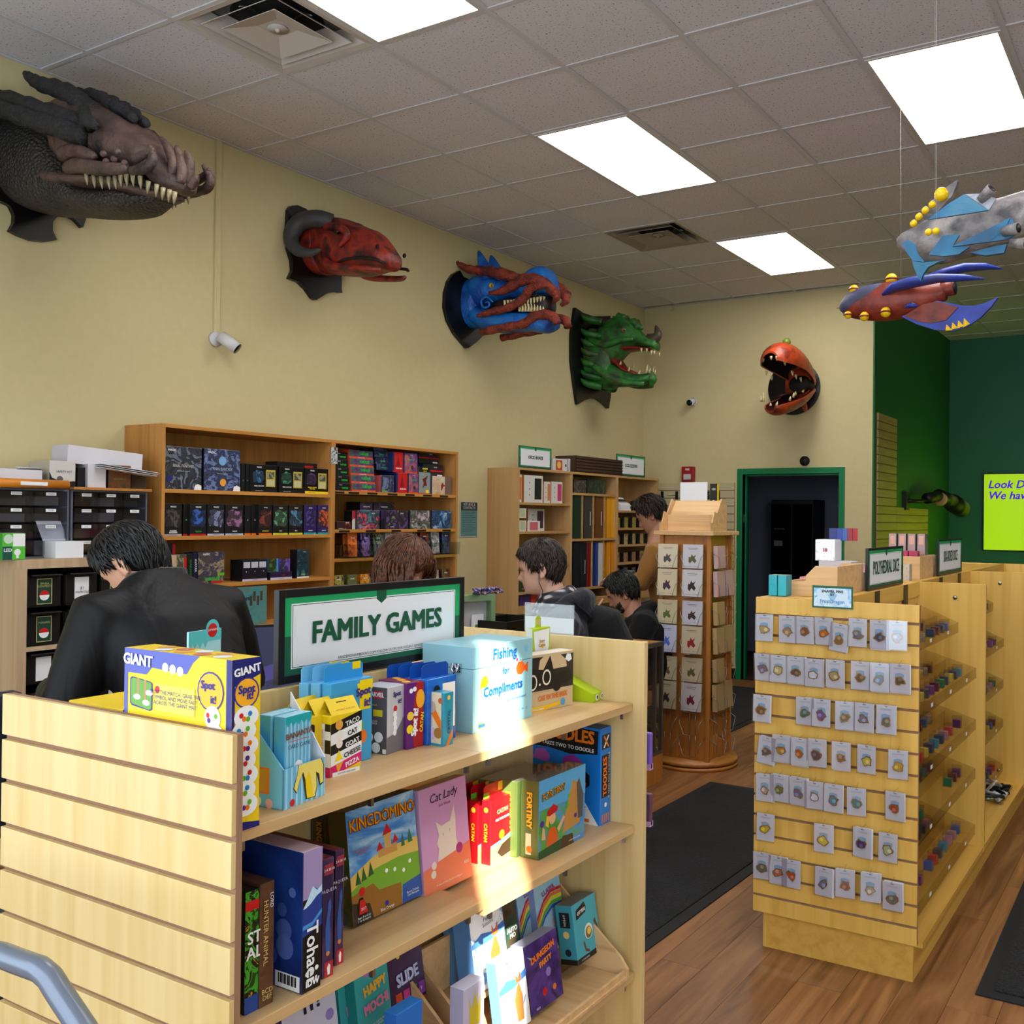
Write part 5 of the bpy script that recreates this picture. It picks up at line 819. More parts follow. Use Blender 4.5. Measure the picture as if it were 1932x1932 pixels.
dbox('white deck box with magenta window on the top birch shelf', 1040, 1061, 909, b0, (200, 60, 110))
dbox('pale green window deck box, upper of two on the second birch shelf', 979, 993, 959, b1+.105, (180, 190, 150), False)
dbox('pale green window deck box, lower of two on the second birch shelf', 979, 993, 982, b1, (180, 190, 150), False)
dbox('white box with pink rounded label on the second birch shelf', 995, 1019, 983, b1, (204, 100, 110), False)
dbox('white deck box with plum window behind the pink label box', 996, 1027, 960, b1, (70, 40, 60), True, .2)
dbox('white deck box with green dots on the third birch shelf', 979, 984.5, 1035, b2, (60, 110, 70), False)
dbox('white deck box with red shapes on the third birch shelf', 986, 1012, 1035, b2, (176, 40, 60))
sb('storage_tin', 'dark green box on the fourth birch shelf', 'box', 979, 997, 1086, b3, .28, .09, (ink(44, 58, 36), BLK, ink(44, 58, 36)), [('p', '+x', rect(.42, .5, .5, .85), WHT)], None)
sb('storage_tin', 'amber box beside the dark green one on the fourth birch shelf', 'box', 998, 1012, 1086, b3, .28, .09, (ink(150, 96, 36), BLK, ink(130, 80, 30)), [], None)
zb = .835
for k, (u0, u1, c) in enumerate([(980, 1001, (64, 36, 96)), (1002, 1011, (190, 40, 36)), (1012, 1022, (200, 50, 40)), (1024, 1036, (200, 200, 204))]):
    sb('card_binder', ['purple', 'bright red', 'orange red', 'white'][k]+' album standing on the bottom birch shelf', 'album', u0, u1, 1122 if k < 3 else 1120, zb, .27, .2, (ink(*c), ink(*c), ink(*c)), [], 'albums on the bottom birch shelf')
# slot dividers and binders in the middle bay
bc = bpy.data.objects['bookcase.001']
for z0, z1_, us in ((BZ[1][1], BZ[1][0]-.021, (1099, 1120, 1141)), (BZ[1][2], BZ[1][1]-.021, (1118, 1140))):
    for u in us:
        y = at(u, 1000, 'x', .29).y; B().box((.01, y-.008, z0+.001), (.29, y+.008, z1_)).build('slot_partition', m_birchy, bc, world=True)
for k, (u0, u1, v, c, z, lb) in enumerate([(1082, 1097, 935, (18, 52, 36), BZ[1][1], 'dark green'), (1102, 1117, 935, (60, 58, 56), BZ[1][1], 'graphite grey'), (1123, 1138, 935, (110, 62, 26), BZ[1][1], 'tan brown'), (1145, 1152, 936, (230, 160, 20), BZ[1][1], 'golden yellow'), (1153, 1160, 936, (240, 172, 20), BZ[1][1], 'bright yellow'),
        (1081, 1094, 1024, (16, 16, 30), BZ[1][2], 'midnight navy'), (1095, 1106, 1024, (18, 22, 34), BZ[1][2], 'blue black'), (1107, 1115, 1024, (120, 16, 24), BZ[1][2], 'crimson'), (1123, 1128, 1024, (30, 60, 140), BZ[1][2], 'royal blue'), (1129, 1138, 1024, (206, 204, 206), BZ[1][2], 'white'), (1145, 1151, 1022, (232, 150, 24), BZ[1][2], 'amber'), (1153, 1160, 1022, (226, 140, 20), BZ[1][2], 'orange')]):
    sb('card_binder', lb+' zip binder in the middle birch bay, '+('upper' if z > 1.2 else 'lower')+' row', 'binder', u0, u1, v, z+.001, .28, .25, (ink(*c), ink(*c), ink(*c)), [('p', '+x', rect(.7, .3, .8, .62), ink(200, 200, 205))] if k in (1, 2, 4, 6, 10) else [], 'zip binders in the middle birch bay')
for k, (u0, u1) in enumerate([(1083, 1106), (1108, 1143)]):
    sb('card_set_box', ['smoky clear card display box on the top middle birch shelf', 'black card display box with green swirls on the top middle birch shelf'][k], 'card box', u0, u1, 905, BZ[1][0], .25, .1, (deckart(110+k, [(60, 56, 50), (22, 26, 24)][k], [(120, 112, 100), (60, 90, 60)][k]), m_dark, m_dark), [], None)
for r, z in enumerate(BZ[2]):
    n = 9 if r else 5; wd = .072 if r else .06
    for k in range(n):
        y = 4.6+(.7*(k+.5)/n); base, hi = [((60, 60, 84), (190, 190, 220)), ((40, 42, 34), (170, 150, 60)), ((70, 64, 50), (190, 170, 120)), ((80, 60, 40), (170, 120, 80)), ((24, 26, 30), (110, 110, 120))][r]
        carton('sleeve_pack', '%s card sleeve pack, %s along the %s shelf of the far birch bay' % (['loose foil', 'lavender', 'yellow tagged', 'brown', 'dark'][r], ['leftmost', 'second', 'third', 'fourth', 'middle', 'sixth', 'seventh', 'eighth', 'last'][k], ['top', 'second', 'third', 'fourth', 'fifth'][r]), 'sleeve pack', (.24-.05*(k % 2), y, z+.001), random.uniform(-.06, .06), (.03, wd, random.uniform(.085, .1)), (art('sleeve_%d_%d' % (r, k % 3), [base, hi, base], 26, r*5+k), m_dark, m_dark), [('p', '+x', rect(.3, .75, .7, .95), ink(206, 180, 40))] if (r in (0, 2) or k % 3 == 0) else [], 'card sleeve packs in the far birch bay')
t = thing('cut_carton', 'white cut away carton on the first shelf of the far birch bay', 'carton', (.2, 4.72, BZ[2][0]))
B().prism([(-.09, 0), (.09, 0), (.09, .05), (.0, .12), (-.09, .12)], 'y', -.1, .1).build('carton_body', m_paper, t)
B().box((.0, -.097, .1), (.085, .097, .104)).build('carton_inside', mat('kraft_inside', (150, 110, 70), .8), t)
# on top of the corner bookcase
zt = 1.915
def small_sign(label, uL, uR, body, w=None):
    a = at(uL, 880, 'x', .27); b_ = at(uR, 886, 'x', .27); h = at(uL, 840, 'x', .27).z-zt if uL < 1100 else at(uL, 856, 'x', .27).z-zt
    sign('shelf_sign', label, (a.x, a.y, zt+.001), (b_.x, b_.y, zt+.001), h, body, h*.2, 0, fr=.008, depth=.006)
small_sign('green bordered DECK BOXES sign on top of the corner bookcase', 979, 1040, 'DECK BOXES'); small_sign('green bordered CCG SLEEVES sign on top of the corner bookcase', 1163, 1217, 'CCG SLEEVES')
for o_ in (bpy.data.objects['shelf_sign'], bpy.data.objects['shelf_sign.001']):
    for c_ in o_.children:
        if c_.name.startswith('frame'): c_.data.materials[0] = m_sdark
sb('carton', 'white carton with a red round label beside the DECK BOXES sign', 'carton', 1043, 1070, 866, zt, .25, .2, (ink(214, 212, 214), ink(200, 198, 200), ink(214, 212, 214)), [('p', '+x', rect(.2, .06, .66, .9), ink(196, 70, 50)), ('d', '+x', .43, .5, .03, ink(220, 190, 90)), ('d', '+x', .9, .5, .012, BLK)], None)
sb('carton', 'narrow white carton between the signs on the corner bookcase', 'carton', 1072, 1084, 866, zt, .22, .2, (ink(214, 212, 214), ink(200, 198, 200), ink(214, 212, 214)), [], None)
p0_, p1_ = at(1085, 880, 'x', .27), at(1174, 885, 'x', .27); t = thing('wicker_basket', 'long dark brown woven basket on the corner bookcase', 'basket', (.17, (p0_.y+p1_.y)/2, zt)); w = (p1_.y-p0_.y)/2-.01; mwk = mat('dark_wicker', (66, 42, 26), .7, bump=.6, bscale=90)
for s_, nmn in ((1, 'front_wall'), (-1, 'rear_wall')): B().box((s_*.1-.006, -w, 0), (s_*.1+.006, w, .135)).build(nmn, mwk, t)
for s_ in (-1, 1): B().box((-.094, s_*w-.006, 0), (.094, s_*w+.006, .135)).build('end_wall', mwk, t)
B().box((-.094, -w, 0), (.094, w, .008)).build('basket_floor', mwk, t)
for k in range(5): B().tube([(.108, -w, .02+.026*k), (.108, w, .02+.026*k)], .006, 6).build('weave_strand', mwk, t)
B().tube([(-.1, -w, .137), (.1, -w, .137), (.1, w, .137), (-.1, w, .137), (-.1, -w, .137)], .008, 6).build('rim', mwk, t)
# poster on the wall
p0_, p1_ = at(868, 946, 'x', .001), at(900, 1013, 'x', .001)
t = thing('notice_poster', 'small dark headed RETURNS & CONTACTS notice on the tan wall', 'poster', (.002, (p0_.y+p1_.y)/2, p1_.z)); w = (p1_.y-p0_.y)/2; h = p0_.z-p1_.z
B().box((0, -w, 0), (.003, w, h)).build('sheet', ink(200, 200, 200), t)
flat('print', [(rect(-w*.95, h*.02, w*.95, h*.98), 0), (rect(-w*.95, h*.75, w*.95, h*.98), 1)]+[(rect(-w*.8, h*(.7-.05*k), w*(.8-.2*(k % 3)), h*(.712-.05*k)), 2) for k in range(12)], [ink(92, 136, 136), ink(40, 48, 50), ink(50, 80, 84)], t, face('+x', (.003, 0, 0), .0004))
text('RETURNS &\nCONTACTS', .028, ink(210, 214, 210), t, face('+x', (.003, 0, h*.87), .002))
# small black and white card pinned to the oak divider
carton('pinned_card', 'small black and white picture card pinned at the top of the oak divider', 'card', (.313, 1.03, 1.84), 0, (.004, .055, .1), (art('bw_card', pal((20, 20, 20), (200, 200, 200), (60, 60, 60), (220, 220, 220)), 30, 77, mode='CONSTANT'), BLK, BLK))
# ================================================================== people
def interp(tab, z):
    if z >= tab[0][0]: return tab[0][1]
    for (a, x), (b, y) in zip(tab, tab[1:]):
        if z >= b:
            t = (a-z)/(a-b); t = t*t*(3-2*t)*.5+t*.5; return x+(y-x)*t
    return tab[-1][1]
HF = [(.117, .0), (.112, .03), (.1, .052), (.08, .077), (.05, .091), (.02, .0935), (.008, .092), (-.004, .086), (-.03, .087), (-.052, .0865), (-.062, .0885), (-.068, .085), (-.075, .0875), (-.083, .0815), (-.095, .087), (-.106, .078), (-.117, .045)]
HB = [(.117, .0), (.112, .04), (.1, .068), (.07, .094), (.03, .104), (0, .1), (-.03, .088), (-.06, .07), (-.09, .06), (-.117, .055)]
HW = [(.117, .0), (.112, .03), (.1, .05), (.07, .07), (.03, .0775), (0, .076), (-.03, .071), (-.06, .064), (-.085, .055), (-.1, .043), (-.117, .022)]
def gz(x, m, s): return math.exp(-((x-m)/s)**2)
def head_pt(z, phi, k=0.0, feat=True):
    c, s = math.cos(phi), math.sin(phi); f, b, w = interp(HF, z), interp(HB, z), interp(HW, z)
    x = (f if c > 0 else b)*math.copysign(abs(c)**.86, c); y = w*math.copysign(abs(s)**.9, s)
    if feat:
        p = (phi+math.pi) % (2*math.pi)-math.pi
        nose = .027*max(0, min(1, (.006-z)/.044))*(1 if z > -.042 else max(0, 1-(-.042-z)/.009)); x += nose*gz(p, 0, .15-.04*max(0, min(1, (z+.04)/.04)))
        x += .009*gz(p, .2, .09)*gz(z, -.041, .008)+.009*gz(p, -.2, .09)*gz(z, -.041, .008)
        for sg in (-1, 1): x -= .011*gz(p, sg*.37, .17)*gz(z, .001, .012); x += .004*gz(p, sg*.36, .2)*gz(z, .019, .007); x += .003*gz(p, sg*.55, .2)*gz(z, -.022, .014)
        x += .0035*gz(p, 0, .26)*(gz(z, -.0625, .0045)+gz(z, -.0735, .0045))-.003*gz(p, 0, .26)*gz(z, -.068, .0025)
    v = Vector((x, y, z)); 
    if k: v += Vector((v.x, v.y, v.z*.9)).normalized()*k
    return v
def head_mesh(b, M, nz=44, nphi=48, m=0):
    rings = []
    for i in range(1, nz):
        z = .117*math.cos(math.pi*i/nz); rings.append([M @ head_pt(z, 2*math.pi*j/nphi) for j in range(nphi)])
    b.loft(rings, m)
    for s in (-1, 1):                            # ears
        pts = [Vector((.012*math.cos(a)-.012+.006*math.sin(a), s*(.077+.008*(1-math.cos(a))/2+.004), .034*math.sin(a)*(.9)-.008)) for a in [math.radians(q) for q in range(-100, 240, 20)]]
        b.tube([M @ p for p in pts], [.0055+.0015*math.sin(i*.2) for i in range(len(pts))], 8, m); b.ball(M @ Vector((-.008, s*.076, -.01)), .02, 10, m, (.7, .35, 1.15)); b.ball(M @ Vector((-.004, s*.079, -.038)), .009, 8, m)
def hand(b, wrist, d, n, m=0, curl=.5, s=1, side=1):
    """palm and five bent fingers; d towards the fingers, n the back of the hand"""
    w = Vector(wrist); d = Vector(d).normalized(); n = (Vector(n)-d*d.dot(Vector(n))).normalized(); q = d.cross(n)*side
    b.loft([[w+d*t*s+(q*math.cos(a)*hw+n*math.sin(a)*hh)*s for a in [2*math.pi*k/10 for k in range(10)]] for t, hw, hh in ((-.02, .026, .02), (0, .027, .02), (.03, .038, .016), (.07, .041, .014), (.09, .038, .011))], m)
    for k, (off, L) in enumerate(((-.029, .066), (-.0095, .076), (.0105, .071), (.03, .056))):
        p = w+(d*.082+q*off)*s; pts = [p]; a = .25*curl
        for i in range(3): a += .55*curl; dd = d*math.cos(a)-n*math.sin(a); p = p+dd*(L*(.45, .31, .24)[i])*s; pts.append(p)
        b.tube(pts, [.0098*s, .0092*s, .0084*s, .0065*s], 8, m); b.ball(pts[-1], .0066*s, 8, m)
    p = w+(d*.02-q*.03)*s; b.tube([p, p+(d*.028-q*.026-n*.01)*s, p+(d*.055-q*.03-n*.02)*s, p+(d*.078-q*.024-n*.028)*s], [.013*s, .0115*s, .0105*s, .0075*s], 8, m)
def spine_rings(path, prof, n=20):
    rings = []; k = len(path)
    for i, p in enumerate(path):
        t = (Vector(path[min(i+1, k-1)])-Vector(path[max(i-1, 0)])).normalized(); y = Vector((0, 1, 0)); nn = y.cross(t).normalized()
        hw, hd = prof[i]; rings.append([Vector(p)+y*hw*math.copysign(abs(math.cos(a))**.8, math.cos(a))+nn*hd*math.copysign(abs(math.sin(a))**.85, math.sin(a)) for a in [2*math.pi*j/n for j in range(n)]])
    return rings
def fuse(o, vox, it=6, fac=.5):
    md = o.modifiers.new('fuse', 'REMESH'); md.mode = 'VOXEL'; md.voxel_size = vox; md.use_smooth_shade = True
    if it: md = o.modifiers.new('relax', 'SMOOTH'); md.iterations = it; md.factor = fac
    return o
def skin_mat(name, c):
    m = mat(name, c, .5, spec=.35, bump=.05, bscale=260, var=.06); return m
def cloth(name, c, rough=.8, wr=.5, scale=9, sheen=.2):
    if name in MATS: return MATS[name]
    m = mat(name, c, rough, spec=.25); nt = m.node_tree; b = nt.nodes['Principled BSDF']; b.inputs['Sheen Weight'].default_value = sheen
    tc = nt.nodes.new('ShaderNodeTexCoord'); n = nt.nodes.new('ShaderNodeTexNoise'); n.inputs['Scale'].default_value = scale; n.inputs['Detail'].default_value = 3; n.inputs['Distortion'].default_value = 1.5
    mp = nt.nodes.new('ShaderNodeMapping'); mp.inputs['Scale'].default_value = (1, 1, .45); nt.links.new(tc.outputs['Object'], mp.inputs[0]); nt.links.new(mp.outputs[0], n.inputs['Vector'])
    bp = nt.nodes.new('ShaderNodeBump'); bp.inputs['Strength'].default_value = wr; bp.inputs['Distance'].default_value = .03; nt.links.new(n.outputs['Fac'], bp.inputs['Height']); nt.links.new(bp.outputs[0], b.inputs['Normal']); return m
def hair_mat(name, c, c2):
    m, nt, b = nodes(name); tc = nt.nodes.new('ShaderNodeTexCoord'); n = nt.nodes.new('ShaderNodeTexNoise'); n.inputs['Scale'].default_value = 60; n.inputs['Detail'].default_value = 3
    nt.links.new(tc.outputs['Object'], n.inputs['Vector']); r = ramp(nt, n.outputs['Fac'], [c, c2], [.35, .7]); nt.links.new(r.outputs[0], b.inputs['Base Color']); b.inputs['Roughness'].default_value = .42; b.inputs['Specular IOR Level'].default_value = .4; return m
def hair(parent, M, m, line, n=900, off=.012, length=1.0, seed=1, wild=.006, long=0, w=.004):
    """hair: a close cap plus many fine locks lying along the scalp; line(phi) gives the height of the hairline"""
    rnd = random.Random(seed); b = B(); rings = []; N = 40
    for i in range(1, 22):
        t = i/21; rings.append([M @ head_pt(.117*math.cos(math.acos(max(-1, min(1, line(2*math.pi*j/N)/.117)))*t), 2*math.pi*j/N, off*(1-.55*t**4), False) for j in range(N)])
    b.loft(rings, 0)
    for _ in range(n):
        phi = rnd.uniform(0, 2*math.pi); ze = line(phi); te = math.acos(max(-1, min(1, ze/.117))); t0 = rnd.uniform(.0, .85)*te; t1 = min(te+rnd.uniform(-.05, .12), t0+rnd.uniform(.35, .75)*length); pts = []; sw = rnd.uniform(-.25, .25)
        o1 = off+rnd.uniform(0, wild); o2 = off*.6+rnd.uniform(0, wild*1.6)
        for k in range(5):
            u = k/4; th = t0+(t1-t0)*u; pts.append(M @ head_pt(.117*math.cos(th), phi+sw*u, o1+(o2-o1)*u, False))
        b.tube(pts, [w*.6, w, w, w*.8, w*.15], 4, 0, flat=.5)
    if long:
        for _ in range(n//2):
            phi = rnd.uniform(.75, 2*math.pi-.75); th = math.acos(max(-1, min(1, line(phi)/.117)))*rnd.uniform(.5, .9); p = M @ head_pt(.117*math.cos(th), phi, off, False); o = M.translation; out = Vector((p.x-o.x, p.y-o.y, 0)).normalized()*.02; L = long*rnd.uniform(.7, 1)
            b.tube([p, p+out+Vector((0, 0, -L*.35)), p+out*.8+Vector((0, 0, -L*.7)), p+out*.2+Vector((rnd.uniform(-.01, .01), rnd.uniform(-.01, .01), -L))], [w, w*1.5, w*1.3, w*.2], 4, 0, flat=.6)
    return b.build('hair', m, parent, fix=True)
def headM(c, pitch, yaw=0, roll=0): return Matrix.Translation(c) @ Matrix.Rotation(yaw, 4, 'Z') @ Matrix.Rotation(pitch, 4, 'Y') @ Matrix.Rotation(roll, 4, 'X')
def face_parts(t, M, iris=(60, 40, 26), brow=None, lids=.55, lip=(150, 84, 76)):
    b = B()
    for s in (-1, 1): b = B().ball(M @ Vector((.0635, s*.031, .0)), .0115, 12); e = b.build('eyeball', mat('eye_white', (220, 214, 206), .25), t); B().ball(M @ Vector((.0722, s*.0325, -.002)), .0046, 8).build('iris', ink(*iris), e); B().ball(M @ Vector((.064, s*.031, .004)), .0126, 12, sc=(1, 1, .75)).build('eyelid', t['skin_material_object'] if False else SK[t.name], t)
    if brow:
        for s in (-1, 1): B().tube([M @ Vector((.0935, s*.014, .0155)), M @ Vector((.0915, s*.03, .0205)), M @ Vector((.078, s*.05, .0175))], [.0032, .0038, .0018], 6, flat=.6).build('eyebrow', brow, t)
    B().tube([M @ Vector((.081, -.022, -.0685)), M @ Vector((.0895, -.009, -.0672)), M @ Vector((.0915, 0, -.0682)), M @ Vector((.0895, .009, -.0672)), M @ Vector((.081, .022, -.0685))], [.001, .0036, .004, .0036, .001], 6).build('lips', ink(*lip), t)
SK = {}
def person(label, loc, rz, skin, J, top_m, trouser_m, head, scale=1.0, jacket=(), hood=False, collar=None, sleeves=True, wr_hand=(True, True)):
    """J: joints in the person's own frame (forward x, left y): hip, chest, neck, shoulder/elbow/wrist per side, knee, ankle"""
    t = thing('person', label, 'person', loc, rz); SK[t.name] = skin
    hip, chest, neck = Vector(J['hip']), Vector(J['chest']), Vector(J['neck']); M = head
    b = B(); hb = M @ Vector((-.03, 0, -.075)); nb_ = neck+Vector((0, 0, -.03))
    head_mesh(b, M)
    b.tube([nb_, nb_.lerp(hb, .5), hb, M @ Vector((-.015, 0, -.04))], [.066, .058, .056, .05], 16)
    path = [hip+Vector((0, 0, -.08)), hip, hip.lerp(chest, .5), chest, chest.lerp(neck, .6), neck]
    b.loft(spine_rings(path, [(.15, .1), (.165, .115), (.145, .1), (.165, .11), (.15, .085), (.06, .055)]))
    for s, sd in ((1, 'L'), (-1, 'R')):
        sh, el, wr = [Vector(q) for q in J['arm'+sd]]; b.tube([sh, sh.lerp(el, .5), el, el.lerp(wr, .4), wr], [.05, .046, .04, .04, .028], 12)
        d = (wr-el).normalized(); hand(b, wr, d+Vector((0, 0, -.15)), Vector((0, s*.35, 1)), side=s, curl=.7)
        hp = hip+Vector((0, s*.085, -.06)); kn, an = [Vector(q) for q in J['leg'+sd]]; b.tube([hp, hp.lerp(kn, .5), kn, kn.lerp(an, .35), an], [.085, .075, .055, .056, .036], 14); b.tube([an, an+Vector((.02, 0, -.05)), an+Vector((.14, 0, -.055))], [.036, .038, .03], 10)
    body = b.build('body', skin, t, fix=True); fuse(body, .0065, 2, .4)
    b = B(); b.loft(spine_rings([hip+Vector((0, 0, -.06)), hip, hip+Vector((0, 0, .1))], [(.175, .125), (.18, .13), (.165, .12)]))
    for s, sd in ((1, 'L'), (-1, 'R')):
        hp = hip+Vector((0, s*.09, -.04)); kn, an = [Vector(q) for q in J['leg'+sd]]; b.tube([hp, hp.lerp(kn, .5), kn, kn.lerp(an, .5), an+Vector((0, 0, .0))], [.1, .09, .075, .07, .065], 14)
    fuse(b.build('trousers', trouser_m, t), .014, 5)
    for s, sd in ((1, 'L'), (-1, 'R')):
        an = Vector(J['leg'+sd][1]); B().loft([[an+Vector((x, y*w_, -.085+h_)) for x, y, h_ in [(math.cos(q)*0+0, 0, 0)]] for w_ in (1,)], 0, False) if False else None
        sh = B(); sh.box((an.x-.06, an.y-.045, 0), (an.x+.2, an.y+.045, .03)); sh.tube([an+Vector((-.01, 0, .03)), (an.x, an.y, .06), (an.x+.08, an.y, .055), (an.x+.17, an.y, .042)], [.05, .055, .046, .036], 12); fuse(sh.build('shoe', m_black, t), .008, 4)
    b = B(); b.loft(spine_rings(path[:], [(a_*jacket[0], d_*jacket[1]) for a_, d_ in ((.165, .115), (.175, .125), (.172, .125), (.19, .135), (.17, .105), (.085, .078))]))
    for s, sd in ((1, 'L'), (-1, 'R')):
        sh, el, wr = [Vector(q) for q in J['arm'+sd]]; k = jacket[2]
        b.tube([sh+Vector((0, -s*.06, .0)), sh, sh.lerp(el, .5), el, el.lerp(wr, .45), wr.lerp(el, .06)], [.075*k, .082*k, .074*k, .066*k, .06*k, .046*k], 16)
    if hood:
        b.tube([neck+Vector((.0, .1, -.01)), neck+Vector((-.05, .1, .015)), neck+Vector((-.115, .055, .03)), neck+Vector((-.13, 0, .02)), neck+Vector((-.115, -.055, .03)), neck+Vector((-.05, -.1, .015)), neck+Vector((.0, -.1, -.01))], [.022, .036, .045, .05, .045, .036, .022], 14)
        b.tube([neck+Vector((-.09, 0, .03)), neck+Vector((-.13, 0, -.05)), neck+Vector((-.13, 0, -.13))], [.085, .08, .03], 14, flat=.7)
    jk = b.build('jacket' if not hood else 'hoodie', top_m, t); fuse(jk, .011, 7)
    if collar:
        up_ = (hb-nb_).normalized(); b = B()
        R_ = lambda r, h, lift: [nb_+up_*h+Vector((math.cos(a)*r*1.05-.008, math.sin(a)*r, lift*math.cos(a))) for a in [2*math.pi*k/20 for k in range(20)]]
        b.loft([R_(.104, .0, 0), R_(.1, .04, -.012), R_(.09, .085, -.022), R_(.082, .085, -.022), R_(.088, .02, 0)], 0, False); o = b.build('collar', collar, t, sub=1); o.modifiers.new('cloth', 'SOLIDIFY').thickness = .006
    return t, M
sk1 = skin_mat('skin_warm_light', (214, 160, 132)); sk2 = skin_mat('skin_pale', (206, 160, 138)); sk3 = skin_mat('skin_beige', (188, 136, 110))
hblack = hair_mat('hair_black', (8, 7, 8), (26, 23, 24)); hbrown = hair_mat('hair_dark_brown', (22, 14, 11), (52, 34, 26)); hrust = hair_mat('hair_chestnut', (58, 30, 18), (112, 64, 40))
jblack = cloth('black_bomber_nylon', (9, 9, 13), .58, .5, 5, 0); dk = cloth('dark_trousers', (22, 23, 28), .85)
hgrey = cloth('charcoal_fleece', (34, 34, 41), .95, .35, 14, .15); hoodb = cloth('black_fleece', (9, 9, 11), .9, .35, 12, .05); tanc = cloth('ochre_sweater', (150, 104, 50), .95)
def std_legs(hx=0, z=.93): return {'legL': [(hx+.03, .1, .5), (hx-.02, .11, .09)], 'legR': [(hx+.03, -.1, .5), (hx-.02, -.11, .09)]}
short = lambda phi: interp([(1.01, .085), (.6, .07), (.3, .015), (0.05, -.005), (-.35, -.05), (-1.01, -.07)], math.cos(phi))
# customer in the bomber jacket
J = dict(hip=(0, 0, .9), chest=(.15, 0, 1.15), neck=(.285, 0, 1.315), armL=[(.2, .19, 1.235), (.2, .28, 1.0), (.46, .2, .99)], armR=[(.2, -.19, 1.235), (.2, -.29, 1.0), (.46, -.2, .99)], **std_legs())
t, M = person('person in a black bomber jacket with short black hair, head bowed, back turned', (2.27, -1.42, 0), 3.05, sk1, J, jblack, dk, headM((.375, 0, 1.37), .72, .5), jacket=(1.12, 1.12, 1.1), collar=cloth('black_rib_knit', (12, 12, 13), .95, .3, 60))
hair(t, M, hblack, lambda phi: interp([(1.01, .075), (.5, .05), (.2, .0), (0, .01), (-.25, -.02), (-.5, -.06), (-1.01, -.08)], math.cos(phi)), 1500, .016, 1, 3, .008)
face_parts(t, M, brow=hblack)
# shop assistant behind the sign
J = dict(hip=(0, 0, .86), chest=(.04, 0, 1.06), neck=(.1, 0, 1.2), armL=[(.06, .17, 1.15), (.08, .22, .93), (.3, .14, .95)], armR=[(.06, -.17, 1.15), (.08, -.22, .93), (.3, -.14, .95)], **std_legs(z=.86))
pp = at(757, 1058, 'x', 1.9)
t, M = person('person with chin length chestnut hair looking down behind the FAMILY GAMES sign', (pp.x-.17, pp.y, 0), .1, sk2, J, cloth('plum_grey_knit', (52, 44, 50), .95), dk, headM((.17, 0, 1.315), .4, -.1), jacket=(.95, .95, .95))
hair(t, M, hrust, lambda phi: interp([(1.01, .035), (.75, .02), (.5, -.07), (.2, -.095), (-1.01, -.1)], math.cos(phi)), 1500, .022, 1.4, 5, .007, long=.1)
face_parts(t, M, brow=hrust)
# customer in charcoal hoodie, profile
pp = at(1043, 1072, 'x', 2.3)
J = dict(hip=(-.12, 0, .84), chest=(-.06, 0, 1.0), neck=(-.045, 0, 1.13), armL=[(-.08, .2, 1.06), (-.02, .27, .8), (.22, .18, .86)], armR=[(-.08, -.2, 1.06), (-.02, -.27, .8), (.22, -.18, .86)], **std_legs(-.12, .84))
t, M = person('person in a charcoal hoodie and plaid shirt wearing an earphone, in profile', (pp.x-.03, pp.y, pp.z-1.29), -2.62, sk2, J, hgrey, dk, headM((.03, 0, 1.29), .16), jacket=(1.05, 1.05, 1.02), hood=True)
t.location.z = 0; dz = pp.z-1.29
for ch in t.children: ch.location.z += dz
hair(t, M, hbrown, lambda phi: interp([(1.01, .07), (.75, .055), (.5, .045), (.3, .01), (.1, -.012), (-.15, .0), (-.35, -.05), (-1.01, -.075)], math.cos(phi)), 1500, .013, 1, 7, .008).location.z += dz
face_parts(t, M, brow=hbrown)
def plaid():
    m, nt, b = nodes('plaid_flannel'); tc = nt.nodes.new('ShaderNodeTexCoord'); r_ = []
    for ax in (1, 2):
        sp = nt.nodes.new('ShaderNodeSeparateXYZ'); nt.links.new(tc.outputs['Object'], sp.inputs[0]); w = nt.nodes.new('ShaderNodeMath'); w.operation = 'MULTIPLY'; w.inputs[1].default_value = 190; nt.links.new(sp.outputs[ax], w.inputs[0]); s = nt.nodes.new('ShaderNodeMath'); s.operation = 'SINE'; nt.links.new(w.outputs[0], s.inputs[0]); r_.append(s)
    a = nt.nodes.new('ShaderNodeMath'); a.operation = 'ADD'; nt.links.new(r_[0].outputs[0], a.inputs[0]); nt.links.new(r_[1].outputs[0], a.inputs[1]); mr = nt.nodes.new('ShaderNodeMapRange'); mr.inputs[1].default_value = -2; mr.inputs[2].default_value = 2; nt.links.new(a.outputs[0], mr.inputs[0])
    r = ramp(nt, mr.outputs[0], [(20, 20, 26), (60, 58, 66), (180, 172, 170)], [.3, .6, .85]); nt.links.new(r.outputs[0], b.inputs['Base Color']); b.inputs['Roughness'].default_value = .9; return m
nk = Vector(J['neck']); b = B(); R_ = lambda r, h, dx: [nk+Vector((math.cos(a)*r+dx, math.sin(a)*r*.95, h+.02*(-math.cos(a)))) for a in [2*math.pi*k/24 for k in range(24)]]
b.loft([R_(.118, -.04, -.0), R_(.11, .01, .0), R_(.086, .05, .0), R_(.07, .072, .005), R_(.066, .05, .005)], 0, False); o = b.build('shirt_collar', plaid(), t, sub=1); o.modifiers.new('cloth', 'SOLIDIFY').thickness = .005; o.location.z = dz
B().ball(M @ Vector((.004, .079, -.012)), .009, 10).tube([M @ Vector((.004, .082, -.016)), M @ Vector((.01, .078, -.06)), M @ Vector((.0, .07, -.1)), Vector((.03, .08, 1.1)), Vector((.06, .07, .95))], .0018, 6).build('earphone', m_black, t).location.z = dz
bpk = B(); bpk.loft(spine_rings([(-.26, 0, .72), (-.28, 0, .8), (-.285, 0, .95), (-.25, 0, 1.06), (-.2, 0, 1.1)], [(.13, .08), (.15, .1), (.15, .11), (.13, .09), (.08, .04)]))
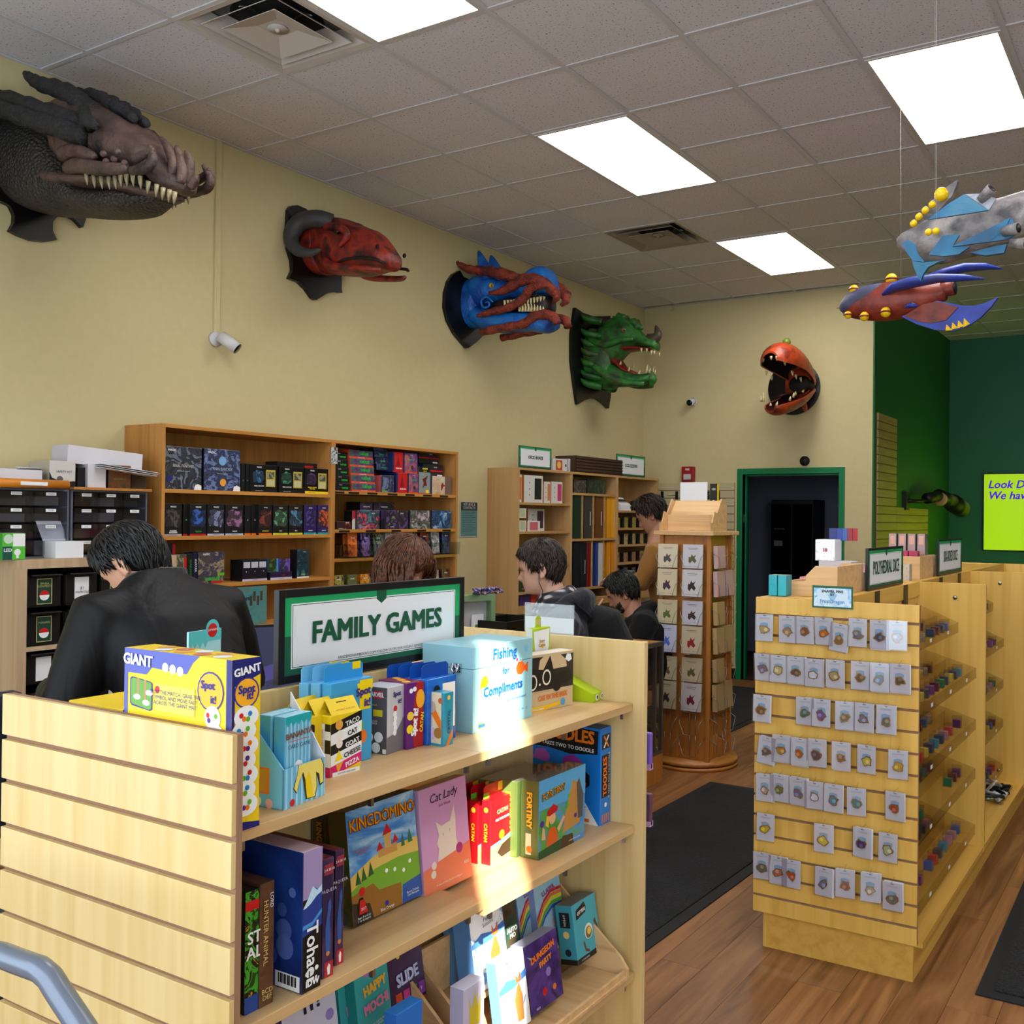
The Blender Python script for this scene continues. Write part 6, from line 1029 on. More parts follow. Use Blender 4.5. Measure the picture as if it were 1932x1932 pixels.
rp = Matrix.Translation(Vector((pp.x-.03, pp.y, dz))) @ Matrix.Rotation(-2.62, 4, 'Z')
pk = thing('backpack', 'black backpack with a small white emblem on the hooded customer', 'backpack', (pp.x-.03, pp.y, 0), -2.62); o = fuse(bpk.build('pack_body', hoodb, pk), .012, 6); o.location.z = dz
for s in (-1, 1): B().tube([(-.2, s*.09, 1.08), (-.12, s*.11, 1.15), (-.02, s*.12, 1.12), (.05, s*.13, 1.0), (.02, s*.14, .86), (-.12, s*.15, .78), (-.22, s*.12, .76)], .016, 8, flat=.4).build('shoulder_strap', hoodb, pk).location.z = dz
B().tube([(-.22, -.03, 1.11), (-.25, 0, 1.15), (-.22, .03, 1.11)], .006, 6).build('grab_loop', ink(150, 110, 80), pk).location.z = dz
# crouching customer
pp = at(1180, 1118, 'x', 1.66)
J = dict(hip=(-.22, 0, .62), chest=(-.16, 0, .82), neck=(-.055, 0, .95), armL=[(-.12, .19, .9), (-.02, .26, .68), (.2, .18, .72)], armR=[(-.12, -.19, .9), (-.02, -.26, .68), (.2, -.18, .72)], legL=[(.14, .13, .48), (-.15, .13, .09)], legR=[(.12, -.13, .46), (-.15, -.13, .09)])
t, M = person('person in a black hoodie with dark hair and beard stooping before the corner bookcase', (pp.x, pp.y, 0), -2.62, sk3, J, hoodb, dk, headM((.02, 0, 1.07), .5), jacket=(1.1, 1.08, 1.05), hood=True)
dz = pp.z-1.07
for ch in t.children: ch.location.z += dz if not ch.name.startswith(('shoe', 'trousers')) else 0
hair(t, M, hblack, short, 1500, .016, 1, 9, .01).location.z += dz
face_parts(t, M, brow=hblack)
b = B(); rnd = random.Random(4)
for _ in range(420):
    ph = rnd.uniform(-1.15, 1.15); z = rnd.uniform(-.11, -.035-.03*(1-abs(ph)/1.15)); 
    if abs(ph) < .3 and -.082 < z < -.055: continue
    p = M @ head_pt(z, ph, .0005); q = M @ head_pt(z-.012, ph, .004); b.tube([p, q], [.002, .0006], 4)
b.build('beard', hblack, t).location.z = dz
for ch in t.children:
    if ch.name.startswith(('eyeball', 'eyelid', 'eyebrow', 'lips', 'iris')) and ch.location.z == 0: ch.location.z = dz
# browser at the far bay, mostly behind the card rack
pp = at(1243, 972, 'x', 1.5)
J = dict(hip=(-.08, 0, .92), chest=(-.03, 0, 1.17), neck=(.02, 0, 1.36), armL=[(.0, .19, 1.3), (.1, .2, 1.08), (.3, .08, 1.1)], armR=[(.0, -.19, 1.3), (.02, -.26, 1.05), (.28, -.12, 1.1)], **std_legs(-.08))
t, M = person('person with curly dark hair browsing sleeves, partly hidden by the card rack', (pp.x, pp.y, 0), -2.75, sk3, J, tanc, dk, headM((.06, 0, pp.z), .5), jacket=(1, 1, 1))
hair(t, M, hbrown, short, 1300, .018, .8, 11, .02)
face_parts(t, M, brow=hbrown)
pz = at(1216, 1068, 'x', 1.25)
t2 = thing('card_packet', 'grey packet of cards held up by the browsing customer', 'card packet', (pp.x-.27, pp.y+.03, 1.12), .3)
for k in range(5): B().box((-.05, -.035, k*.006), (.05, .035, k*.006+.004)).build('card_stack', [ink(150, 148, 150), ink(90, 88, 92)][k % 2], t2)
# ================================================================== wall mounted dragon heads
def smooth_rings(R_, k=3):
    out = []
    for i in range(len(R_)-1):
        p0, p1, p2, p3 = R_[max(i-1, 0)], R_[i], R_[i+1], R_[min(i+2, len(R_)-1)]
        for q in range(k):
            t = q/k; out.append([.5*((2*b)+(c-a)*t+(2*a-5*b+4*c-d)*t*t+(3*b-a-3*c+d)*t**3) for a, b, c, d in zip(p0, p1, p2, p3)])
    return out+[R_[-1]]
class Beast:
    def __init__(s, label, y0, name='dragon_head'):
        s.y0 = y0; s.t = thing(name, label, 'wall sculpture', (0, y0, 2.9), 0, 'mounted dragon heads')
    def P(s, u, v, dy=0): return at(u, v, 'y', s.y0+dy)
    def plaque(s, pts, m, thick=.03, x=.002, lip=None):
        b = B().prism([(p.y, p.z) for p in [at(u, v, 'x', x+thick) for u, v in pts]], 'x', x, x+thick)
        o = b.build('plaque', m, s.t, world=True, bevel=.006); return o
    def loft(s, name, secs, m, e=.85, n=20, sub=0, jit=0, dyc=0):
        rings = []
        for q in secs:
            u, vt, vb, hw = q[:4]; a, c = s.P(u, vt, dyc), s.P(u, vb, dyc); x = (a.x+c.x)/2; zc, hh = (a.z+c.z)/2, (a.z-c.z)/2; r = []
            for j in range(n):
                t = 2*math.pi*j/n; cy, sz = math.cos(t), math.sin(t); k = 1+(noise.noise(Vector((x*9, cy*2.5, sz*2.5)))*jit if jit else 0)
                r.append(Vector((x+(.0), s.y0+dyc+hw*k*math.copysign(abs(cy)**e, cy), zc+hh*k*math.copysign(abs(sz)**e, sz))))
            rings.append(r)
        return B().loft(smooth_rings(rings)).build(name, m, s.t, world=True)
    def tube(s, name, pts, rad, m, n=10, flat=1, mirror=True, bump=0, parent=None):
        out = []
        for sg in ((1, -1) if mirror else (1,)):
            P_ = []
            for u, v, dy in pts:
                p = s.P(u, v, -abs(dy) if mirror else dy)
                if mirror and sg < 0: p = Vector((p.x, 2*s.y0-p.y, p.z))
                P_.append(p)
            # resample smoothly
            Q, R_ = [], []
            for i in range(len(P_)-1):
                for k in range(4):
                    t = k/4; p0, p1, p2, p3 = P_[max(i-1, 0)], P_[i], P_[i+1], P_[min(i+2, len(P_)-1)]
                    Q.append(.5*((2*p1)+(p2-p0)*t+(2*p0-5*p1+4*p2-p3)*t*t+(3*p1-p0-3*p2+p3)*t**3)); r = rad[i]+(rad[i+1]-rad[i])*t; R_.append(r*(1+(bump*math.sin(len(Q)*2.1) if bump else 0)))
            Q.append(P_[-1]); R_.append(rad[-1])
            out.append(B().tube(Q, R_, n, flat=flat).build(name, m, parent or s.t, world=True))
        return out
    def ball(s, name, u, v, dy, r, m, sc=(1, 1, 1), mirror=True, parent=None):
        p = s.P(u, v, -dy); o = B().ball(p, r, 14, sc=sc).build(name, m, parent or s.t, world=True)
        if mirror: B().ball((p.x, 2*s.y0-p.y, p.z), r, 14, sc=sc).build(name, m, parent or s.t, world=True)
        return o
    def tooth(s, u, v, du, dv, dy, r, m, both=True):
        a, c = s.P(u, v, -dy), s.P(u+du, v+dv, -dy)
        for sg in ((1, -1) if both else (1,)):
            f = (lambda p: p) if sg > 0 else (lambda p: Vector((p.x, 2*s.y0-p.y, p.z)))
            B().tube([f(a), f(a.lerp(c, .5)), f(c)], [r, r*.8, r*.12], 7).build('tooth', m, s.t, world=True)
m_plq = mat('black_plaque', (10, 10, 12), .3)
m_tooth = mat('ivory_tooth', (206, 190, 140), .35); m_tooth2 = mat('stained_tooth', (150, 138, 104), .3)
def scaly(name, c, c2, scale=60, strength=.8, rough=.6):
    m, nt, b = nodes(name); tc = nt.nodes.new('ShaderNodeTexCoord'); v = nt.nodes.new('ShaderNodeTexVoronoi'); v.inputs['Scale'].default_value = scale; nt.links.new(tc.outputs['Object'], v.inputs['Vector'])
    n = nt.nodes.new('ShaderNodeTexNoise'); n.inputs['Scale'].default_value = 5; n.inputs['Detail'].default_value = 4; nt.links.new(tc.outputs['Object'], n.inputs['Vector'])
    r = ramp(nt, n.outputs['Fac'], [c2, c], [.35, .65]); nt.links.new(r.outputs[0], b.inputs['Base Color']); bp = nt.nodes.new('ShaderNodeBump'); bp.inputs['Strength'].default_value = strength; bp.inputs['Distance'].default_value = .01
    nt.links.new(v.outputs['Distance'], bp.inputs['Height']); nt.links.new(bp.outputs[0], b.inputs['Normal']); b.inputs['Roughness'].default_value = rough; return m
def painted(name, cols, scale=4, rough=.5, bump=.4, bs=40):
    m, nt, b = nodes(name); tc = nt.nodes.new('ShaderNodeTexCoord'); n = nt.nodes.new('ShaderNodeTexNoise'); n.inputs['Scale'].default_value = scale; n.inputs['Detail'].default_value = 4; nt.links.new(tc.outputs['Object'], n.inputs['Vector'])
    r = ramp(nt, n.outputs['Fac'], cols, [.32+.36*i/(len(cols)-1) for i in range(len(cols))]); nt.links.new(r.outputs[0], b.inputs['Base Color']); n2 = nt.nodes.new('ShaderNodeTexNoise'); n2.inputs['Scale'].default_value = bs; n2.inputs['Detail'].default_value = 4; nt.links.new(tc.outputs['Object'], n2.inputs['Vector'])
    bp = nt.nodes.new('ShaderNodeBump'); bp.inputs['Strength'].default_value = bump; bp.inputs['Distance'].default_value = .015; nt.links.new(n2.outputs['Fac'], bp.inputs['Height']); nt.links.new(bp.outputs[0], b.inputs['Normal']); b.inputs['Roughness'].default_value = rough; return m
# ---- 1: dark brown
d = Beast('huge brown and black dragon head with bark-like horns and crooked teeth, nearest', at(62, 420, 'x', .03).y)
d.plaque([(-120, 150), (30, 175), (50, 250), (165, 405), (157, 430), (142, 414), (125, 405), (112, 405), (100, 418), (100, 435), (108, 453), (85, 456), (60, 453), (36, 444), (19, 435), (27, 420), (28, 405), (20, 388), (0, 378), (-20, 385), (-50, 400), (-110, 330)], m_plq)
brn = painted('brown_hide', [(44, 32, 29), (72, 54, 48), (92, 70, 62), (64, 44, 34)], 7, .6, .5, 60); drk = scaly('dark_scales', (46, 40, 36), (26, 24, 24), 70, 1.0); brk = painted('charred_bark', [(14, 14, 18), (34, 32, 36), (20, 20, 24)], 14, .7, 1.0, 70)
d.loft('neck', [(12, 235, 372, .17), (40, 225, 385, .19), (80, 232, 402, .19), (120, 240, 407, .18), (150, 290, 408, .155), (190, 362, 409, .145), (255, 364, 406, .12), (290, 372, 392, .08), (312, 374, 380, .05)], drk, .8, 22, 1)
d.loft('upper_head', [(135, 225, 318, .10), (150, 195, 322, .16), (165, 188, 326, .18), (190, 196, 330, .185), (215, 208, 330, .18), (240, 222, 328, .165), (262, 238, 327, .15), (285, 262, 333, .13), (300, 278, 342, .12), (316, 298, 356, .105), (332, 318, 364, .09), (345, 330, 367, .07), (356, 337, 362, .035)], brn, .8, 22, 1, .12)
d.loft('lower_jaw', [(108, 335, 350, .06), (118, 325, 362, .13), (150, 335, 367, .175), (195, 342, 367, .175), (235, 344, 368, .165), (275, 352, 376, .145), (305, 362, 380, .09), (325, 364, 376, .06)], brn, .8, 20, 1, .1)
d.loft('mouth_lining', [(150, 322, 345, .12), (200, 328, 350, .13), (250, 328, 352, .12), (300, 342, 368, .1), (325, 355, 372, .07)], mat('mouth_dark', (30, 16, 16), .6), .8, 14)
for k, (u, v) in enumerate([(163, 326), (177, 331), (191, 333), (205, 334), (217, 333), (227, 329), (238, 328), (250, 328), (264, 333), (280, 342), (296, 348), (308, 354), (320, 358), (330, 362)]): d.tooth(u, v, 2-(k > 8)*4, 24, .172-.0072*k, .0105, m_tooth2, k < 9)
d.tube('horn', [(168, 215, .1), (140, 185, .12), (110, 168, .13), (80, 160, .13), (62, 150, .12), (48, 139, .11)], [.05, .046, .04, .034, .028, .014], brk, 10, bump=.12)
d.tube('horn', [(170, 246, .15), (120, 225, .18), (70, 208, .2), (20, 190, .2), (-40, 178, .2), (-90, 172, .19)], [.045, .05, .046, .042, .036, .02], brk, 10, bump=.12)
d.tube('horn', [(165, 258, .17), (110, 240, .21), (50, 222, .24), (0, 206, .25), (-60, 196, .24)], [.045, .046, .042, .036, .02], brk, 10, bump=.12)
d.tube('crest', [(150, 180, .0), (180, 184, .02), (205, 195, .03), (230, 208, .03), (255, 226, .03)], [.03, .034, .032, .028, .015], brk, 10, bump=.25)
e = d.ball('eye', 171, 240, .172, .026, mat('dark_eye_glass', (12, 12, 14), .08))
d.tube('brow_ridge', [(158, 205, .16), (163, 225, .178), (170, 232, .188), (182, 238, .185)], [.022, .028, .026, .014], brk, 10)
d.tube('cheek_ridge', [(120, 300, .13), (122, 290, .15), (140, 284, .175), (165, 290, .185), (180, 296, .18)], [.02, .035, .03, .024, .012], brn, 10)
d.tube('cheek_fold', [(130, 318, .14), (150, 312, .17), (190, 318, .18), (240, 318, .17)], [.03, .035, .03, .02], brn, 10)
for pts in ([(248, 322, .15), (275, 318, .145), (288, 300, .14), (282, 275, .13)], [(300, 330, .12), (312, 300, .12), (306, 275, .11), (303, 258, .1)], [(318, 340, -.05), (328, 312, -.04), (318, 280, -.03), (304, 260, -.02)], [(340, 345, -.04), (344, 322, -.03), (341, 302, -.02), (333, 276, -.02)], [(352, 348, 0), (357, 325, 0), (358, 303, 0), (351, 286, 0)], [(360, 352, 0), (368, 340, 0), (372, 330, 0)], [(330, 330, .05), (334, 310, .05), (330, 290, .05)], [(255, 300, .15), (275, 290, .145), (292, 282, .13)]):
    d.tube('snout_frond', pts, [.018, .022, .02, .009][:len(pts)] if len(pts) == 4 else [.02, .018, .009], brn, 10, mirror=pts[0][0] < 290)
for u, v in ((195, 290), (215, 300), (200, 305), (235, 308), (222, 286)): d.ball('wart', u, v, .178, .014, brn)
# ---- 2: red ram-horned
d = Beast('red dragon head with curled grey ram horns on a pointed black plaque', at(600, 480, 'x', .03).y)
cx0 = 600
d.plaque([(545, 395), (550, 388), (562, 387), (578, 394), (595, 410), (640, 420), (652, 500), (645, 520), (645, 545), (646, 553), (636, 550), (620, 552), (610, 558), (597, 566), (590, 562), (578, 545), (565, 532), (546, 525), (553, 510), (552, 492), (545, 470), (543, 430)], m_plq)
rd = painted('red_hide', [(40, 16, 14), (110, 28, 22), (150, 42, 22), (84, 24, 24), (34, 16, 15)], 7, .5, .3, 40)
ash = mat('ash_grey_horn', (60, 58, 60), .55, bump=.3, bscale=60)
d.loft('neck', [(573, 428, 505, .12), (585, 420, 515, .14), (600, 415, 518, .15), (620, 412, 518, .15)], rd, .85, 20, 1)
d.loft('head', [(600, 425, 505, .13), (620, 412, 516, .15), (645, 413, 519, .155), (668, 419, 521, .15), (690, 428, 521, .14), (710, 436, 517, .125), (722, 447, 513, .12), (731, 460, 512, .11), (738, 470, 511, .095), (744, 478, 504, .07)], rd, .85, 22, 1, .04)
d.tube('lip_line', [(634, 498, .148), (650, 490, .158), (680, 486, .15), (710, 490, .13), (718, 494, .118), (728, 497, .1)], [.006, .009, .01, .01, .009, .006], mat('black_mouth_seam', (24, 10, 10), .6), 8)
d.tube('jaw_ridge', [(610, 470, .13), (616, 495, .15), (632, 502, .158), (660, 505, .158), (695, 507, .14), (718, 509, .105)], [.02, .026, .024, .02, .018, .012], rd, 10)
d.tube('brow_ridge', [(612, 428, .14), (635, 428, .155), (652, 436, .16), (654, 448, .158), (640, 465, .158)], [.022, .024, .022, .02, .012], rd, 10)
d.tube('horn', [(626, 419, .11), (600, 413, .16), (570, 418, .2), (553, 435, .23), (550, 455, .245), (562, 472, .25), (583, 477, .245), (606, 471, .23)], [.05, .055, .055, .052, .046, .038, .026, .008], ash, 12)
d.ball('eye', 637, 437, .152, .017, mat('dark_eye_glass', (12, 12, 14), .08)); d.ball('nostril', 712, 465, .118, .011, mat('black_mouth_seam', (24, 10, 10), .6), (1.3, .6, 1.3))
# ---- 3: blue
d = Beast('bright blue dragon head with rust red whisker tendrils and bared teeth', at(892, 580, 'x', .03).y)
pts = [(868, 510), (875, 522), (888, 528), (905, 520), (925, 540), (928, 620), (915, 630), (900, 645), (885, 656), (882, 657), (872, 645), (858, 628), (846, 605), (840, 580), (841, 552), (847, 530), (856, 517)]
d.plaque(pts, m_plq)
bl = painted('blue_hide', [(10, 40, 110), (16, 84, 176), (24, 116, 196), (20, 90, 180)], 6, .45, .5, 60); rs = painted('rust_tendril', [(80, 24, 18), (130, 44, 28), (150, 60, 36)], 16, .6, 1.0, 80)
d.loft('neck', [(870, 545, 610, .13), (878, 535, 618, .15), (892, 528, 620, .15), (910, 525, 618, .14)], bl, .85, 20, 1)
d.loft('upper_head', [(895, 535, 585, .12), (905, 522, 582, .14), (925, 524, 578, .15), (945, 530, 572, .145), (968, 535, 566, .13), (990, 528, 562, .12), (1005, 512, 558, .115), (1022, 504, 557, .11), (1036, 508, 558, .11), (1043, 530, 560, .1), (1049, 545, 562, .075)], bl, .8, 22, 1, .08)
d.loft('lower_jaw', [(895, 575, 612, .12), (915, 580, 622, .14), (945, 586, 628, .13), (975, 590, 627, .115), (1005, 590, 626, .1), (1030, 590, 629, .095), (1047, 592, 622, .075)], bl, .85, 20, 1, .06)
d.loft('mouth_lining', [(945, 570, 588, .11), (985, 562, 590, .1), (1040, 560, 592, .07)], mat('mouth_dark', (30, 16, 16), .6), .8, 14)
for k in range(13): d.tooth(952+k*6.2, 567-k*.6, 1, 16+(k > 6)*3, .118-.0048*k, .0105, m_tooth)
for k in range(9): d.tooth(980+k*5.6, 588, 1, -15, .1-.0045*k, .0105, m_tooth)
d.tube('ear_fin', [(925, 526, .05), (914, 505, .07), (903, 474, .08)], [.09, .065, .012], bl, 10, flat=.8)
d.tube('tendril', [(985, 530, .09), (960, 520, .1), (930, 513, .12), (900, 510, .14), (880, 506, .15), (862, 495, .16)], [.02, .045, .04, .034, .03, .014], rs, 10, bump=.12)
d.tube('tendril', [(1046, 548, .09), (1020, 530, .115), (990, 527, .13), (965, 540, .145), (945, 550, .155), (923, 553, .16)], [.03, .04, .044, .036, .028, .012], rs, 10, bump=.12)
d.tube('tendril', [(1035, 538, .12), (1005, 542, .13), (985, 565, .125), (960, 580, .14), (930, 588, .155), (901, 596, .16)], [.02, .034, .034, .03, .028, .014], rs, 10, bump=.12)
d.tube('tendril', [(1052, 610, .07), (1040, 595, .085), (1010, 596, .1), (985, 612, .115), (950, 618, .125), (908, 627, .13)], [.03, .036, .036, .034, .03, .03], rs, 10, bump=.12)
d.tube('nose_tendril', [(1036, 546, .07), (1046, 550, .07), (1050, 560, .065), (1044, 572, .05)], [.03, .036, .03, .012], rs, 10, bump=.12)
d.tube('chin_tendril', [(1010, 625, .03), (990, 622, .03), (972, 632, .03), (964, 639, .03)], [.02, .034, .03, .012], rs, 10, bump=.12, mirror=False)
e = d.ball('eye', 927, 539, .142, .019, mat('amber_eye', (214, 160, 20), .15)); d.ball('pupil', 928, 539, .158, .008, m_black, (.5, .6, 1.8)); d.ball('nostril', 1023, 523, .1, .012, m_black)
d.tube('cheek_swirl', [(930, 570, .145), (918, 560, .15), (908, 568, .15), (912, 580, .15), (922, 578, .152), (922, 570, .153), (916, 571, .154)], [.006, .009, .009, .009, .008, .008, .006], bl, 8)
# ---- 4: green
d = Beast('green dragon head with wide open mouth and nose horn near the wall corner', at(1118, 680, 'x', .03).y)
d.plaque([(1086, 580), (1100, 590), (1120, 597), (1152, 596), (1150, 640), (1152, 730), (1153, 745), (1149, 771), (1140, 762), (1126, 752), (1115, 751), (1103, 755), (1090, 763), (1084, 720), (1079, 680), (1079, 630)], m_plq)
gn = painted('green_hide', [(16, 50, 24), (34, 96, 34), (44, 120, 44), (60, 80, 40), (26, 70, 40)], 7, .5, .3, 50); rr = mat('red_mouth', (120, 34, 20), .4)
for k, (v, dv) in enumerate([(600, 12), (628, 14), (646, 14), (664, 12), (684, 14), (706, 16), (722, 16)]):
    d.tube('neck_frill', [(1135, v+8, .1), (1115, v+4, .15), (1103, v, .18), (1095, v-8, .19)], [.05, .055, .045, .012], gn, 10, flat=.6)
d.loft('neck', [(1098, 612, 728, .13), (1110, 618, 732, .16), (1130, 622, 734, .17), (1148, 630, 735, .16), (1160, 640, 735, .13)], gn, .85, 20, 1)
d.loft('upper_head', [(1135, 618, 690, .13), (1150, 606, 692, .15), (1165, 597, 685, .15), (1178, 597, 672, .14), (1192, 607, 660, .13), (1205, 622, 655, .11), (1218, 634, 655, .1), (1230, 640, 657, .085), (1240, 642, 662, .06)], gn, .85, 22, 1, .05)
d.loft('lower_jaw', [(1135, 670, 733, .13), (1150, 680, 732, .14), (1168, 692, 730, .125), (1185, 701, 730, .11), (1202, 706, 729, .095), (1218, 706, 725, .075), (1229, 702, 718, .05)], gn, .85, 20, 1, .05)
d.loft('palate', [(1155, 655, 682, .1), (1172, 652, 668, .11), (1200, 653, 662, .09), (1228, 657, 662, .06)], rr, .9, 14); d.loft('tongue', [(1155, 668, 690, .09), (1168, 676, 692, .09), (1180, 692, 704, .08), (1200, 702, 708, .06)], rr, .9, 14)
d.tube('nose_horn', [(1222, 640, 0), (1233, 640, 0), (1241, 630, 0), (1237, 614, 0)], [.05, .055, .04, .008], mat('dusky_horn', (70, 60, 44), .5), 10, mirror=False)
d.tube('chin_spike', [(1224, 708, 0), (1231, 716, 0), (1226, 731, 0)], [.05, .045, .008], gn, 10, mirror=False)
d.tube('crest', [(1160, 603, .03), (1172, 598, .03), (1180, 606, .03), (1196, 608, .03), (1204, 620, .03)], [.03, .04, .03, .034, .02], gn, 8, bump=.3)
d.tube('cheek_ridge', [(1110, 640, .17), (1140, 650, .165), (1170, 642, .15), (1195, 640, .12)], [.03, .035, .03, .02], gn, 10); d.tube('jaw_ridge', [(1120, 690, .175), (1150, 712, .15), (1180, 722, .12), (1215, 724, .08)], [.03, .035, .03, .02], gn, 10)
d.ball('eye', 1176, 623, .14, .024, mat('milky_eye', (120, 96, 84), .2)); d.ball('pupil', 1178, 623, .158, .008, m_black)
for u, v, du, dv, dy in ((1210, 657, 0, 9, .085), (1220, 658, 0, 7, .075), (1229, 661, -1, 10, .06), (1234, 662, 0, 8, .05), (1219, 704, 3, -16, .06), (1225, 704, 2, -10, .05), (1186, 700, 2, -8, .1), (1170, 688, 2, -7, .12), (1205, 706, 2, -7, .08)): d.tooth(u, v, du, dv, dy, .011, m_tooth)
# ---- 5: orange, on the back wall
c5 = at(1497, 732, 'y', 5.57)
t = thing('dragon_head', 'orange dragon head with gaping jaws on a round plaque by the doorway', 'wall sculpture', (c5.x, 5.6, c5.z), 0, 'mounted dragon heads')
og = painted('orange_hide', [(90, 30, 12), (150, 52, 20), (176, 64, 24), (120, 34, 18)], 8, .4, .25, 50); mg = mat('maroon_gullet', (56, 20, 22), .5)
B().cyl((c5.x, 5.597, c5.z), (c5.x, 5.57, c5.z), .25, 40).build('plaque', m_plq, t, world=True, bevel=.005)
Q = lambda u, v, y: at(u, v, 'y', y)
def jaw(name, secs, m, e=.9, n=22):
    rings = []
    for (u, v, y, rx, rz_, roll) in secs:
        c = Q(u, v, y); r = []
        for j in range(n):
            a = 2*math.pi*j/n; px_, pz_ = rx*math.copysign(abs(math.cos(a))**e, math.cos(a)), rz_*math.copysign(abs(math.sin(a))**e, math.sin(a)); r.append(c+Vector((px_*math.cos(roll)-pz_*math.sin(roll), 0, px_*math.sin(roll)+pz_*math.cos(roll))))
        rings.append(r)
    return B().loft(smooth_rings(rings)).build(name, m, t, world=True)
jaw('neck', [(1508, 728, 5.57, .14, .16, 0), (1508, 726, 5.47, .13, .15, 0), (1505, 722, 5.4, .12, .14, 0)], og)
def shell(name, path, wid, hgt, sgn, mo, mi):
    pts = [Q(*p) for p in path]; k = len(pts); rows = []; inn = []
    for i, c in enumerate(pts):
        tt = (pts[min(i+1, k-1)]-pts[max(i-1, 0)]).normalized(); side = tt.cross(Vector((0, 0, 1))).normalized(); up_ = side.cross(tt)*sgn
        A_ = [math.radians(-14+208*q/20) for q in range(21)]
        rows.append([c+side*math.cos(a)*wid[i]+up_*math.sin(a)*hgt[i] for a in A_]); inn.append([c+side*math.cos(a)*(wid[i]-.014)+up_*(math.sin(a)*(hgt[i]-.016)) for a in A_])
    rows, inn = smooth_rings(rows), smooth_rings(inn); n = 21; K = len(rows); b = B()
    for R_, m_ in ((rows, 0), (inn, 1)): b.add([p for r in R_ for p in r], [(a*n+c, a*n+c+1, (a+1)*n+c+1, (a+1)*n+c) for a in range(K-1) for c in range(n-1)], m_, True)
    for e_ in (0, n-1): b.add([r[e_] for r in rows]+[r[e_] for r in inn], [(a, a+1, K+a+1, K+a) for a in range(K-1)], 0, True)
    b.add(rows[-1]+inn[-1], [(a, a+1, n+a+1, n+a) for a in range(n-1)], 0, True)
    return b.build(name, [mo, mi], t, world=True, fix=False)
gb_ = mat('gullet_black', (16, 8, 8), .7)
shell('upper_jaw', [(1520, 722, 5.48), (1508, 708, 5.36), (1492, 694, 5.2), (1474, 684, 5.05), (1460, 680, 4.93), (1452, 678, 4.87)], [.1, .14, .165, .165, .14, .085], [.08, .13, .17, .18, .14, .07], 1, og, gb_)
shell('lower_jaw', [(1522, 736, 5.48), (1510, 744, 5.36), (1494, 754, 5.2), (1476, 762, 5.05), (1462, 767, 4.94), (1453, 770, 4.88)], [.09, .12, .14, .135, .11, .06], [.05, .07, .085, .09, .08, .04], -1, og, mg)
jaw('gullet', [(1520, 728, 5.5, .09, .08, 0), (1512, 726, 5.42, .1, .085, 0), (1506, 725, 5.36, .09, .07, 0)], gb_)
jaw('tongue', [(1508, 740, 5.4, .06, .02, .2), (1490, 744, 5.25, .07, .016, .2), (1468, 748, 5.12, .05, .012, .3)], mg)
for (u, v, du, dv, y) in ((1440, 676, 0, 8, 4.93), (1436, 684, 1, 9, 5.0), (1455, 672, 0, 8, 4.86), (1465, 672, 0, 9, 4.86), (1480, 682, 2, 8, 4.95), (1494, 700, 2, 9, 5.1), (1501, 707, 2, 9, 5.2), (1510, 712, 2, 9, 5.3), (1446, 700, 0, 9, 5.08), (1456, 710, 0, 8, 5.16), (1440, 758, 1, -18, 4.95), (1436, 758, 0, -12, 5.0), (1454, 766, 0, -6, 4.92), (1465, 766, 2, -9, 4.92), (1490, 756, 2, -9, 5.05), (1497, 750, 1, -10, 5.12), (1501, 746, 0, -8, 5.18), (1514, 740, 3, -5, 5.3)):
    a, c = Q(u, v, y), Q(u+du, v+dv, y); B().tube([a, a.lerp(c, .5), c], [.012, .01, .0015], 7).build('tooth', m_tooth, t, world=True)
e = B().ball(Q(1484, 646, 5.1), .038, 12).build('eye', mat('olive_eye', (110, 120, 40), .25), t, world=True)
for pts in ([(1508, 700, 5.45), (1513, 690, 5.44), (1510, 683, 5.43)], [(1520, 716, 5.5), (1532, 704, 5.5), (1536, 720, 5.5), (1532, 742, 5.5)], [(1512, 756, 5.46), (1518, 766, 5.47), (1520, 775, 5.47)]):
    B().tube([Q(*p) for p in pts], [.05, .055, .035, .02][:len(pts)], 10, flat=.5).build('frill', og, t, world=True)
# ================================================================== hanging rockets
def plate(t, name, pts, y, th, m, dx=0):
    P_ = [at(u, v, 'y', y) for u, v in pts]; return B().prism([(p.x, p.z) for p in P_], 'y', y-th/2, y+th/2).build(name, m, t, world=True, bevel=.004)
yel_dome = mat('yellow_dome', (236, 190, 16), .2)
y2 = 1.8; r2 = thing('toy_rocket', 'red and blue model rocket with yellow domes hanging below the grey one', 'model rocket', at(1690, 570, 'y', y2))
rb_ = painted('rocket_red', [(90, 26, 18), (130, 44, 28), (150, 60, 36)], 9, .45, .2, 40); rbl = painted('rocket_blue', [(52, 56, 84), (70, 72, 104), (96, 88, 96)], 8, .5, .2, 50); rcob = painted('rocket_cobalt', [(20, 40, 130), (30, 60, 170), (60, 70, 130)], 6, .4, .15, 40)
def fus(t, name, secs, y, m, hwf=.85, sub=1):
    rings = []
    for u, vt, vb in secs:
        a, c = at(u, vt, 'y', y), at(u, vb, 'y', y); hh = (a.z-c.z)/2; zc = (a.z+c.z)/2; x = (a.x+c.x)/2; rings.append([Vector((x, y+hh*hwf*math.cos(q), zc+hh*math.sin(q))) for q in [2*math.pi*j/20 for j in range(20)]])
    return B().loft(smooth_rings(rings)).build(name, m, t, world=True)
fus(r2, 'fuselage', [(1586, 576, 586), (1594, 563, 594), (1608, 552, 600), (1630, 543, 604), (1660, 535, 606), (1695, 530, 603), (1730, 530, 594), (1760, 532, 580), (1786, 534, 566)], y2, rb_)
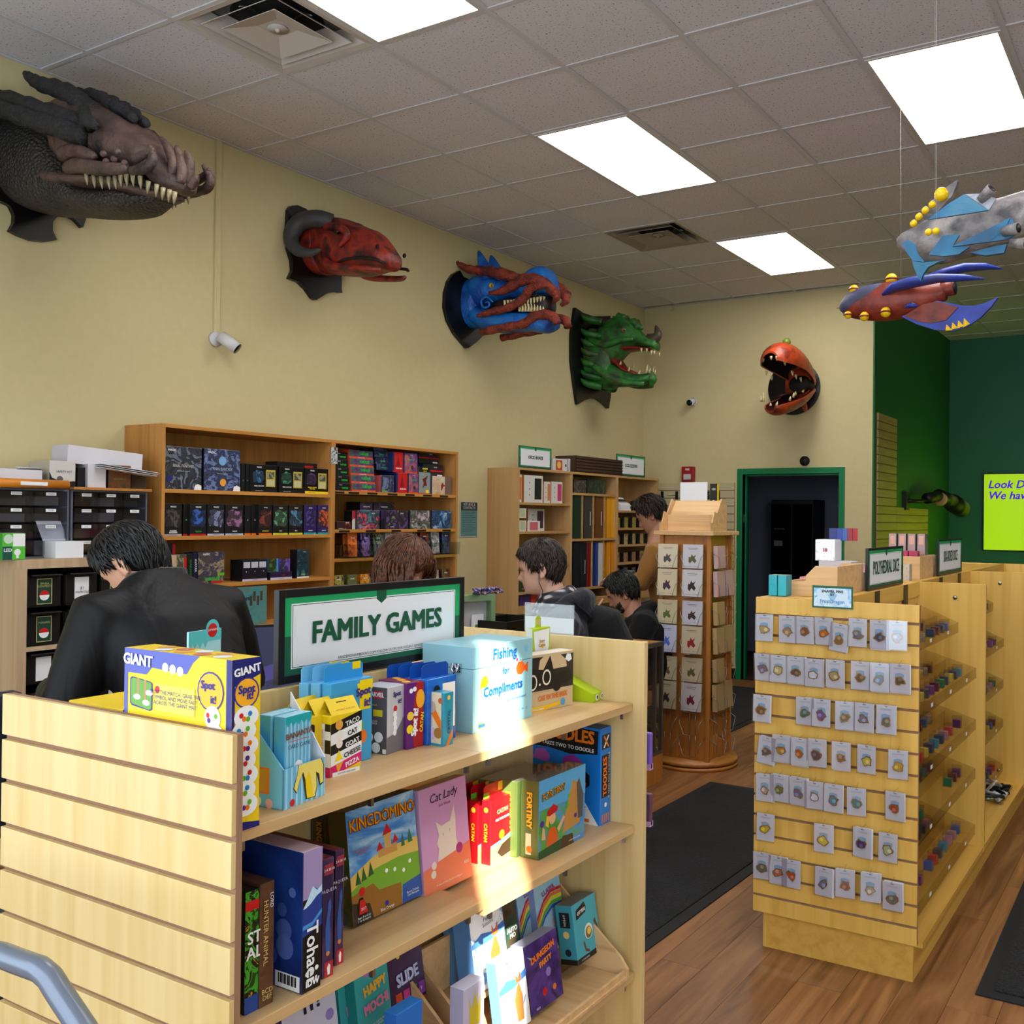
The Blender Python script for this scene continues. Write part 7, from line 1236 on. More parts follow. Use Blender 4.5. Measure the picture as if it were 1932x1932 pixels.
fus(r2, 'nose_cowl', [(1585, 576, 586), (1593, 562, 592), (1607, 550, 590), (1630, 541, 587), (1655, 535, 580), (1672, 534, 566)], y2-.012, rbl, .95)
a = at(1772, 548, 'y', y2); B().cyl(a, a+Vector((.075, -.01, .004)), .037, 20).build('nozzle', rb_, r2, world=True); B().cyl(a+Vector((.07, -.0095, .0038)), a+Vector((.078, -.0105, .0042)), .031, 20).build('nozzle_bore', m_black, r2, world=True)
B().tube([at(1576, 581, 'y', y2), at(1588, 581, 'y', y2)], [.001, .006], 8).build('nose_spike', mat('brass', (150, 120, 60), .35, .8), r2, world=True)
def fin(t, name, pts, rad, m, flat=.35):
    B().tube([at(u, v, 'y', y) for u, v, y in pts], rad, 12, flat=flat).build(name, m, t, world=True)
fin(r2, 'upper_fin', [(1668, 556, y2-.07), (1690, 541, y2-.1), (1720, 533, y2-.12), (1770, 525, y2-.13), (1820, 524, y2-.13), (1857, 526, y2-.13)], [.02, .045, .05, .042, .03, .008], rcob, .5)
fin(r2, 'far_fin', [(1740, 525, y2+.1), (1780, 516, y2+.14), (1820, 505, y2+.16), (1860, 503, y2+.17), (1891, 507, y2+.17)], [.02, .06, .055, .04, .006], rcob, .4)
plate(r2, 'lower_fin', [(1702, 598), (1730, 612), (1765, 623), (1800, 625), (1825, 617), (1850, 600), (1870, 580), (1884, 561), (1860, 572), (1838, 578), (1815, 577), (1790, 572), (1768, 568)], y2-.03, .022, rcob)
plate(r2, 'lower_fin_root', [(1706, 596), (1735, 607), (1758, 610), (1785, 604), (1808, 580), (1768, 569), (1740, 575)], y2-.044, .008, rb_)
for k in range(4): plate(r2, 'fin_flash', [(1784+11*k, 624-2*k), (1786+11*k, 612-4*k), (1797+11*k, 623-4*k)], y2-.046, .006, yel_dome)
for u, v, yy, r in ((1611, 546, y2-.03, .024), (1682, 527, y2, .03), (1600, 594, y2-.05, .02), (1631, 597, y2-.06, .024), (1671, 589, y2-.09, .026)):
    p = at(u, v, 'y', yy); B().ball(p, r, 14).build('porthole_dome', yel_dome, r2, world=True); B().lathe([(r*.9, -.004), (r*1.15, -.004), (r*1.15, .004), (r*.9, .004)], p, 16).build('dome_rim', rb_, r2, world=True)
fin(r2, 'side_pod', [(1708, 580, y2-.1), (1718, 576, y2-.11), (1730, 577, y2-.11)], [.006, .018, .012], rcob, .8)
y1_ = .5; r1 = thing('toy_rocket', 'grey and blue winged model spaceship hanging at the upper right edge', 'model rocket', at(1800, 440, 'y', y1_))
rg = painted('ship_grey', [(62, 60, 66), (104, 100, 104), (146, 138, 138), (70, 68, 72)], 7, .5, .3, 60); rt_ = painted('ship_teal', [(18, 74, 110), (30, 104, 144), (70, 124, 152)], 6, .45, .15, 40)
fus(r1, 'fuselage', [(1693, 450, 466), (1703, 440, 474), (1722, 431, 487), (1745, 418, 495), (1775, 405, 498), (1810, 394, 490), (1850, 384, 480), (1895, 372, 462), (1950, 355, 440), (2020, 336, 410)], y1_, rg, .8)
plate(r1, 'tail_fin', [(1722, 432), (1740, 418), (1752, 395), (1770, 366), (1808, 341), (1806, 352), (1797, 372), (1772, 400), (1752, 418)], y1_+.05, .03, rg)
plate(r1, 'upper_wing', [(1750, 415), (1790, 385), (1820, 367), (1845, 384), (1866, 397), (1815, 405)], y1_-.13, .012, rt_)
plate(r1, 'upper_wing_edge', [(1821, 367), (1866, 397), (1880, 375), (1850, 366)], y1_-.12, .01, painted('ship_pale', [(120, 126, 140), (160, 164, 176)], 8))
plate(r1, 'side_panel', [(1753, 481), (1779, 445), (1811, 443), (1798, 465), (1830, 466), (1810, 480), (1780, 484)], y1_-.165, .01, rt_); plate(r1, 'lower_wing', [(1796, 466), (1850, 440), (1907, 411), (1895, 435), (1866, 457)], y1_-.2, .012, rt_); plate(r1, 'lower_wing_tip', [(1866, 457), (1895, 435), (1908, 412), (1926, 438), (1900, 452)], y1_-.2, .01, rt_)
plate(r1, 'keel_fin', [(1722, 492), (1740, 496), (1765, 494), (1790, 490), (1770, 496), (1752, 505), (1743, 518), (1738, 531), (1731, 520), (1725, 505)], y1_-.02, .02, rt_); plate(r1, 'nose_panel', [(1703, 458), (1715, 454), (1728, 462), (1733, 480), (1745, 495), (1722, 492), (1710, 475)], y1_-.115, .01, rt_); plate(r1, 'belly_plate', [(1830, 478), (1880, 465), (1900, 462), (1895, 478), (1860, 483)], y1_-.1, .02, rt_)
for u, v, yy, r in ((1776, 367, y1_-.0, .026), (1759, 386, y1_, .014), (1746, 397, y1_, .014), (1734, 409, y1_, .014), (1724, 422, y1_-.0, .014), (1752, 438, y1_-.15, .013), (1766, 436, y1_-.155, .013)): B().ball(at(u, v, 'y', yy), r, 14).build('porthole_dome', yel_dome, r1, world=True)
for u, v, yy, d_ in ((1850, 378, y1_-.12, (.04, -.02, .03)), (1893, 437, y1_-.21, (.05, -.02, .0)), (1908, 460, y1_-.1, (.05, -.02, -.01))):
    p = at(u, v, 'y', yy); q = Vector(d_); B().tube([p, p+q], [.017, .02], 14).build('exhaust_pipe', rg, r1, world=True); B().cyl(p+q*.95, p+q*1.02, .016, 14).build('exhaust_bore', m_black, r1, world=True)
m_line = mat('nylon_line', (190, 186, 182), .4)
for r_, L in ((r1, [(1767, 437, y1_-.16), (1765, 365, y1_)]), (r2, [(1700, 530, y2)])):
    for u, v, yy in L:
        p = at(u, v, 'y', yy); B().tube([p, (p.x-.01, p.y, ZC-.003)], .0005, 5).build('hanging_line', m_line, r_, world=True)
p = at(1940, 362, 'y', y1_); B().tube([p, (p.x+.03, p.y, ZC-.003)], .0005, 5).build('hanging_line', m_line, r1, world=True)
# ================================================================== small things on the walls
m_cam = mat('camera_white', (206, 204, 206), .35)
p = at(405, 640, 'x', .0); t = thing('security_camera', 'white bullet security camera below the tan cable conduit', 'security camera', (0, p.y, p.z))
B().cyl((.001, 0, 0), (.022, 0, 0), .042, 24).build('mount_base', m_cam, t); B().tube([(.02, 0, 0), (.05, .01, -.01), (.07, .02, -.02)], .014, 10).build('swivel_arm', m_cam, t)
B().cyl((.05, .0, .012), (.125, .055, -.055), .034, 24).build('housing', m_cam, t); B().cyl((.1235, .0538, -.0535), (.128, .057, -.0575), .031, 24).build('lens_glass', mat('lens_black', (10, 10, 12), .08), t)
B().box((.0, -.0, 0), (.001, .001, .001)).build('screw', m_steel, t)
y = at(409, 450, 'x', 0).y; cn = thing('wall_conduit', 'tan painted vertical cable conduit running up to the ceiling', 'conduit', (0, y, p.z+.03)); B().box((.0005, -.018, 0), (.018, .018, ZC-.004-p.z-.03)).build('channel', m_tan, cn, bevel=.003); B().box((.018, -.013, 0), (.021, .013, ZC-.005-p.z-.03)).build('channel_lid', m_tan, cn, bevel=.001)
p = at(1309, 758, 'y', 5.6); t = thing('security_camera', 'small pale dome camera with black lens on the back wall', 'security camera', (p.x, 5.599, p.z)); B().cyl((0, 0, 0), (0, -.02, 0), .04, 20).build('mount_base', m_cam, t); B().cyl((0, -.015, .005), (0, -.1, -.02), .034, 20).build('housing', m_cam, t); B().cyl((0, -.1, -.02), (0, -.104, -.021), .03, 20).build('lens_glass', mat('lens_black', (10, 10, 12), .08), t)
p = at(1301, 895, 'y', 5.6); t = thing('fire_alarm', 'red fire alarm strobe on the back wall', 'fire alarm', (p.x, 5.599, p.z)); B().box((-.065, -.05, -.075), (.065, 0, .075)).build('housing', mat('alarm_red', (150, 20, 24), .4), t, bevel=.006); B().box((-.04, -.062, -.055), (.04, -.05, .0)).build('strobe_lens', mat('strobe_clear', (190, 186, 184), .15), t, bevel=.008); text('FIRE', .026, m_paper, t, face('-y', (0, -.05, .045), .001), bold=.03)
p = at(1519, 874, 'y', 5.6); t = thing('door_sensor', 'round black sensor above the green door frame', 'sensor', (p.x, 5.599, p.z+.02)); B().cyl((0, 0, 0), (0, -.02, 0), .045, 24).build('rim', m_black, t); B().cyl((0, -.018, 0), (0, -.026, 0), .03, 20).build('dome', m_dark, t)
p = at(1268, 578, 'y', 5.5); t = thing('ceiling_hook', 'tiny wire hook hanging from the ceiling at the back corner', 'hook', (p.x, p.y, ZC-.004)); B().tube([(0, 0, 0), (0, 0, -.03), (.012, 0, -.04), (.012, 0, -.06), (0, 0, -.068), (-.01, 0, -.058)], .0025, 6).build('wire', m_steel, t)
# ================================================================== enamel pin gondola
PXA, PXB, PYF, PZT = 3.408, 3.977, .041, 1.255
m_mp2 = wood('amber_maple', (226, 182, 92), (208, 158, 66), 'Z', 1.0, .4); m_mp2y = wood('amber_maple_deck', (220, 174, 84), (200, 150, 60), 'Y', 1.0, .4)
g = thing('pin_gondola', 'amber maple gondola with slatwall end full of enamel pins', 'gondola', (3.69, 1.8, 0))
slat_panel(g, PXA, PXB, PYF, .137, PZT, .062, m_mp2, spacing=.0712)
B().box((PXA+.025, PYF+.04, 0), (PXB-.02, PYF+.055, .137)).build('kick_board', m_mp2y, g, world=True); B().box((PXB-.045, PYF+.056, 0), (PXB-.02, 3.6, .112)).build('side_kick', m_mp2y, g, world=True)
B().box((PXA+.025, PYF+.0405, 0), (PXA+.04, PYF+.039, .137)).build('kick_trim', m_mp2, g, world=True)
B().box((PXA+.02, PYF+.056, .112), (PXB+.008, 3.6, .134)).build('base_deck', m_mp2y, g, world=True, bevel=.001)
B().box((3.68, PYF+.02, .134), (3.70, 3.6, 1.2)).build('spine_board', m_mp2, g, world=True)
B().box((3.672, PYF+.02, 1.2), (3.708, 3.6, 1.262)).build('spine_cap', m_mp2y, g, world=True)
for y in (.5, .95, 1.65, 2.1): B().box((3.7085, y, 1.15), (3.7125, y+.06, 1.262)).build('upright_channel', mat('bronze_channel', (60, 48, 30), .5), g, world=True)
for y in (1.24, 2.45, 3.6): B().box((3.4, y, .112), (PXB+.01, y+.018, 1.262)).build('divider_panel', m_mp2, g, world=True, bevel=.001)
for y in (1.238, 2.448):
    for z in (.19, 1.2): B().cyl((3.86, y-.003, z), (3.86, y+.001, z), .009, 12).build('cam_bolt', m_steel, g, world=True)
for sx, w in ((3.62, .02),): B().box((3.4, 1.0, 1.1), (3.67, 3.6, 1.12)).build('rear_shelf', m_mp2y, g, world=True)
B().box((3.415, PYF+.02, 1.235), (3.672, 3.6, 1.255)).build('top_shelf', m_mp2y, g, world=True)
# acrylic dice trays along the side, with boxes of dice
dcol = [(90, 40, 90), (40, 110, 70), (190, 60, 50), (60, 90, 150), (200, 170, 60), (120, 60, 120), (70, 70, 76), (176, 120, 140), (150, 140, 120), (40, 60, 90), (60, 130, 150), (100, 30, 40)]
names = ['plum', 'green', 'red', 'blue', 'yellow', 'violet', 'grey', 'pink', 'beige', 'navy', 'aqua', 'maroon']
m_acr2 = clear('tray_acrylic', (246, 244, 240), .05); m_clr = clear('clear_box_plastic', (246, 246, 246), .1)
dice_box = B().box((-.018, -.017, 0), (.018, .017, .05)).build('dice_box', m_clr, None)
dice_in = B().box((-.0155, -.0145, .002), (.0155, .0145, .034)).build('dice_block', m_dark, dice_box); used_first = False
rnd = random.Random(12); ROWS = ['top', 'second', 'third', 'fourth', 'lowest']; ORD = ['first', 'second', 'third', 'fourth', 'fifth', 'sixth', 'seventh', 'eighth', 'ninth', 'tenth', 'eleventh', 'last']
for sec, (ya, yb) in enumerate(((.12, 1.2), (1.3, 2.42))):
    for r, z in enumerate((1.06, .87, .65, .44, .2)):
        xo = .255 if r else .18; xo = xo if sec == 0 else xo*.72
        t = thing('dice_tray', 'clear stepped acrylic dice tray on the %s tier of the %s bay' % (ROWS[r], ['near', 'far'][sec]), 'acrylic tray', (3.702, (ya+yb)/2, z), 0, 'acrylic dice trays'); w = (yb-ya)/2
        for s in (-1, 1): B().prism([(0, .11), (0, .0), (xo, -.01), (xo, .035)], 'y', s*w-.0015, s*w+.0015).build('end_cheek', m_acr2, t)
        B().box((xo-.003, -w+.002, -.008), (xo, w-.002, .035)).build('front_lip', m_acr2, t); B().box((xo*.5-.0015, -w+.002, .0), (xo*.5+.0015, w-.002, .06)).build('middle_step', m_acr2, t)
        B().add([(0, -w+.002, -.0), (xo-.004, -w+.002, -.008), (xo-.004, w-.002, -.008), (0, w-.002, 0), (0, -w+.002, -.003), (xo-.004, -w+.002, -.011), (xo-.004, w-.002, -.011), (0, w-.002, -.003)], [(0, 1, 2, 3), (7, 6, 5, 4), (0, 4, 5, 1), (1, 5, 6, 2), (2, 6, 7, 3), (3, 7, 4, 0)]).build('tray_floor', m_acr2, t)
        for k in range(3): flat('price_label', [(rect(-.016, -.007, .016, .007), 0)], [m_paper], t, face('+x', (xo, -w*.6+k*w*.6, .012), .0006))
        n = 12
        for q in range(2):
            for k in range(n):
                if rnd.random() < .12: continue
                if not used_first: o = dice_box; used_first = True
                else: o = copy_tree(dice_box)
                ci = rnd.randrange(12); o.location = (3.702+xo*(.25+.48*q), ya+.05+(yb-ya-.1)*k/(n-1)+rnd.uniform(-.006, .006), z+.0015-(.008*(.25+.48*q))+.004); o.rotation_euler = (0, 0, rnd.uniform(-.08, .08))
                tag(o, 'clear box of %s dice, %s along the %s step, %s tier, %s bay' % (names[ci], ORD[k], ['back', 'front'][q], ROWS[r], ['near', 'far'][sec]), 'dice box', 'boxed dice in the acrylic trays')
                c = o.children[0]; c.material_slots[0].link = 'OBJECT'; c.material_slots[0].material = ink(*dcol[ci])
# pins
silv = mat('sleeve_sheen', (226, 226, 232), .22, coat=.5); gold = mat('pin_gold', (190, 140, 60), .3, .8); shield = ink(150, 196, 224); faint = ink(200, 216, 224)
def C1(L, ox, oy, s): return [(ox+a/s, oy+b/s) for a, b in L]
RW = [C1([(238, 590), (485, 610), (665, 620), (868, 630), (1055, 700), (1240, 645), (1468, 665), (1660, 675)], 1400, 1080, 5.68), C1([(218, 1015), (390, 1030), (570, 1050), (765, 1080), (990, 1085), (1265, 1105), (1475, 1125), (1685, 1140)], 1400, 1080, 5.68), C1([(210, 1455), (670, 1490), (850, 1505), (1100, 1535), (1305, 1550), (1540, 1575)], 1400, 1080, 5.68),
      C1([(265, 255), (405, 235), (600, 265), (770, 285), (1030, 310), (1295, 345), (1625, 400)], 1400, 1370, 5.52), C1([(235, 640), (385, 650), (580, 680), (750, 725), (950, 750), (1190, 790), (1590, 835)], 1400, 1370, 5.52), C1([(243, 1050), (845, 1165), (1250, 1210), (1520, 1265)], 1400, 1370, 5.52), C1([(205, 1455), (375, 1500), (515, 1535), (850, 1620), (1070, 1640), (1335, 1680), (1560, 1780)], 1400, 1370, 5.52)]
pcol = [(210, 180, 120), (190, 150, 110), (150, 90, 60), (220, 110, 40), (150, 110, 50), (90, 100, 130), (70, 80, 90), (190, 190, 210), (120, 110, 140), (220, 200, 140), (90, 74, 60), (240, 240, 240), (200, 180, 120), (110, 80, 40), (120, 160, 180), (80, 60, 30), (120, 80, 40), (60, 130, 120), (130, 90, 150), (140, 110, 70), (130, 130, 160), (120, 120, 90), (90, 80, 60), (210, 150, 60), (200, 90, 40), (90, 60, 90), (130, 90, 60), (230, 210, 90), (220, 170, 40), (190, 170, 150), (120, 130, 60), (110, 110, 160), (240, 240, 244), (80, 150, 170), (40, 130, 120), (180, 60, 40), (236, 200, 30), (240, 210, 40), (60, 40, 110), (190, 210, 150), (110, 120, 100), (200, 120, 100), (200, 80, 50), (120, 130, 150), (160, 80, 40), (200, 190, 150), (120, 130, 110)]
cn_ = ['golden', 'tan', 'rust', 'orange', 'bronze', 'slate', 'black and white', 'silver', 'lilac', 'ivory', 'umber', 'white', 'gold lion', 'brown', 'icy', 'dark bronze', 'copper', 'teal', 'purple', 'khaki', 'periwinkle', 'olive', 'moss', 'amber', 'vermilion', 'mauve', 'chestnut', 'yellow', 'marigold', 'stone', 'fern', 'indigo', 'snow white', 'aqua', 'emerald winged', 'red winged', 'yellow duck', 'yellow duck with shield', 'purple bird', 'pale green', 'grey green', 'coral', 'scarlet', 'steel', 'burnt orange', 'cream', 'sage']
ix = 0; RN = ['top', 'second', 'third', 'fourth', 'fifth', 'sixth', 'bottom']
for r, L in enumerate(RW):
    for k, (u, v) in enumerate(L):
        yc = PYF-.035; p = at(u, v, 'y', yc); cw, chh = .031, .047; rot = .0
        if (r, k) in ((0, 4), (3, 0)): rot = .12
        t = thing('pin_card', '%s enamel pin on a white card, %s in the %s row' % (cn_[ix], ORD[k], RN[r]), 'pin card', (p.x, yc, p.z+chh), 0, 'carded enamel pins on the slatwall', rot=(rnd.uniform(-.04, .1), rot, rnd.uniform(-.12, .16)))
        dep_ = rnd.choice((.003, .006, .012, .02)); B().box((-cw, 0, -2*chh), (cw, .0012, 0)).build('card', m_paper, t)
        for q in range(int(dep_/.006)): B().box((-cw+rnd.uniform(0, .004), .005+.006*q, -2*chh-rnd.uniform(0, .006)), (cw+rnd.uniform(0, .004), .0062+.006*q, -.002)).build('card_behind', m_paper, t)
        flat('shield_print', [([(-.014, -.032), (-.014, -.055), (0, -.072), (.014, -.055), (.014, -.032), (0, -.028)], 0), (rect(-.018, -.016, .018, -.011), 1), (rect(-.004, -.006, .006, -.004), 2)], [shield, faint, m_dark], t, face('-y', (0, 0, 0), .0006))
        b = B(); nn = 11; a0 = rnd.random()*6; rad = [.0175*(.62+.55*rnd.random()) for _ in range(nn)]; P_ = [(math.cos(a0+6.283*i/nn)*rad[i]*1.1, math.sin(a0+6.283*i/nn)*rad[i]-.054) for i in range(nn)]
        pn = b.prism([(x_, z_) for x_, z_ in P_], 'y', -.004, -.0008).build('enamel_pin', gold, t)
        flat('enamel_fill', [([(x_*.8, (z_+.054)*.8-.054) for x_, z_ in P_], 0), (disc(P_[2][0]*.3, -.054+(P_[2][1]+.054)*.3, .0065, 8), 1)], [ink(*pcol[ix], .25), ink(*[min(255, c_+60) for c_ in pcol[ix]], .25)], pn, face('-y', (0, -.004, 0), .0003))
        B().box((-cw-.002, -.0062, -2*chh-.003), (cw+.003, -.0058, .003)).build('clear_sleeve', clear('sleeve_film', (244, 244, 248), .1, .12), t)
        B().tube([(0, .034, .006), (0, -.006, .0), (0, -.012, .006)], .0013, 6).build('peg_hook', m_acr2, t); ix += 1
a, c = at(1533, 1104, 'y', PYF-.006), at(1609, 1150, 'y', PYF-.006); w, h = c.x-a.x, a.z-c.z
t = thing('pin_sign', 'small blue ENAMEL PINS BY FrostDragon sign clipped to the pin gondola', 'sign', (a.x+w/2, PYF-.006, c.z)); B().box((-w/2, 0, 0), (w/2, .003, h)).build('holder', m_acr, t); ice = art('ice_print', pal((60, 130, 200), (150, 200, 236), (226, 240, 248), (120, 180, 230)), 26, 5)
flat('print', [(rect(-w/2, 0, w/2, h), 0), (rect(-w*.46, h*.07, w*.46, h*.9), 1), (rect(-w*.38, h*.2, w*.38, h*.84), 2), ([(-w*.12, h*.6), (0, h*.2), (w*.12, h*.6), (0, h*.8)], 3)], [m_sdark, ice, ink(206, 226, 242), shield], t, face('-y', (0, 0, 0), .0006)); text('ENAMEL PINS\nBY', .0125, BLK, t, face('-y', (0, 0, h*.68), .002), bold=.03); text('FrostDragon', .0185, ink(90, 150, 200), t, face('-y', (0, 0, h*.3), .002), bold=.02, sx=.9)
# signs on the spine
for q, (u0, u1, vt, vb, s, lb) in enumerate(((1637, 1703, 1035, 1112, 'POLYHEDRAL DICE', 'black framed POLYHEDRAL DICE sign on the pin gondola'), (1770, 1814, 1018, 1080, 'SIX-SIDED DICE', 'black framed SIX-SIDED DICE sign further along the gondola'))):
    a, c = at(u0, vb, 'x', 3.69), at(u1, vb-17*(1-q)-5*q, 'x', 3.69); hh = at(u0, vt, 'x', 3.69).z-1.264
    sign('dice_sign', lb, (3.69, a.y, 1.2645), (3.69, c.y, 1.2645), hh, s, .075, 0, fr=.01, depth=.01, foot=False, sx=.62+.04*q, bold=.02)
# birch trays and boxed goods on top
def top_tray(label, u0, y0, x0, wx, wy):
    t = thing('birch_tray', label, 'display tray', (x0, y0, 1.257)); 
    for s in (-1, 1): B().prism([(-wx, 0), (wx, 0), (wx, .045), (.0, .055), (0, .075), (-wx*.3, .11), (-wx, .11)], 'y', s*wy-.004, s*wy+.004).build('side_cheek', m_birch, t)
    B().box((-wx, -wy+.005, 0), (-wx+.008, wy-.005, .11)).build('back_board', m_birch, t); B().box((-.004, -wy+.005, .0), (.004, wy-.005, .07)).build('middle_step', m_birch, t); B().box((wx-.008, -wy+.005, 0), (wx, wy-.005, .045)).build('front_board', m_birch, t); return t
a = at(1575, 1110, 'x', 3.55)
for k, (yy, lb) in enumerate(((.33, 'birch stepped tray at the near end of the pin gondola top'), (1.6, 'birch stepped tray holding pink packs further along the gondola'))):
    t = top_tray(lb, 0, yy, 3.55, .115, .16); t.rotation_euler[2] = math.pi
goods = [('teal square card box, left one at the near end', 1470, 1488, .25, 1088, (30, 160, 180), .05), ('teal square card box, right one at the near end', 1490, 1506, .25, 1090, (40, 170, 186), .05)]
for k in range(2): carton('dice_carton', goods[k][0], 'card box', (3.445+.035*k, .14, 1.257), -math.pi/2, (.06, .032, .075), (ink(*goods[k][5]), ink(30, 140, 160), ink(120, 150, 110)), [], 'teal card boxes')
for lb, u, v, y, dims, c, tx in (('pink dice carton behind the teal boxes', 1528, 1076, .52, (.07, .06, .05), (196, 110, 120), 'DICE'), ('white patterned carton of boosters tilted behind the birch tray', 1563, 1050, .62, (.09, .08, .085), (216, 216, 222), '10'), ('pink and teal flat carton beside the POLYHEDRAL sign', 1618, 1045, .95, (.1, .09, .09), (196, 140, 160), ''), ('grey speckled carton beside the POLYHEDRAL sign', 1622, 1075, .62, (.05, .05, .07), (110, 104, 104), ''), ('speckled narrow carton right of the POLYHEDRAL sign', 1708, 1085, 1.3, (.05, .05, .08), (170, 160, 150), ''), ('black and green carton before the SIX-SIDED sign', 1757, 1055, 1.95, (.06, .07, .09), (60, 70, 50), '')):
    p = at(u, v, 'y', y); carton('dice_carton', lb, 'card box', (min(3.63, p.x), y, 1.257 if 'tilted' not in lb else 1.37), -math.pi/2, dims, (art('speck_'+lb[:8], [c, tuple(min(255, q+40) for q in c), c], 40, len(lb)), ink(*c), ink(*c)), [('t', '+x', .5, .5, tx, .02, ink(170, 40, 60), dict(bold=.04))] if tx else [], None)
for k in range(5): carton('hang_card', ['navy', 'cobalt', 'royal blue', 'crimson', 'ruby'][k]+' hang card pack in the white patterned carton', 'hang card', (3.5+.018*k, .64+.012*k, 1.45), -math.pi/2+.3, (.006, .03, .05), (ink(*[(30, 40, 110), (40, 60, 150), (50, 90, 160), (150, 30, 50), (170, 40, 50)][k]),)*3, [], 'hang card packs')
carton('display_carton', 'stack of white cartons carrying the hang card packs on the gondola top', 'carton', (3.53, .62, 1.257), -math.pi/2, (.1, .13, .112), (ink(200, 190, 196), ink(190, 180, 190), ink(210, 206, 210)), [], None)
for k in range(4):
    carton('dice_carton', ['first', 'second', 'third', 'last'][k]+' grey and pink blister carton in the far pack row', 'card box', (3.5+.045*k, 1.62, 1.37), -math.pi/2, (.06, .036, .1), (ink(180, 150, 150), ink(90, 90, 94), ink(110, 110, 116)), [('p', '+x', rect(.2, .5, .8, .9), ink(226, 170, 150))], 'grey and pink blister cartons')
    carton('dice_carton', ['first', 'second', 'third', 'last'][k]+' magenta carton stepped before the grey blister cartons', 'card box', (3.48+.045*k, 1.54, 1.30), -math.pi/2, (.05, .04, .09), (ink(190, 40, 90), ink(150, 60, 70), ink(170, 90, 90)), [('p', '+x', rect(.2, .1, .8, .5), ink(90, 180, 170))], 'magenta cartons')
# loose beads on the far deck
t = thing('bead_strand', 'clump of clear and dark beaded strands on the far deck corner', 'beads', (3.88, 2.1, .135)); 
for k in range(6): B().tube([(rnd.uniform(-.08, .08), rnd.uniform(-.2, .2), .012+.006*k) for _ in range(9)], .009, 6).build('strand', [m_clr, m_dark, m_white][k % 3], t)
# ================================================================== alcove: screen, slats, spotlight
lime = rgb(170, 212, 0)
def lime_mat(nm_, s): 
    m = mat(nm_, (164, 206, 0), .4, emit=s); return m
a = at(1857, 895, 'y', 8.8); c = at(1857, 1037, 'y', 8.8); w = 1.52; h = a.z-c.z
t = thing('wall_screen', 'lime green wall screen with violet script on the alcove wall', 'screen', (a.x+w/2, 8.849, c.z)); B().box((-w/2-.012, -.05, -.012), (w/2+.012, 0, h+.012)).build('bezel', m_black, t, bevel=.004); B().box((-w/2, -.0515, 0), (w/2, -.05, h)).build('display', lime_mat('screen_lime', .62), t)
vio = mat('screen_violet', (70, 0, 220), .5, emit=.5)
text('Look Down', .125, vio, t, face('-y', (-w/2+.04, -.0515, h*.86), .002), align='LEFT', shear=.25, bold=.02); text('We have Pins', .125, vio, t, face('-y', (-w/2+.04, -.0515, h*.715), .002), align='LEFT', shear=.25, bold=.02)
t = thing('lime_fill_panel', 'unseen lime light panel on a post, added to tint the alcove slatwall', 'screen', (3.75, 7.32, 0)); B().box((-.01, -.7, .75), (.03, .7, 1.6)).build('bezel', m_black, t); B().box((-.012, -.69, .76), (-.0101, .69, 1.59)).build('display', lime_mat('lime_fill_glow', 3.2), t); B().cyl((.02, 0, .02), (.02, 0, .76), .03, 16).build('post', m_steel, t); B().cyl((.02, 0, 0), (.02, 0, .02), .22, 28).build('base', m_steel, t)  # out-of-view glowing panel added to throw lime light on the slatwall
m_sl = wood('oak_slat', (176, 150, 96), (156, 128, 76), 'Y', 1, .5); 
def side_slats(label, y0, y1, z1, z0=.1):
    t = thing('slatwall_panel', label, 'slatwall', (2.326, (y0+y1)/2, z0)); B().box((0, y0-(y0+y1)/2, 0), (.008, (y1-y0)/2, z1-z0)).build('backing', m_core, t); z = z1-z0
    while z > .06: B().box((.008, (y0-y1)/2, z-.067), (.018, (y1-y0)/2, z)).build('slat', m_sl, t, bevel=.001); z -= .0762
    return t
side_slats('tall narrow oak slatwall strip at the alcove mouth', 5.67, 6.34, 2.5); side_slats('low wide oak slatwall deeper in the alcove', 6.345, 7.69, 1.66)
p = at(1705, 945, 'x', 2.325); t = thing('wall_spotlight', 'black jointed wall spotlight in the green alcove', 'spotlight', (2.326, p.y, p.z)); B().box((0, -.06, -.09), (.04, .06, .09)).build('mount', m_black, t); B().tube([(.03, 0, 0), (.12, .15, .0), (.16, .3, .02)], .02, 10).build('arm', m_black, t)
for k, (a_, c_) in enumerate((((.16, .28, .03), (.2, .6, .06)), ((.2, .62, .06), (.26, 1.0, .01)), ((.26, 1.02, .0), (.3, 1.3, -.06)))): B().cyl(a_, c_, .055+.02*k, 18).build('barrel', m_black, t)
for y_ in (.61, 1.01): B().lathe([(.05, -.02), (.07, -.02), (.07, .02), (.05, .02)], (.22, y_, .03), 16, axis='y').build('joint_ring', ink(170, 130, 90), t)
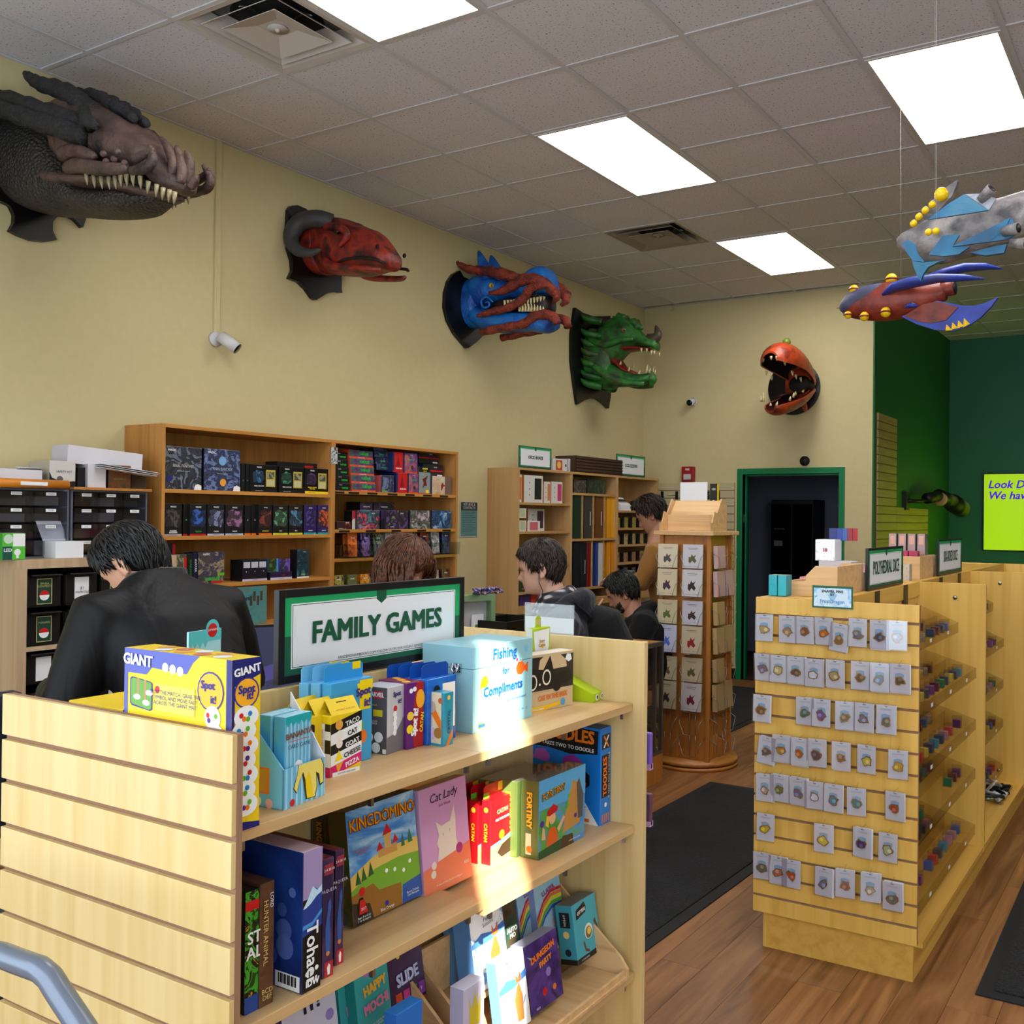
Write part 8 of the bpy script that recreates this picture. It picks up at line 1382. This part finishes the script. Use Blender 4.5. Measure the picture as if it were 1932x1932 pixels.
# ================================================================== card spinner rack
RX0, RX1, RY0, RY1, RZ = 1.905, 2.25, 2.236, 2.585, 1.43
m_hw = wood('honey_ply', (190, 126, 58), (166, 102, 40), 'Z', .8, .4); m_wire = mat('chrome_wire', (150, 150, 152), .3, .9)
t = rk = thing('card_rack', 'tall honey wood greeting card rack on a round base', 'card rack', ((RX0+RX1)/2, (RY0+RY1)/2, 0))
B().cyl((0, 0, 0), (0, 0, .022), .27, 40).build('base_disc', m_hw, t); B().cyl((0, 0, .022), (0, 0, .03), .25, 40).build('turntable_gap', m_black, t); B().cyl((0, 0, .03), (0, 0, .052), .27, 40).build('turntable', m_hw, t)
w = (RX1-RX0)/2
B().box((-w+.02, -w+.02, .052), (w-.02, w-.02, RZ)).build('core', m_hw, t)
for sx in (-1, 1):
    for sy in (-1, 1): B().box((sx*w-.012*(sx+1), sy*w-.012*(sy+1), .052), (sx*w-.012*(sx-1), sy*w-.012*(sy-1), RZ)).build('corner_post', m_hw, t, bevel=.002)
B().box((-w-.03, -w-.03, RZ), (w+.03, w+.03, RZ+.025)).build('top_board', m_birch, t, bevel=.003)
cards = [((216, 206, 180), (80, 74, 80), 'bird'), ((206, 204, 214), (90, 90, 60), 'suitor couple'), ((214, 200, 168), (70, 50, 70), 'purple poodle'), ((210, 208, 214), (40, 40, 44), 'antlered figure'), ((206, 192, 156), (90, 110, 50), 'green frog'), ((204, 202, 216), (60, 40, 40), 'rooster'), ((200, 200, 226), (80, 110, 190), 'blue face'), ((206, 190, 160), (150, 40, 40), 'red motorcycle'), ((196, 182, 150), (100, 80, 60), 'verse'), ((196, 180, 148), (96, 90, 50), 'camel'), ((190, 176, 150), (50, 46, 44), 'lion'), ((202, 196, 196), (120, 40, 60), 'two roses')]
zs = [(1.228, 1.374), (1.056, 1.22), (.883, 1.03), (.708, .875), (.536, .682), (.358, .53)]
def pocket(px, z0, z1, nrm, nm_):
    wv = .075; L = []
    f_ = (lambda a, b, c: (a, -w-b, c)) if nrm == 'y' else (lambda a, b, c: (w+b, a, c))
    b = B().tube([f_(px-wv, .0, z0+.1), f_(px-wv*.9, .05, z0+.07), f_(px-wv*.55, .045, z0-.004), f_(px+wv*.55, .045, z0-.004), f_(px+wv*.9, .05, z0+.07), f_(px+wv, .0, z0+.1)], .0018, 6); b.build(nm_, m_wire, rk)
    B().tube([f_(px-.02, .004, z0-.01), f_(px-.02, .004, z0+.12)], .0018, 6).tube([f_(px+.02, .004, z0-.01), f_(px+.02, .004, z0+.12)], .0018, 6).build('wire_riser', m_wire, rk)
for r, (z0, z1) in enumerate(zs):
    for cI in range(2):
        px = (-.105, .065)[cI]; pocket(px, z0, z1, 'y', 'wire_pocket'); bg_, fg, nm_ = cards[r*2+cI]
        o = carton('greeting_card', '%s greeting card with a %s drawing on the rack front' % (['cream', 'white'][cI] if r < 4 else 'beige', nm_), 'greeting card', (rk.location.x+px, rk.location.y-w-.021-.006*(r % 2), z0), -math.pi/2, (.014, .134, z1-z0), (ink(*bg_), ink(190, 170, 140), ink(*bg_)), [('p', '+x', [(.3+.4*q[0], .2+.4*q[1]) for q in [(0, .2), (.2, .0), (.45, .3), (.8, .05), (1, .3), (.75, .6), (.95, .95), (.6, .75), (.4, 1), (.25, .65), (.02, .7)]], ink(*fg)), ('p', '+x', rect(.25, .84, .75, .855), ink(90, 86, 90)), ('p', '+x', rect(.3, .79, .7, .802), ink(110, 106, 110)), ('p', '+x', rect(.15, .08, .45, .09), ink(120, 116, 112)), ('p', '+x', rect(.55, .08, .8, .09), ink(120, 116, 112))], 'greeting cards on the rack front', lean=-.05)
        pocket(px*.8, z0, z1, 'x', 'wire_pocket')
        if cI == 0 or r % 2:
            carton('greeting_card', '%s edge-on bundle of cards on the rack side, %s tier, %s column' % (['pink', 'tan', 'beige'][r//2], ['top', 'second', 'third', 'fourth', 'fifth', 'lowest'][r], ['near', 'far'][cI]), 'greeting card', (rk.location.x+w+.025, rk.location.y+px*.8, z0), 0, (.028, .12, (z1-z0)*.95), (ink(*[(206, 170, 166), (190, 160, 110), (176, 150, 106)][r//2]),)*3, [], 'card bundles on the rack side', lean=-.05)
for z in (.22, .09):
    for px in (-.105, .065): pocket(px, z, z+.15, 'y', 'wire_pocket'); pocket(px*.8, z, z+.15, 'x', 'wire_pocket')
bz = RZ+.026; t = thing('birch_tray', 'birch stepped tray crowning the greeting card rack', 'display tray', (rk.location.x-.0, rk.location.y-.03, bz))
for s in (-1, 1): B().prism([(-.15, 0), (.1, 0), (.1, .16), (.02, .2), (-.05, .11), (-.09, .12), (-.12, .05), (-.15, .05)], 'x', s*.17-.004, s*.17+.004).build('side_cheek', m_birch, t)
B().box((-.165, .085, 0), (.165, .093, .19)).build('back_board', m_birch, t); B().add([(-.165, -.01, .1), (.165, -.01, .1), (.165, .06, .19), (-.165, .06, .19), (-.165, -.004, .095), (.165, -.004, .095), (.165, .066, .185), (-.165, .066, .185)], [(0, 1, 2, 3), (7, 6, 5, 4), (0, 4, 5, 1), (1, 5, 6, 2), (2, 6, 7, 3), (3, 7, 4, 0)]).build('slanted_step', m_birch, t); B().box((-.165, -.05, 0), (.165, -.042, .1)).build('middle_board', m_birch, t)
carton('blank_board', 'blank white board standing in the tray above the card rack', 'board', (rk.location.x-.07, rk.location.y+.1, bz), -math.pi/2, (.006, .19, .31), (m_paper, m_paper, m_paper)); carton('glow_pack', 'black and yellow GLOW pack beside the blank white board', 'pack', (rk.location.x+.07, rk.location.y+.11, bz), -math.pi/2, (.03, .05, .3), (ink(28, 26, 24), YEL, BLK), [('p', '+x', rect(0, 0, .28, .62), YEL), ('p', '+x', rect(.8, 0, 1, .62), YEL), ('t', '+x', .5, .5, 'GLOW', .03, WHT, dict(rotz=-math.pi/2)), ('t', '+x', .5, .88, '100', .02, WHT)])
# slatwall panel with hooks on the back wall
m_cs = mat('cream_slat', (190, 178, 140), .6); t = thing('slatwall_panel', 'cream painted slatwall panel with empty hooks left of the doorway', 'slatwall', (.59, 5.599, .12)); B().box((-.404, -.008, 0), (.41, 0, 1.76)).build('backing', m_core, t); z = 1.76
while z > .03: B().box((-.404, -.018, max(0, z-.068)), (.41, -.008, z)).build('slat', m_cs, t, bevel=.001); z -= .0762
for x_ in (-.36, -.2, .0, .14, .25): B().box((x_-.014, -.023, 1.6), (x_+.014, -.018, 1.68)).build('hook_plate', m_black, t); B().tube([(x_, -.02, 1.64), (x_-.02, -.18, 1.635), (x_-.022, -.2, 1.65)], .003, 6).build('hook_wire', m_steel, t)
# ================================================================== counter and what stands on it
CX0, CX1, CY0, CY1, CZ = 1.62, 2.106, -1.3, 1.909, .813
t = thing('glass_counter', 'honey wood and glass shop counter with aluminium edges', 'counter', ((CX0+CX1)/2, (CY0+CY1)/2, 0)); m_gl = clear('case_glass', (246, 248, 247), .06)
B().box((CX0, CY0, 0), (CX1, CY1, .16)).build('plinth', m_hw, t, world=True); B().box((CX0, CY0, .16), (CX0+.02, CY1, CZ-.02)).build('rear_panel', m_hw, t, world=True); B().box((CX0, CY0, CZ-.02), (CX1-.02, CY1-.02, CZ)).build('top_board', m_hw, t, world=True); B().box((CX1-.006, CY0, .16), (CX1-.002, CY1-.03, CZ-.02)).build('front_glass', m_gl, t, world=True); B().box((CX0+.02, CY1-.006, .16), (CX1-.03, CY1-.002, CZ-.02)).build('end_glass', m_gl, t, world=True); B().box((CX0+.02, CY0, .45), (CX1-.03, CY1-.03, .462)).build('inner_shelf', m_hw, t, world=True)
for a_, c_ in (((CX1-.02, CY0, CZ-.025), (CX1, CY1, CZ)), ((CX0, CY1-.02, CZ-.025), (CX1-.02, CY1, CZ)), ((CX1-.02, CY1-.02, .16), (CX1, CY1, CZ-.025)), ((CX1-.02, CY0, .16), (CX1, CY1-.02, .18))): B().box(a_, c_).build('edge_rail', m_alu, t, world=True)
B().box((CX1-.024, CY1-.1, .16), (CX1-.004, CY1-.08, CZ-.025)).build('edge_rail', m_alu, t, world=True)
z0 = CZ+.001
a, c = at(990, 1195, 'y', GY1+.004), at(1083, 1195, 'y', GY1+.004); w_ = (c.x-a.x)/2; zt = at(1036, 1139, 'y', GY1+.004).z-1.08
t = thing('sign_holder', 'clear acrylic holder with a blank white sheet clipped behind the gondola end', 'sign holder', ((a.x+c.x)/2, GY1+.0015, 1.08))
B().box((-w_, .0, 0), (w_, .002, zt)).build('acrylic_sheet', m_acr, t); B().box((-w_*.98, .0022, 0), (w_*.98, .0032, zt*.83)).build('paper_sheet', m_paper, t); B().box((-w_, .0034, 0), (w_, .0052, zt)).build('rear_sheet', m_acr, t)
a, c = at(874, 1180, 'x', 1.8), at(920, 1180, 'x', 1.8); hh = at(900, 1122, 'x', 1.8).z-z0; w_ = (c.y-a.y)/2
m_sage = mat('sage_paint', (126, 154, 112), .6); t = thing('shadow_box', 'sage green frame with a small green tentacled card and white sheet', 'frame', (1.8, (a.y+c.y)/2, z0), -.3)
for s in (-1, 1): B().box((-.04, s*w_-.012, 0), (.012, s*w_+.012, hh)).build('stile', m_sage, t)
B().box((-.04, -w_+.012, hh-.03), (.012, w_-.012, hh)).build('top_rail', m_sage, t); B().box((-.04, -w_+.012, 0), (-.03, w_-.012, hh-.03)).build('back', ink(190, 190, 190), t); carton('tentacle_card', 'white card with a green tentacled creature in the sage frame', 'card', (1.795, (a.y+c.y)/2+.02, z0), -.3, (.003, .07, hh*.72), (m_paper,)*3, [('p', '+x', [(.2, .2), (.15, .5), (.3, .8), (.55, .8), (.6, .5), (.9, .7), (.75, .3), (.6, .2)], ink(90, 150, 60))])
yw = [ink(60, 64, 120), ink(190, 150, 150), ink(110, 100, 160)]; t = thing('yarn_garland', 'blue and pink yarn garland draped over the sage frame corner', 'garland', (1.8, c.y-.02, z0+hh))
for k in range(12): B().tube([(.02*math.cos(q*2.2+k)+.01, -.1+.018*k+.02*math.sin(q*1.7+k), .016+.014*math.sin(q+k)) for q in range(7)], .005, 6).build('yarn_loop', yw[k % 3], t)
a, c = at(925, 1180, 'x', 1.85), at(985, 1180, 'x', 1.85); hh = at(955, 1166, 'x', 1.85).z-z0; t = thing('counter_bin', 'black open plastic bin on the counter', 'bin', (1.85, (a.y+c.y)/2, z0)); w_ = (c.y-a.y)/2+.03
for a_, c_ in (((-.12, -w_, 0), (-.11, w_, hh)), ((.11, -w_, 0), (.12, w_, hh)), ((-.11, -w_, 0), (.11, -w_+.01, hh)), ((-.11, w_-.01, 0), (.11, w_, hh))): B().box(a_, c_).build('bin_wall', m_black, t)
B().box((-.11, -w_+.01, 0), (.11, w_-.01, .008)).build('bin_floor', m_black, t)
# laptop and teal card mat by the sign
p = at(490, 1200, 'x', 1.9); t = thing('open_laptop', 'open laptop with a blue and pink screen on the counter behind the sign', 'laptop', (1.86, p.y, z0), -.5)
B().box((-.0, -.18, 0), (.24, .18, .016)).build('keyboard_deck', m_white, t)
for q in range(5): B().box((.04+.03*q, -.16, .016), (.063+.03*q, .16, .0185)).build('key_row', m_paper, t)
hz = at(490, 1178, 'x', 1.85).z-z0
sc_ = B().box((-.012, -.18, .0), (-.002, .18, max(.24, hz))).build('lid', m_dark, t); scm = mat('laptop_glow', (60, 66, 96), .3, emit=.25); hz = max(.24, hz)
flat('screen_print', [(rect(-.172, .012, .172, hz-.008), 0), ([(-.172, hz-.03), (-.09, hz-.008), (-.07, hz-.02), (-.12, hz-.09), (-.172, hz-.1)], 1), (rect(-.172, .012, .172, .03), 2), ([(-.02, .1), (.16, .14), (.16, .2), (-.02, .15)], 3)], [scm, mat('laptop_pink', (190, 140, 180), .4, emit=.3), m_black, mat('laptop_violet', (84, 80, 150), .4, emit=.25)], sc_, face('+x', (-.002, 0, 0), .001))
a, c = at(447, 1175, 'x', .6), at(513, 1165, 'x', .6); tl = art('teal_mat', pal((50, 110, 116), (70, 136, 138), (90, 120, 110), (60, 124, 128)), 12, 4)
carton('playmat_board', 'teal card playmat board leaning on the lower oak shelf', 'playmat', (.55, (a.y+c.y)/2, at(480, 1178, 'x', .55).z), 0, (.02, c.y-a.y, .2), (tl, m_dark, m_dark), [('p', '+x', rect(.5+.1*k, .5+.12*(k % 2), .57+.1*k, .75+.12*(k % 2)), ink(70, 56, 44)) for k in range(4)]+[('t', '+x', .25, .7, 'techstars', .03, ink(30, 40, 40), dict(bold=.04))]); b = bpy.data.objects['playmat_board']; zz_ = b.location.z
t = thing('side_table', 'low oak table under the teal playmat board', 'table', (.55, b.location.y, 0)); B().box((-.14, -.3, zz_-.03), (.2, .3, zz_-.001)).build('table_top', m_oak_y, t)
for sx in (-.12, .18):
    for sy in (-.28, .28): B().box((sx-.015, sy-.015, 0), (sx+.015, sy+.015, zz_-.03)).build('leg', m_oak, t)
# ================================================================== bin cabinet, drawer units and clutter
m_bo = wood('bleached_oak', (196, 168, 136), (176, 146, 112), 'Z', 1, .5); KX, KY0, KY1, KZ = .45, -.935, -.155, 1.325
t = kb = thing('bin_cabinet', 'bleached oak cabinet of black pull-out bins', 'cabinet', (.22, -.55, 0))
for y_ in (KY0, KY1-.04): B().box((.001, y_, 0), (KX, y_+.04, KZ-.04)).build('side_panel', m_bo, t, world=True)
B().box((.001, KY0, KZ-.04), (KX, KY1, KZ)).build('top_board', m_bo, t, world=True); B().box((.001, KY0+.04, 0), (.01, KY1-.04, KZ-.04)).build('back_panel', m_black, t, world=True)
for z in (.945, .6, .25): B().box((.01, KY0+.04, z-.018), (KX-.002, KY1-.04, z)).build('shelf', m_bo, t, world=True)
lab = [[('EPHRA\nCONTESTS', 0), ('$1\nmulti-tag', 1), ('CARD\nCONDITION', 2)], [('PUNARIS', 0), ('SOS\nRARES\n+\nMYTHICS', 1), ('COMMONS', 2)], [('', 1), ('EXTRA', 2), ('SPARE', 1)], [('', 1), ('', 2), ('', 1)]]
m_gd = ink(30, 66, 50)
for r, (z, h) in enumerate(((1.115, .155), (.95, .155), (.78, .145), (.61, .145))):
    for k in range(3):
        y0_ = KY0+.05+.16*k+(.012*k); t = thing('storage_bin', 'black storage bin, %s from the left in the %s row of the cabinet' % (['first', 'second', 'third'][k], ['top', 'second', 'third', 'fourth'][r]), 'bin', (KX-.18, y0_+.078, z), 0, 'black pull-out bins'); w_ = .074
        B().box((-.15, -w_, 0), (.16, w_, .006)).build('bin_floor', m_black, t); B().box((.15, -w_, .006), (.16, w_, h-.02)).build('front_wall', m_black, t, bevel=.002); B().box((.15, -w_*.9, h-.02), (.185, w_*.9, h-.012)).build('pull_lip', m_black, t, bevel=.002)
        for s in (-1, 1): B().box((-.15, s*w_-.003, .006), (.15, s*w_+.003, h-.02)).build('side_wall', m_black, t)
        s_, kd_ = lab[r][k]; L_ = [(rect(-.034, .012, .034, h*.8), 0)]; ms = [ink(196, 186, 120) if kd_ != 1 else m_paper, m_gd, RED, WHT]
        if kd_ != 1: L_ += [(rect(-.031, .015, .031, h*.78), 1), (disc(0, .05, .022), 3)]
        if kd_ == 0: L_ += [([(-.022, .052)]+[(.022*math.cos(math.pi-math.pi*q/8), .052+.02*math.sin(math.pi*q/8)) for q in range(9)], 2)]
        if kd_ == 2: L_ += [([(-.012, .05), (0, .064), (.012, .05), (0, .036)], 1)]
        flat('label_print', L_, ms, t, face('+x', (.16, 0, 0), .0006))
        if s_: text(s_, .013 if kd_ != 1 else .018, ink(196, 186, 120) if kd_ != 1 else BLK, t, face('+x', (.16, 0, h*.62 if kd_ != 1 else h*.42), .002), shear=.2 if kd_ == 1 else 0)
m_dg = mat('drawer_cabinet_grey', (98, 98, 112), .45); m_smoke = clear('smoked_drawer', (214, 216, 224), .1)
for q, (ya, yb, lb) in enumerate(((-1.13, -.645, 'grey small parts drawer unit at the frame edge'), (-.635, -.245, 'grey small parts drawer unit next to the oak bookcase'))):
    t = thing('drawer_unit', lb, 'drawer unit', (.2, (ya+yb)/2, KZ)); w_ = (yb-ya)/2; H = .31
    B().box((-.16, -w_, 0), (.14, w_, .008)).box((-.16, -w_, H-.008), (.14, w_, H)).box((-.16, -w_, .008), (.14, -w_+.008, H-.008)).box((-.16, w_-.008, .008), (.14, w_, H-.008)).box((-.16, -w_+.008, .008), (-.15, w_-.008, H-.008)).build('casing', m_dg, t)
    for r in range(4):
        for k in range(3):
            y_ = -w_+.01+(2*w_-.02)*k/3; dw = (2*w_-.02)/3; z_ = .01+r*.0735
            dr = B().box((.1, y_+.004, z_+.003), (.145, y_+dw-.004, z_+.068)).build('drawer', m_smoke, t); B().box((.0, y_+.01, z_+.006), (.09, y_+dw-.01, z_+.03+.02*rnd.random())).build('contents', ink(*rnd.choice([(80, 74, 84), (130, 126, 124), (110, 60, 70), (70, 80, 104), (176, 172, 168)])), dr)
            flat('drawer_label', [(rect(-.024, -.007, .024, .007), 0)], [m_paper], dr, face('+x', (.145, y_+dw/2, z_+.057), .0006)); text(rnd.choice(['MTG PROMOS', 'VARIOUS', 'TOKENS', 'FAB PROMO', 'DICE', 'STAMPS']), .007, BLK, dr, face('+x', (.145, y_+dw/2, z_+.057), .002))
TZ = KZ+.311
def clut(name, lb, u0, u1, vt, x, d_, m3, items=(), z=TZ, rz=0, lean=0, h=None):
    o = sb(name, lb, name.replace('_', ' '), u0, u1, vt, z, x, d_, m3, items, None, h); o.rotation_euler[2] = rz; return o
wp, wp2 = ink(214, 210, 216), ink(190, 186, 196)
t = thing('cover_board', 'thin brown fibreboard sheet on the drawer units', 'board', (.2, -.44, TZ)); B().box((-.17, -.2, 0), (.17, .2, .012)).build('sheet', m_hw, t, bevel=.001); T2 = TZ+.013
clut('flat_carton', 'low white carton at the top edge of the drawer units', -30, 80, 885, .33, .25, (wp, wp2, wp), z=TZ); t = thing('mailing_tube', 'orange mailing tube with a white label lying before the cartons', 'tube', (.36, -.87, TZ+.02)); B().cyl((0, -.2, 0), (0, .205, 0), .02, 20).build('tube_body', ink(206, 124, 26), t); flat('tube_label', [(rect(-.02, -.008, .1, .008), 0)], [m_paper], t, face('+x', (.02, 0, 0), .001))
for k in range(5): clut('crumpled_paper', 'crumpled white paper sheet, %s in the heap on the low carton' % ORD[k], 5+15*k, 60+10*k, 0, .3-.02*k, .14, (m_paper,)*3, z=TZ+.07+.004*k, rz=.3*k-.5, h=.003).rotation_euler[1] = .25*math.sin(k*2.1)
clut('kit_carton', 'tilted white and black SAFETY KIT carton on the drawer units', 98, 145, 870, .33, .2, (ink(200, 196, 190), ink(180, 170, 156), ink(196, 186, 172)), [('p', '+x', [(0, 0), (1, 0), (1, .3), (.5, .26), (.1, .4), (0, .62)], BLK), ('t', '+x', .55, .62, 'SAFETY KIT', .014, BLK), ('d', '+x', .4, .36, .014, ink(90, 88, 86))], rz=-.1)
clut('plain_carton', 'black small carton between the safety kit and the white cube', 146, 163, 882, .3, .16, (BLK,)*3, z=T2); clut('plain_carton', 'white cube carton in the middle of the clutter', 165, 200, 876, .32, .17, (wp, wp2, wp), z=T2); clut('plain_carton', 'dark green carton with copper pattern under the long white box', 204, 247, 878, .31, .17, (art('copper_pattern', pal((40, 56, 40), (120, 70, 34), (44, 60, 44)), 26, 9), m_dark, m_dark), [('t', '+x', .5, .4, 'BOTANICA', .012, ink(120, 150, 110))], z=T2); clut('plain_carton', 'brown carton in the shadow at the end of the clutter', 248, 276, 888, .28, .16, (ink(70, 48, 32),)*3, z=T2)
clut('long_carton', 'long white carton tilted on top of the clutter', 126, 268, 0, .29, .13, (wp, wp2, wp), z=T2+.1, h=.085).rotation_euler[0] = -.06
for k in range(3): clut('paper_sheaf', ['upper', 'middle', 'lower'][k]+' loose white paper sheaf under the long carton', 190, 303-3*k, 0, .37, .2, (m_paper,)*3, z=T2+.095-.008*k, h=.002).rotation_euler[0] = -.1
clut('bulb_carton', 'green and white LED bulb carton on the oak cabinet', 4, 48, 1006, .43, .08, (ink(90, 190, 60), ink(60, 160, 50), ink(120, 200, 90)), [('p', '+x', rect(.45, .5, .98, .98), WHT), ('p', '+x', rect(0, 0, .42, .5), ink(24, 80, 70)), ('t', '+x', .22, .36, 'LED', .02, WHT, dict(bold=.03)), ('d', '+x', .65, .28, .014, WHT), ('p', '+x', rect(.6, .06, .7, .22), WHT), ('d', '+x', .25, .78, .02, ink(200, 220, 200))], z=KZ+.001)
t = thing('open_carton', 'open white carton with its flap raised on the oak cabinet', 'carton', (.38, at(122, 1050, 'x', .4).y, KZ+.001)); B().box((-.05, -.06, 0), (.05, .07, .075)).build('carton_body', m_paper, t); B().add([(-.05, -.06, .075), (-.05, .06, .075), (-.075, .035, .165), (-.075, -.08, .165), (-.052, -.06, .075), (-.052, .06, .075), (-.077, .035, .165), (-.077, -.08, .165)], [(0, 1, 2, 3), (7, 6, 5, 4), (0, 4, 5, 1), (1, 5, 6, 2), (2, 6, 7, 3), (3, 7, 4, 0)]).build('raised_flap', m_paper, t)
t = thing('office_chair', 'dark office chair back at the lower frame edge', 'chair', (1.9, -2.1, 0)); q = at(5, 1312, 'x', 1.9); t.location = (1.9, q.y, 0); B().box((-.04, -.2, .62), (.03, .06, q.z+.01)).build('backrest', cloth('chair_fabric', (20, 24, 40)), t, bevel=.03); B().box((-.04, -.25, .44), (.42, .12, .5)).build('seat', MATS['chair_fabric'], t, bevel=.02); B().cyl((.18, -.07, .08), (.18, -.07, .44), .03, 12).build('column', m_black, t); B().box((-.03, -.09, .46), (.0, -.05, .7)).build('back_stay', m_black, t)
for k in range(5): B().tube([(.18, -.07, .09), (.18+.27*math.cos(1.257*k), -.07+.27*math.sin(1.257*k), .05)], [.022, .015], 8).cyl((.18+.27*math.cos(1.257*k), -.085+.27*math.sin(1.257*k), .03), (.18+.27*math.cos(1.257*k), -.055+.27*math.sin(1.257*k), .03), .03, 12).build('castor_leg', m_black, t)
# ================================================================== purple hang bags, floor mats, back room
for k, (u, v0, v1, c_) in enumerate(((1229, 1376, 1448, (120, 90, 190)), (1232, 1380, 1450, (130, 100, 200)), (1229, 1492, 1550, (96, 60, 84)), (1232, 1494, 1556, (110, 70, 96)))):
    a, c = at(u, v0, 'y', GY1+.1), at(u, v1, 'y', GY1+.1); t = thing('hang_bag', ['violet dice bag nearest the end panel, upper pair', 'violet dice bag behind its twin, upper pair', 'plum dice bag nearest the end panel, lower pair', 'plum dice bag behind its twin, lower pair'][k], 'bag', (a.x-.02-.01*(k % 2), GY1+.03+.05*(k % 2), c.z), 0, 'dice bags hung behind the gondola'); h_ = a.z-c.z
    B().box((-.03, -.004, 0), (.035, .012, h_)).build('bag_body', ink(*c_), t, bevel=.004); B().box((-.03, -.005, 0), (.035, .013, h_*.16)).build('bag_foot', ink(206, 160, 210), t); B().tube([(0, -.0295-.0497*(k % 2), h_-.004), (0, .02, h_-.004)], .002, 6).build('peg', m_steel, t)
def mat_rug(label, pts):
    t = thing('floor_mat', label, 'mat', (sum(p[0] for p in pts)/len(pts), sum(p[1] for p in pts)/len(pts), 0)); cx_, cy_ = t.location.x, t.location.y; P_ = [(x-cx_, y-cy_) for x, y in pts]
    B().prism(P_, 'z', .0008, .005).build('rubber_border', mat('mat_rubber', (22, 22, 24), .8), t); B().prism([(x-math.copysign(.05, x), y-math.copysign(.05, y)) for x, y in P_], 'z', .005, .010).build('ribbed_carpet', mat_carpet, t)
mat_carpet = scaly('mat_carpet', (30, 30, 33), (22, 22, 25), 130, 1.0, .95)
mat_rug('black ribbed mat between the two gondolas', [(2.36, -.2), (3.1, -.2), (3.16, 2.02), (2.36, 2.02)]); mat_rug('black ribbed mat at the right edge beside the pin gondola', [(4.15, .1), (5.2, .1), (5.2, 2.6), (4.13, 2.6)]); mat_rug('black ribbed mat before the green doorway', [(.95, 3.3), (1.93, 3.3), (1.93, 5.2), (.95, 5.2)])
t = thing('dark_cabinet', 'tall dark cabinet with glass doors in the dim back room', 'cabinet', (at(1494, 1000, 'y', 7.2).x, 7.4, 0)); B().box((-.24, -.2, .05), (.24, .19, 1.75)).build('carcass', m_dark, t); 
for s in (-1, 1): B().box((s*.12-.11, -.215, .1), (s*.12+.11, -.2, 1.7)).build('glass_door', mat('smoked_door', (14, 14, 16), .1), t)
B().box((-.2, -.217, 1.42), (-.08, -.2155, 1.435)).build('door_handle', m_steel, t); B().box((-.2, -.217, 1.24), (-.1, -.2155, 1.3)).build('door_sticker', ink(120, 120, 128), t)
t = thing('storage_tub', 'dark lidded tub on the floor of the back room', 'tub', (1.4, 6.9, 0)); B().box((-.3, -.2, 0), (.3, .2, .5)).build('tub_body', m_dark, t, bevel=.02); B().box((-.32, -.22, .5), (.32, .22, .55)).build('lid', m_black, t, bevel=.01)
# ================================================================== lettering becomes plain mesh
bpy.context.view_layer.update()
_dg = bpy.context.evaluated_depsgraph_get()
for o in [o for o in SC.objects if o.type == 'FONT']:
    me = bpy.data.meshes.new_from_object(o.evaluated_get(_dg)); me.name = o.name
    hv = o.get('heavy', 0)
    if hv:                                   # heavier strokes: the same outline set again, shifted a hair each way
        bm = bmesh.new(); bm.from_mesh(me); geo = bm.verts[:]+bm.edges[:]+bm.faces[:]
        for i, (dx, dy) in enumerate(((hv, hv*.6), (-hv, hv*.6), (hv, -hv*.6), (-hv, -hv*.6))):
            d = bmesh.ops.duplicate(bm, geom=geo)['geom']
            bmesh.ops.translate(bm, verts=[q for q in d if isinstance(q, bmesh.types.BMVert)], vec=(dx, dy, .00001*(i+1)))
        bm.to_mesh(me); bm.free()
    n = bpy.data.objects.new('lettering', me); COL.objects.link(n); n.parent = o.parent; n.matrix_local = o.matrix_local
    bpy.data.objects.remove(o, do_unlink=True)
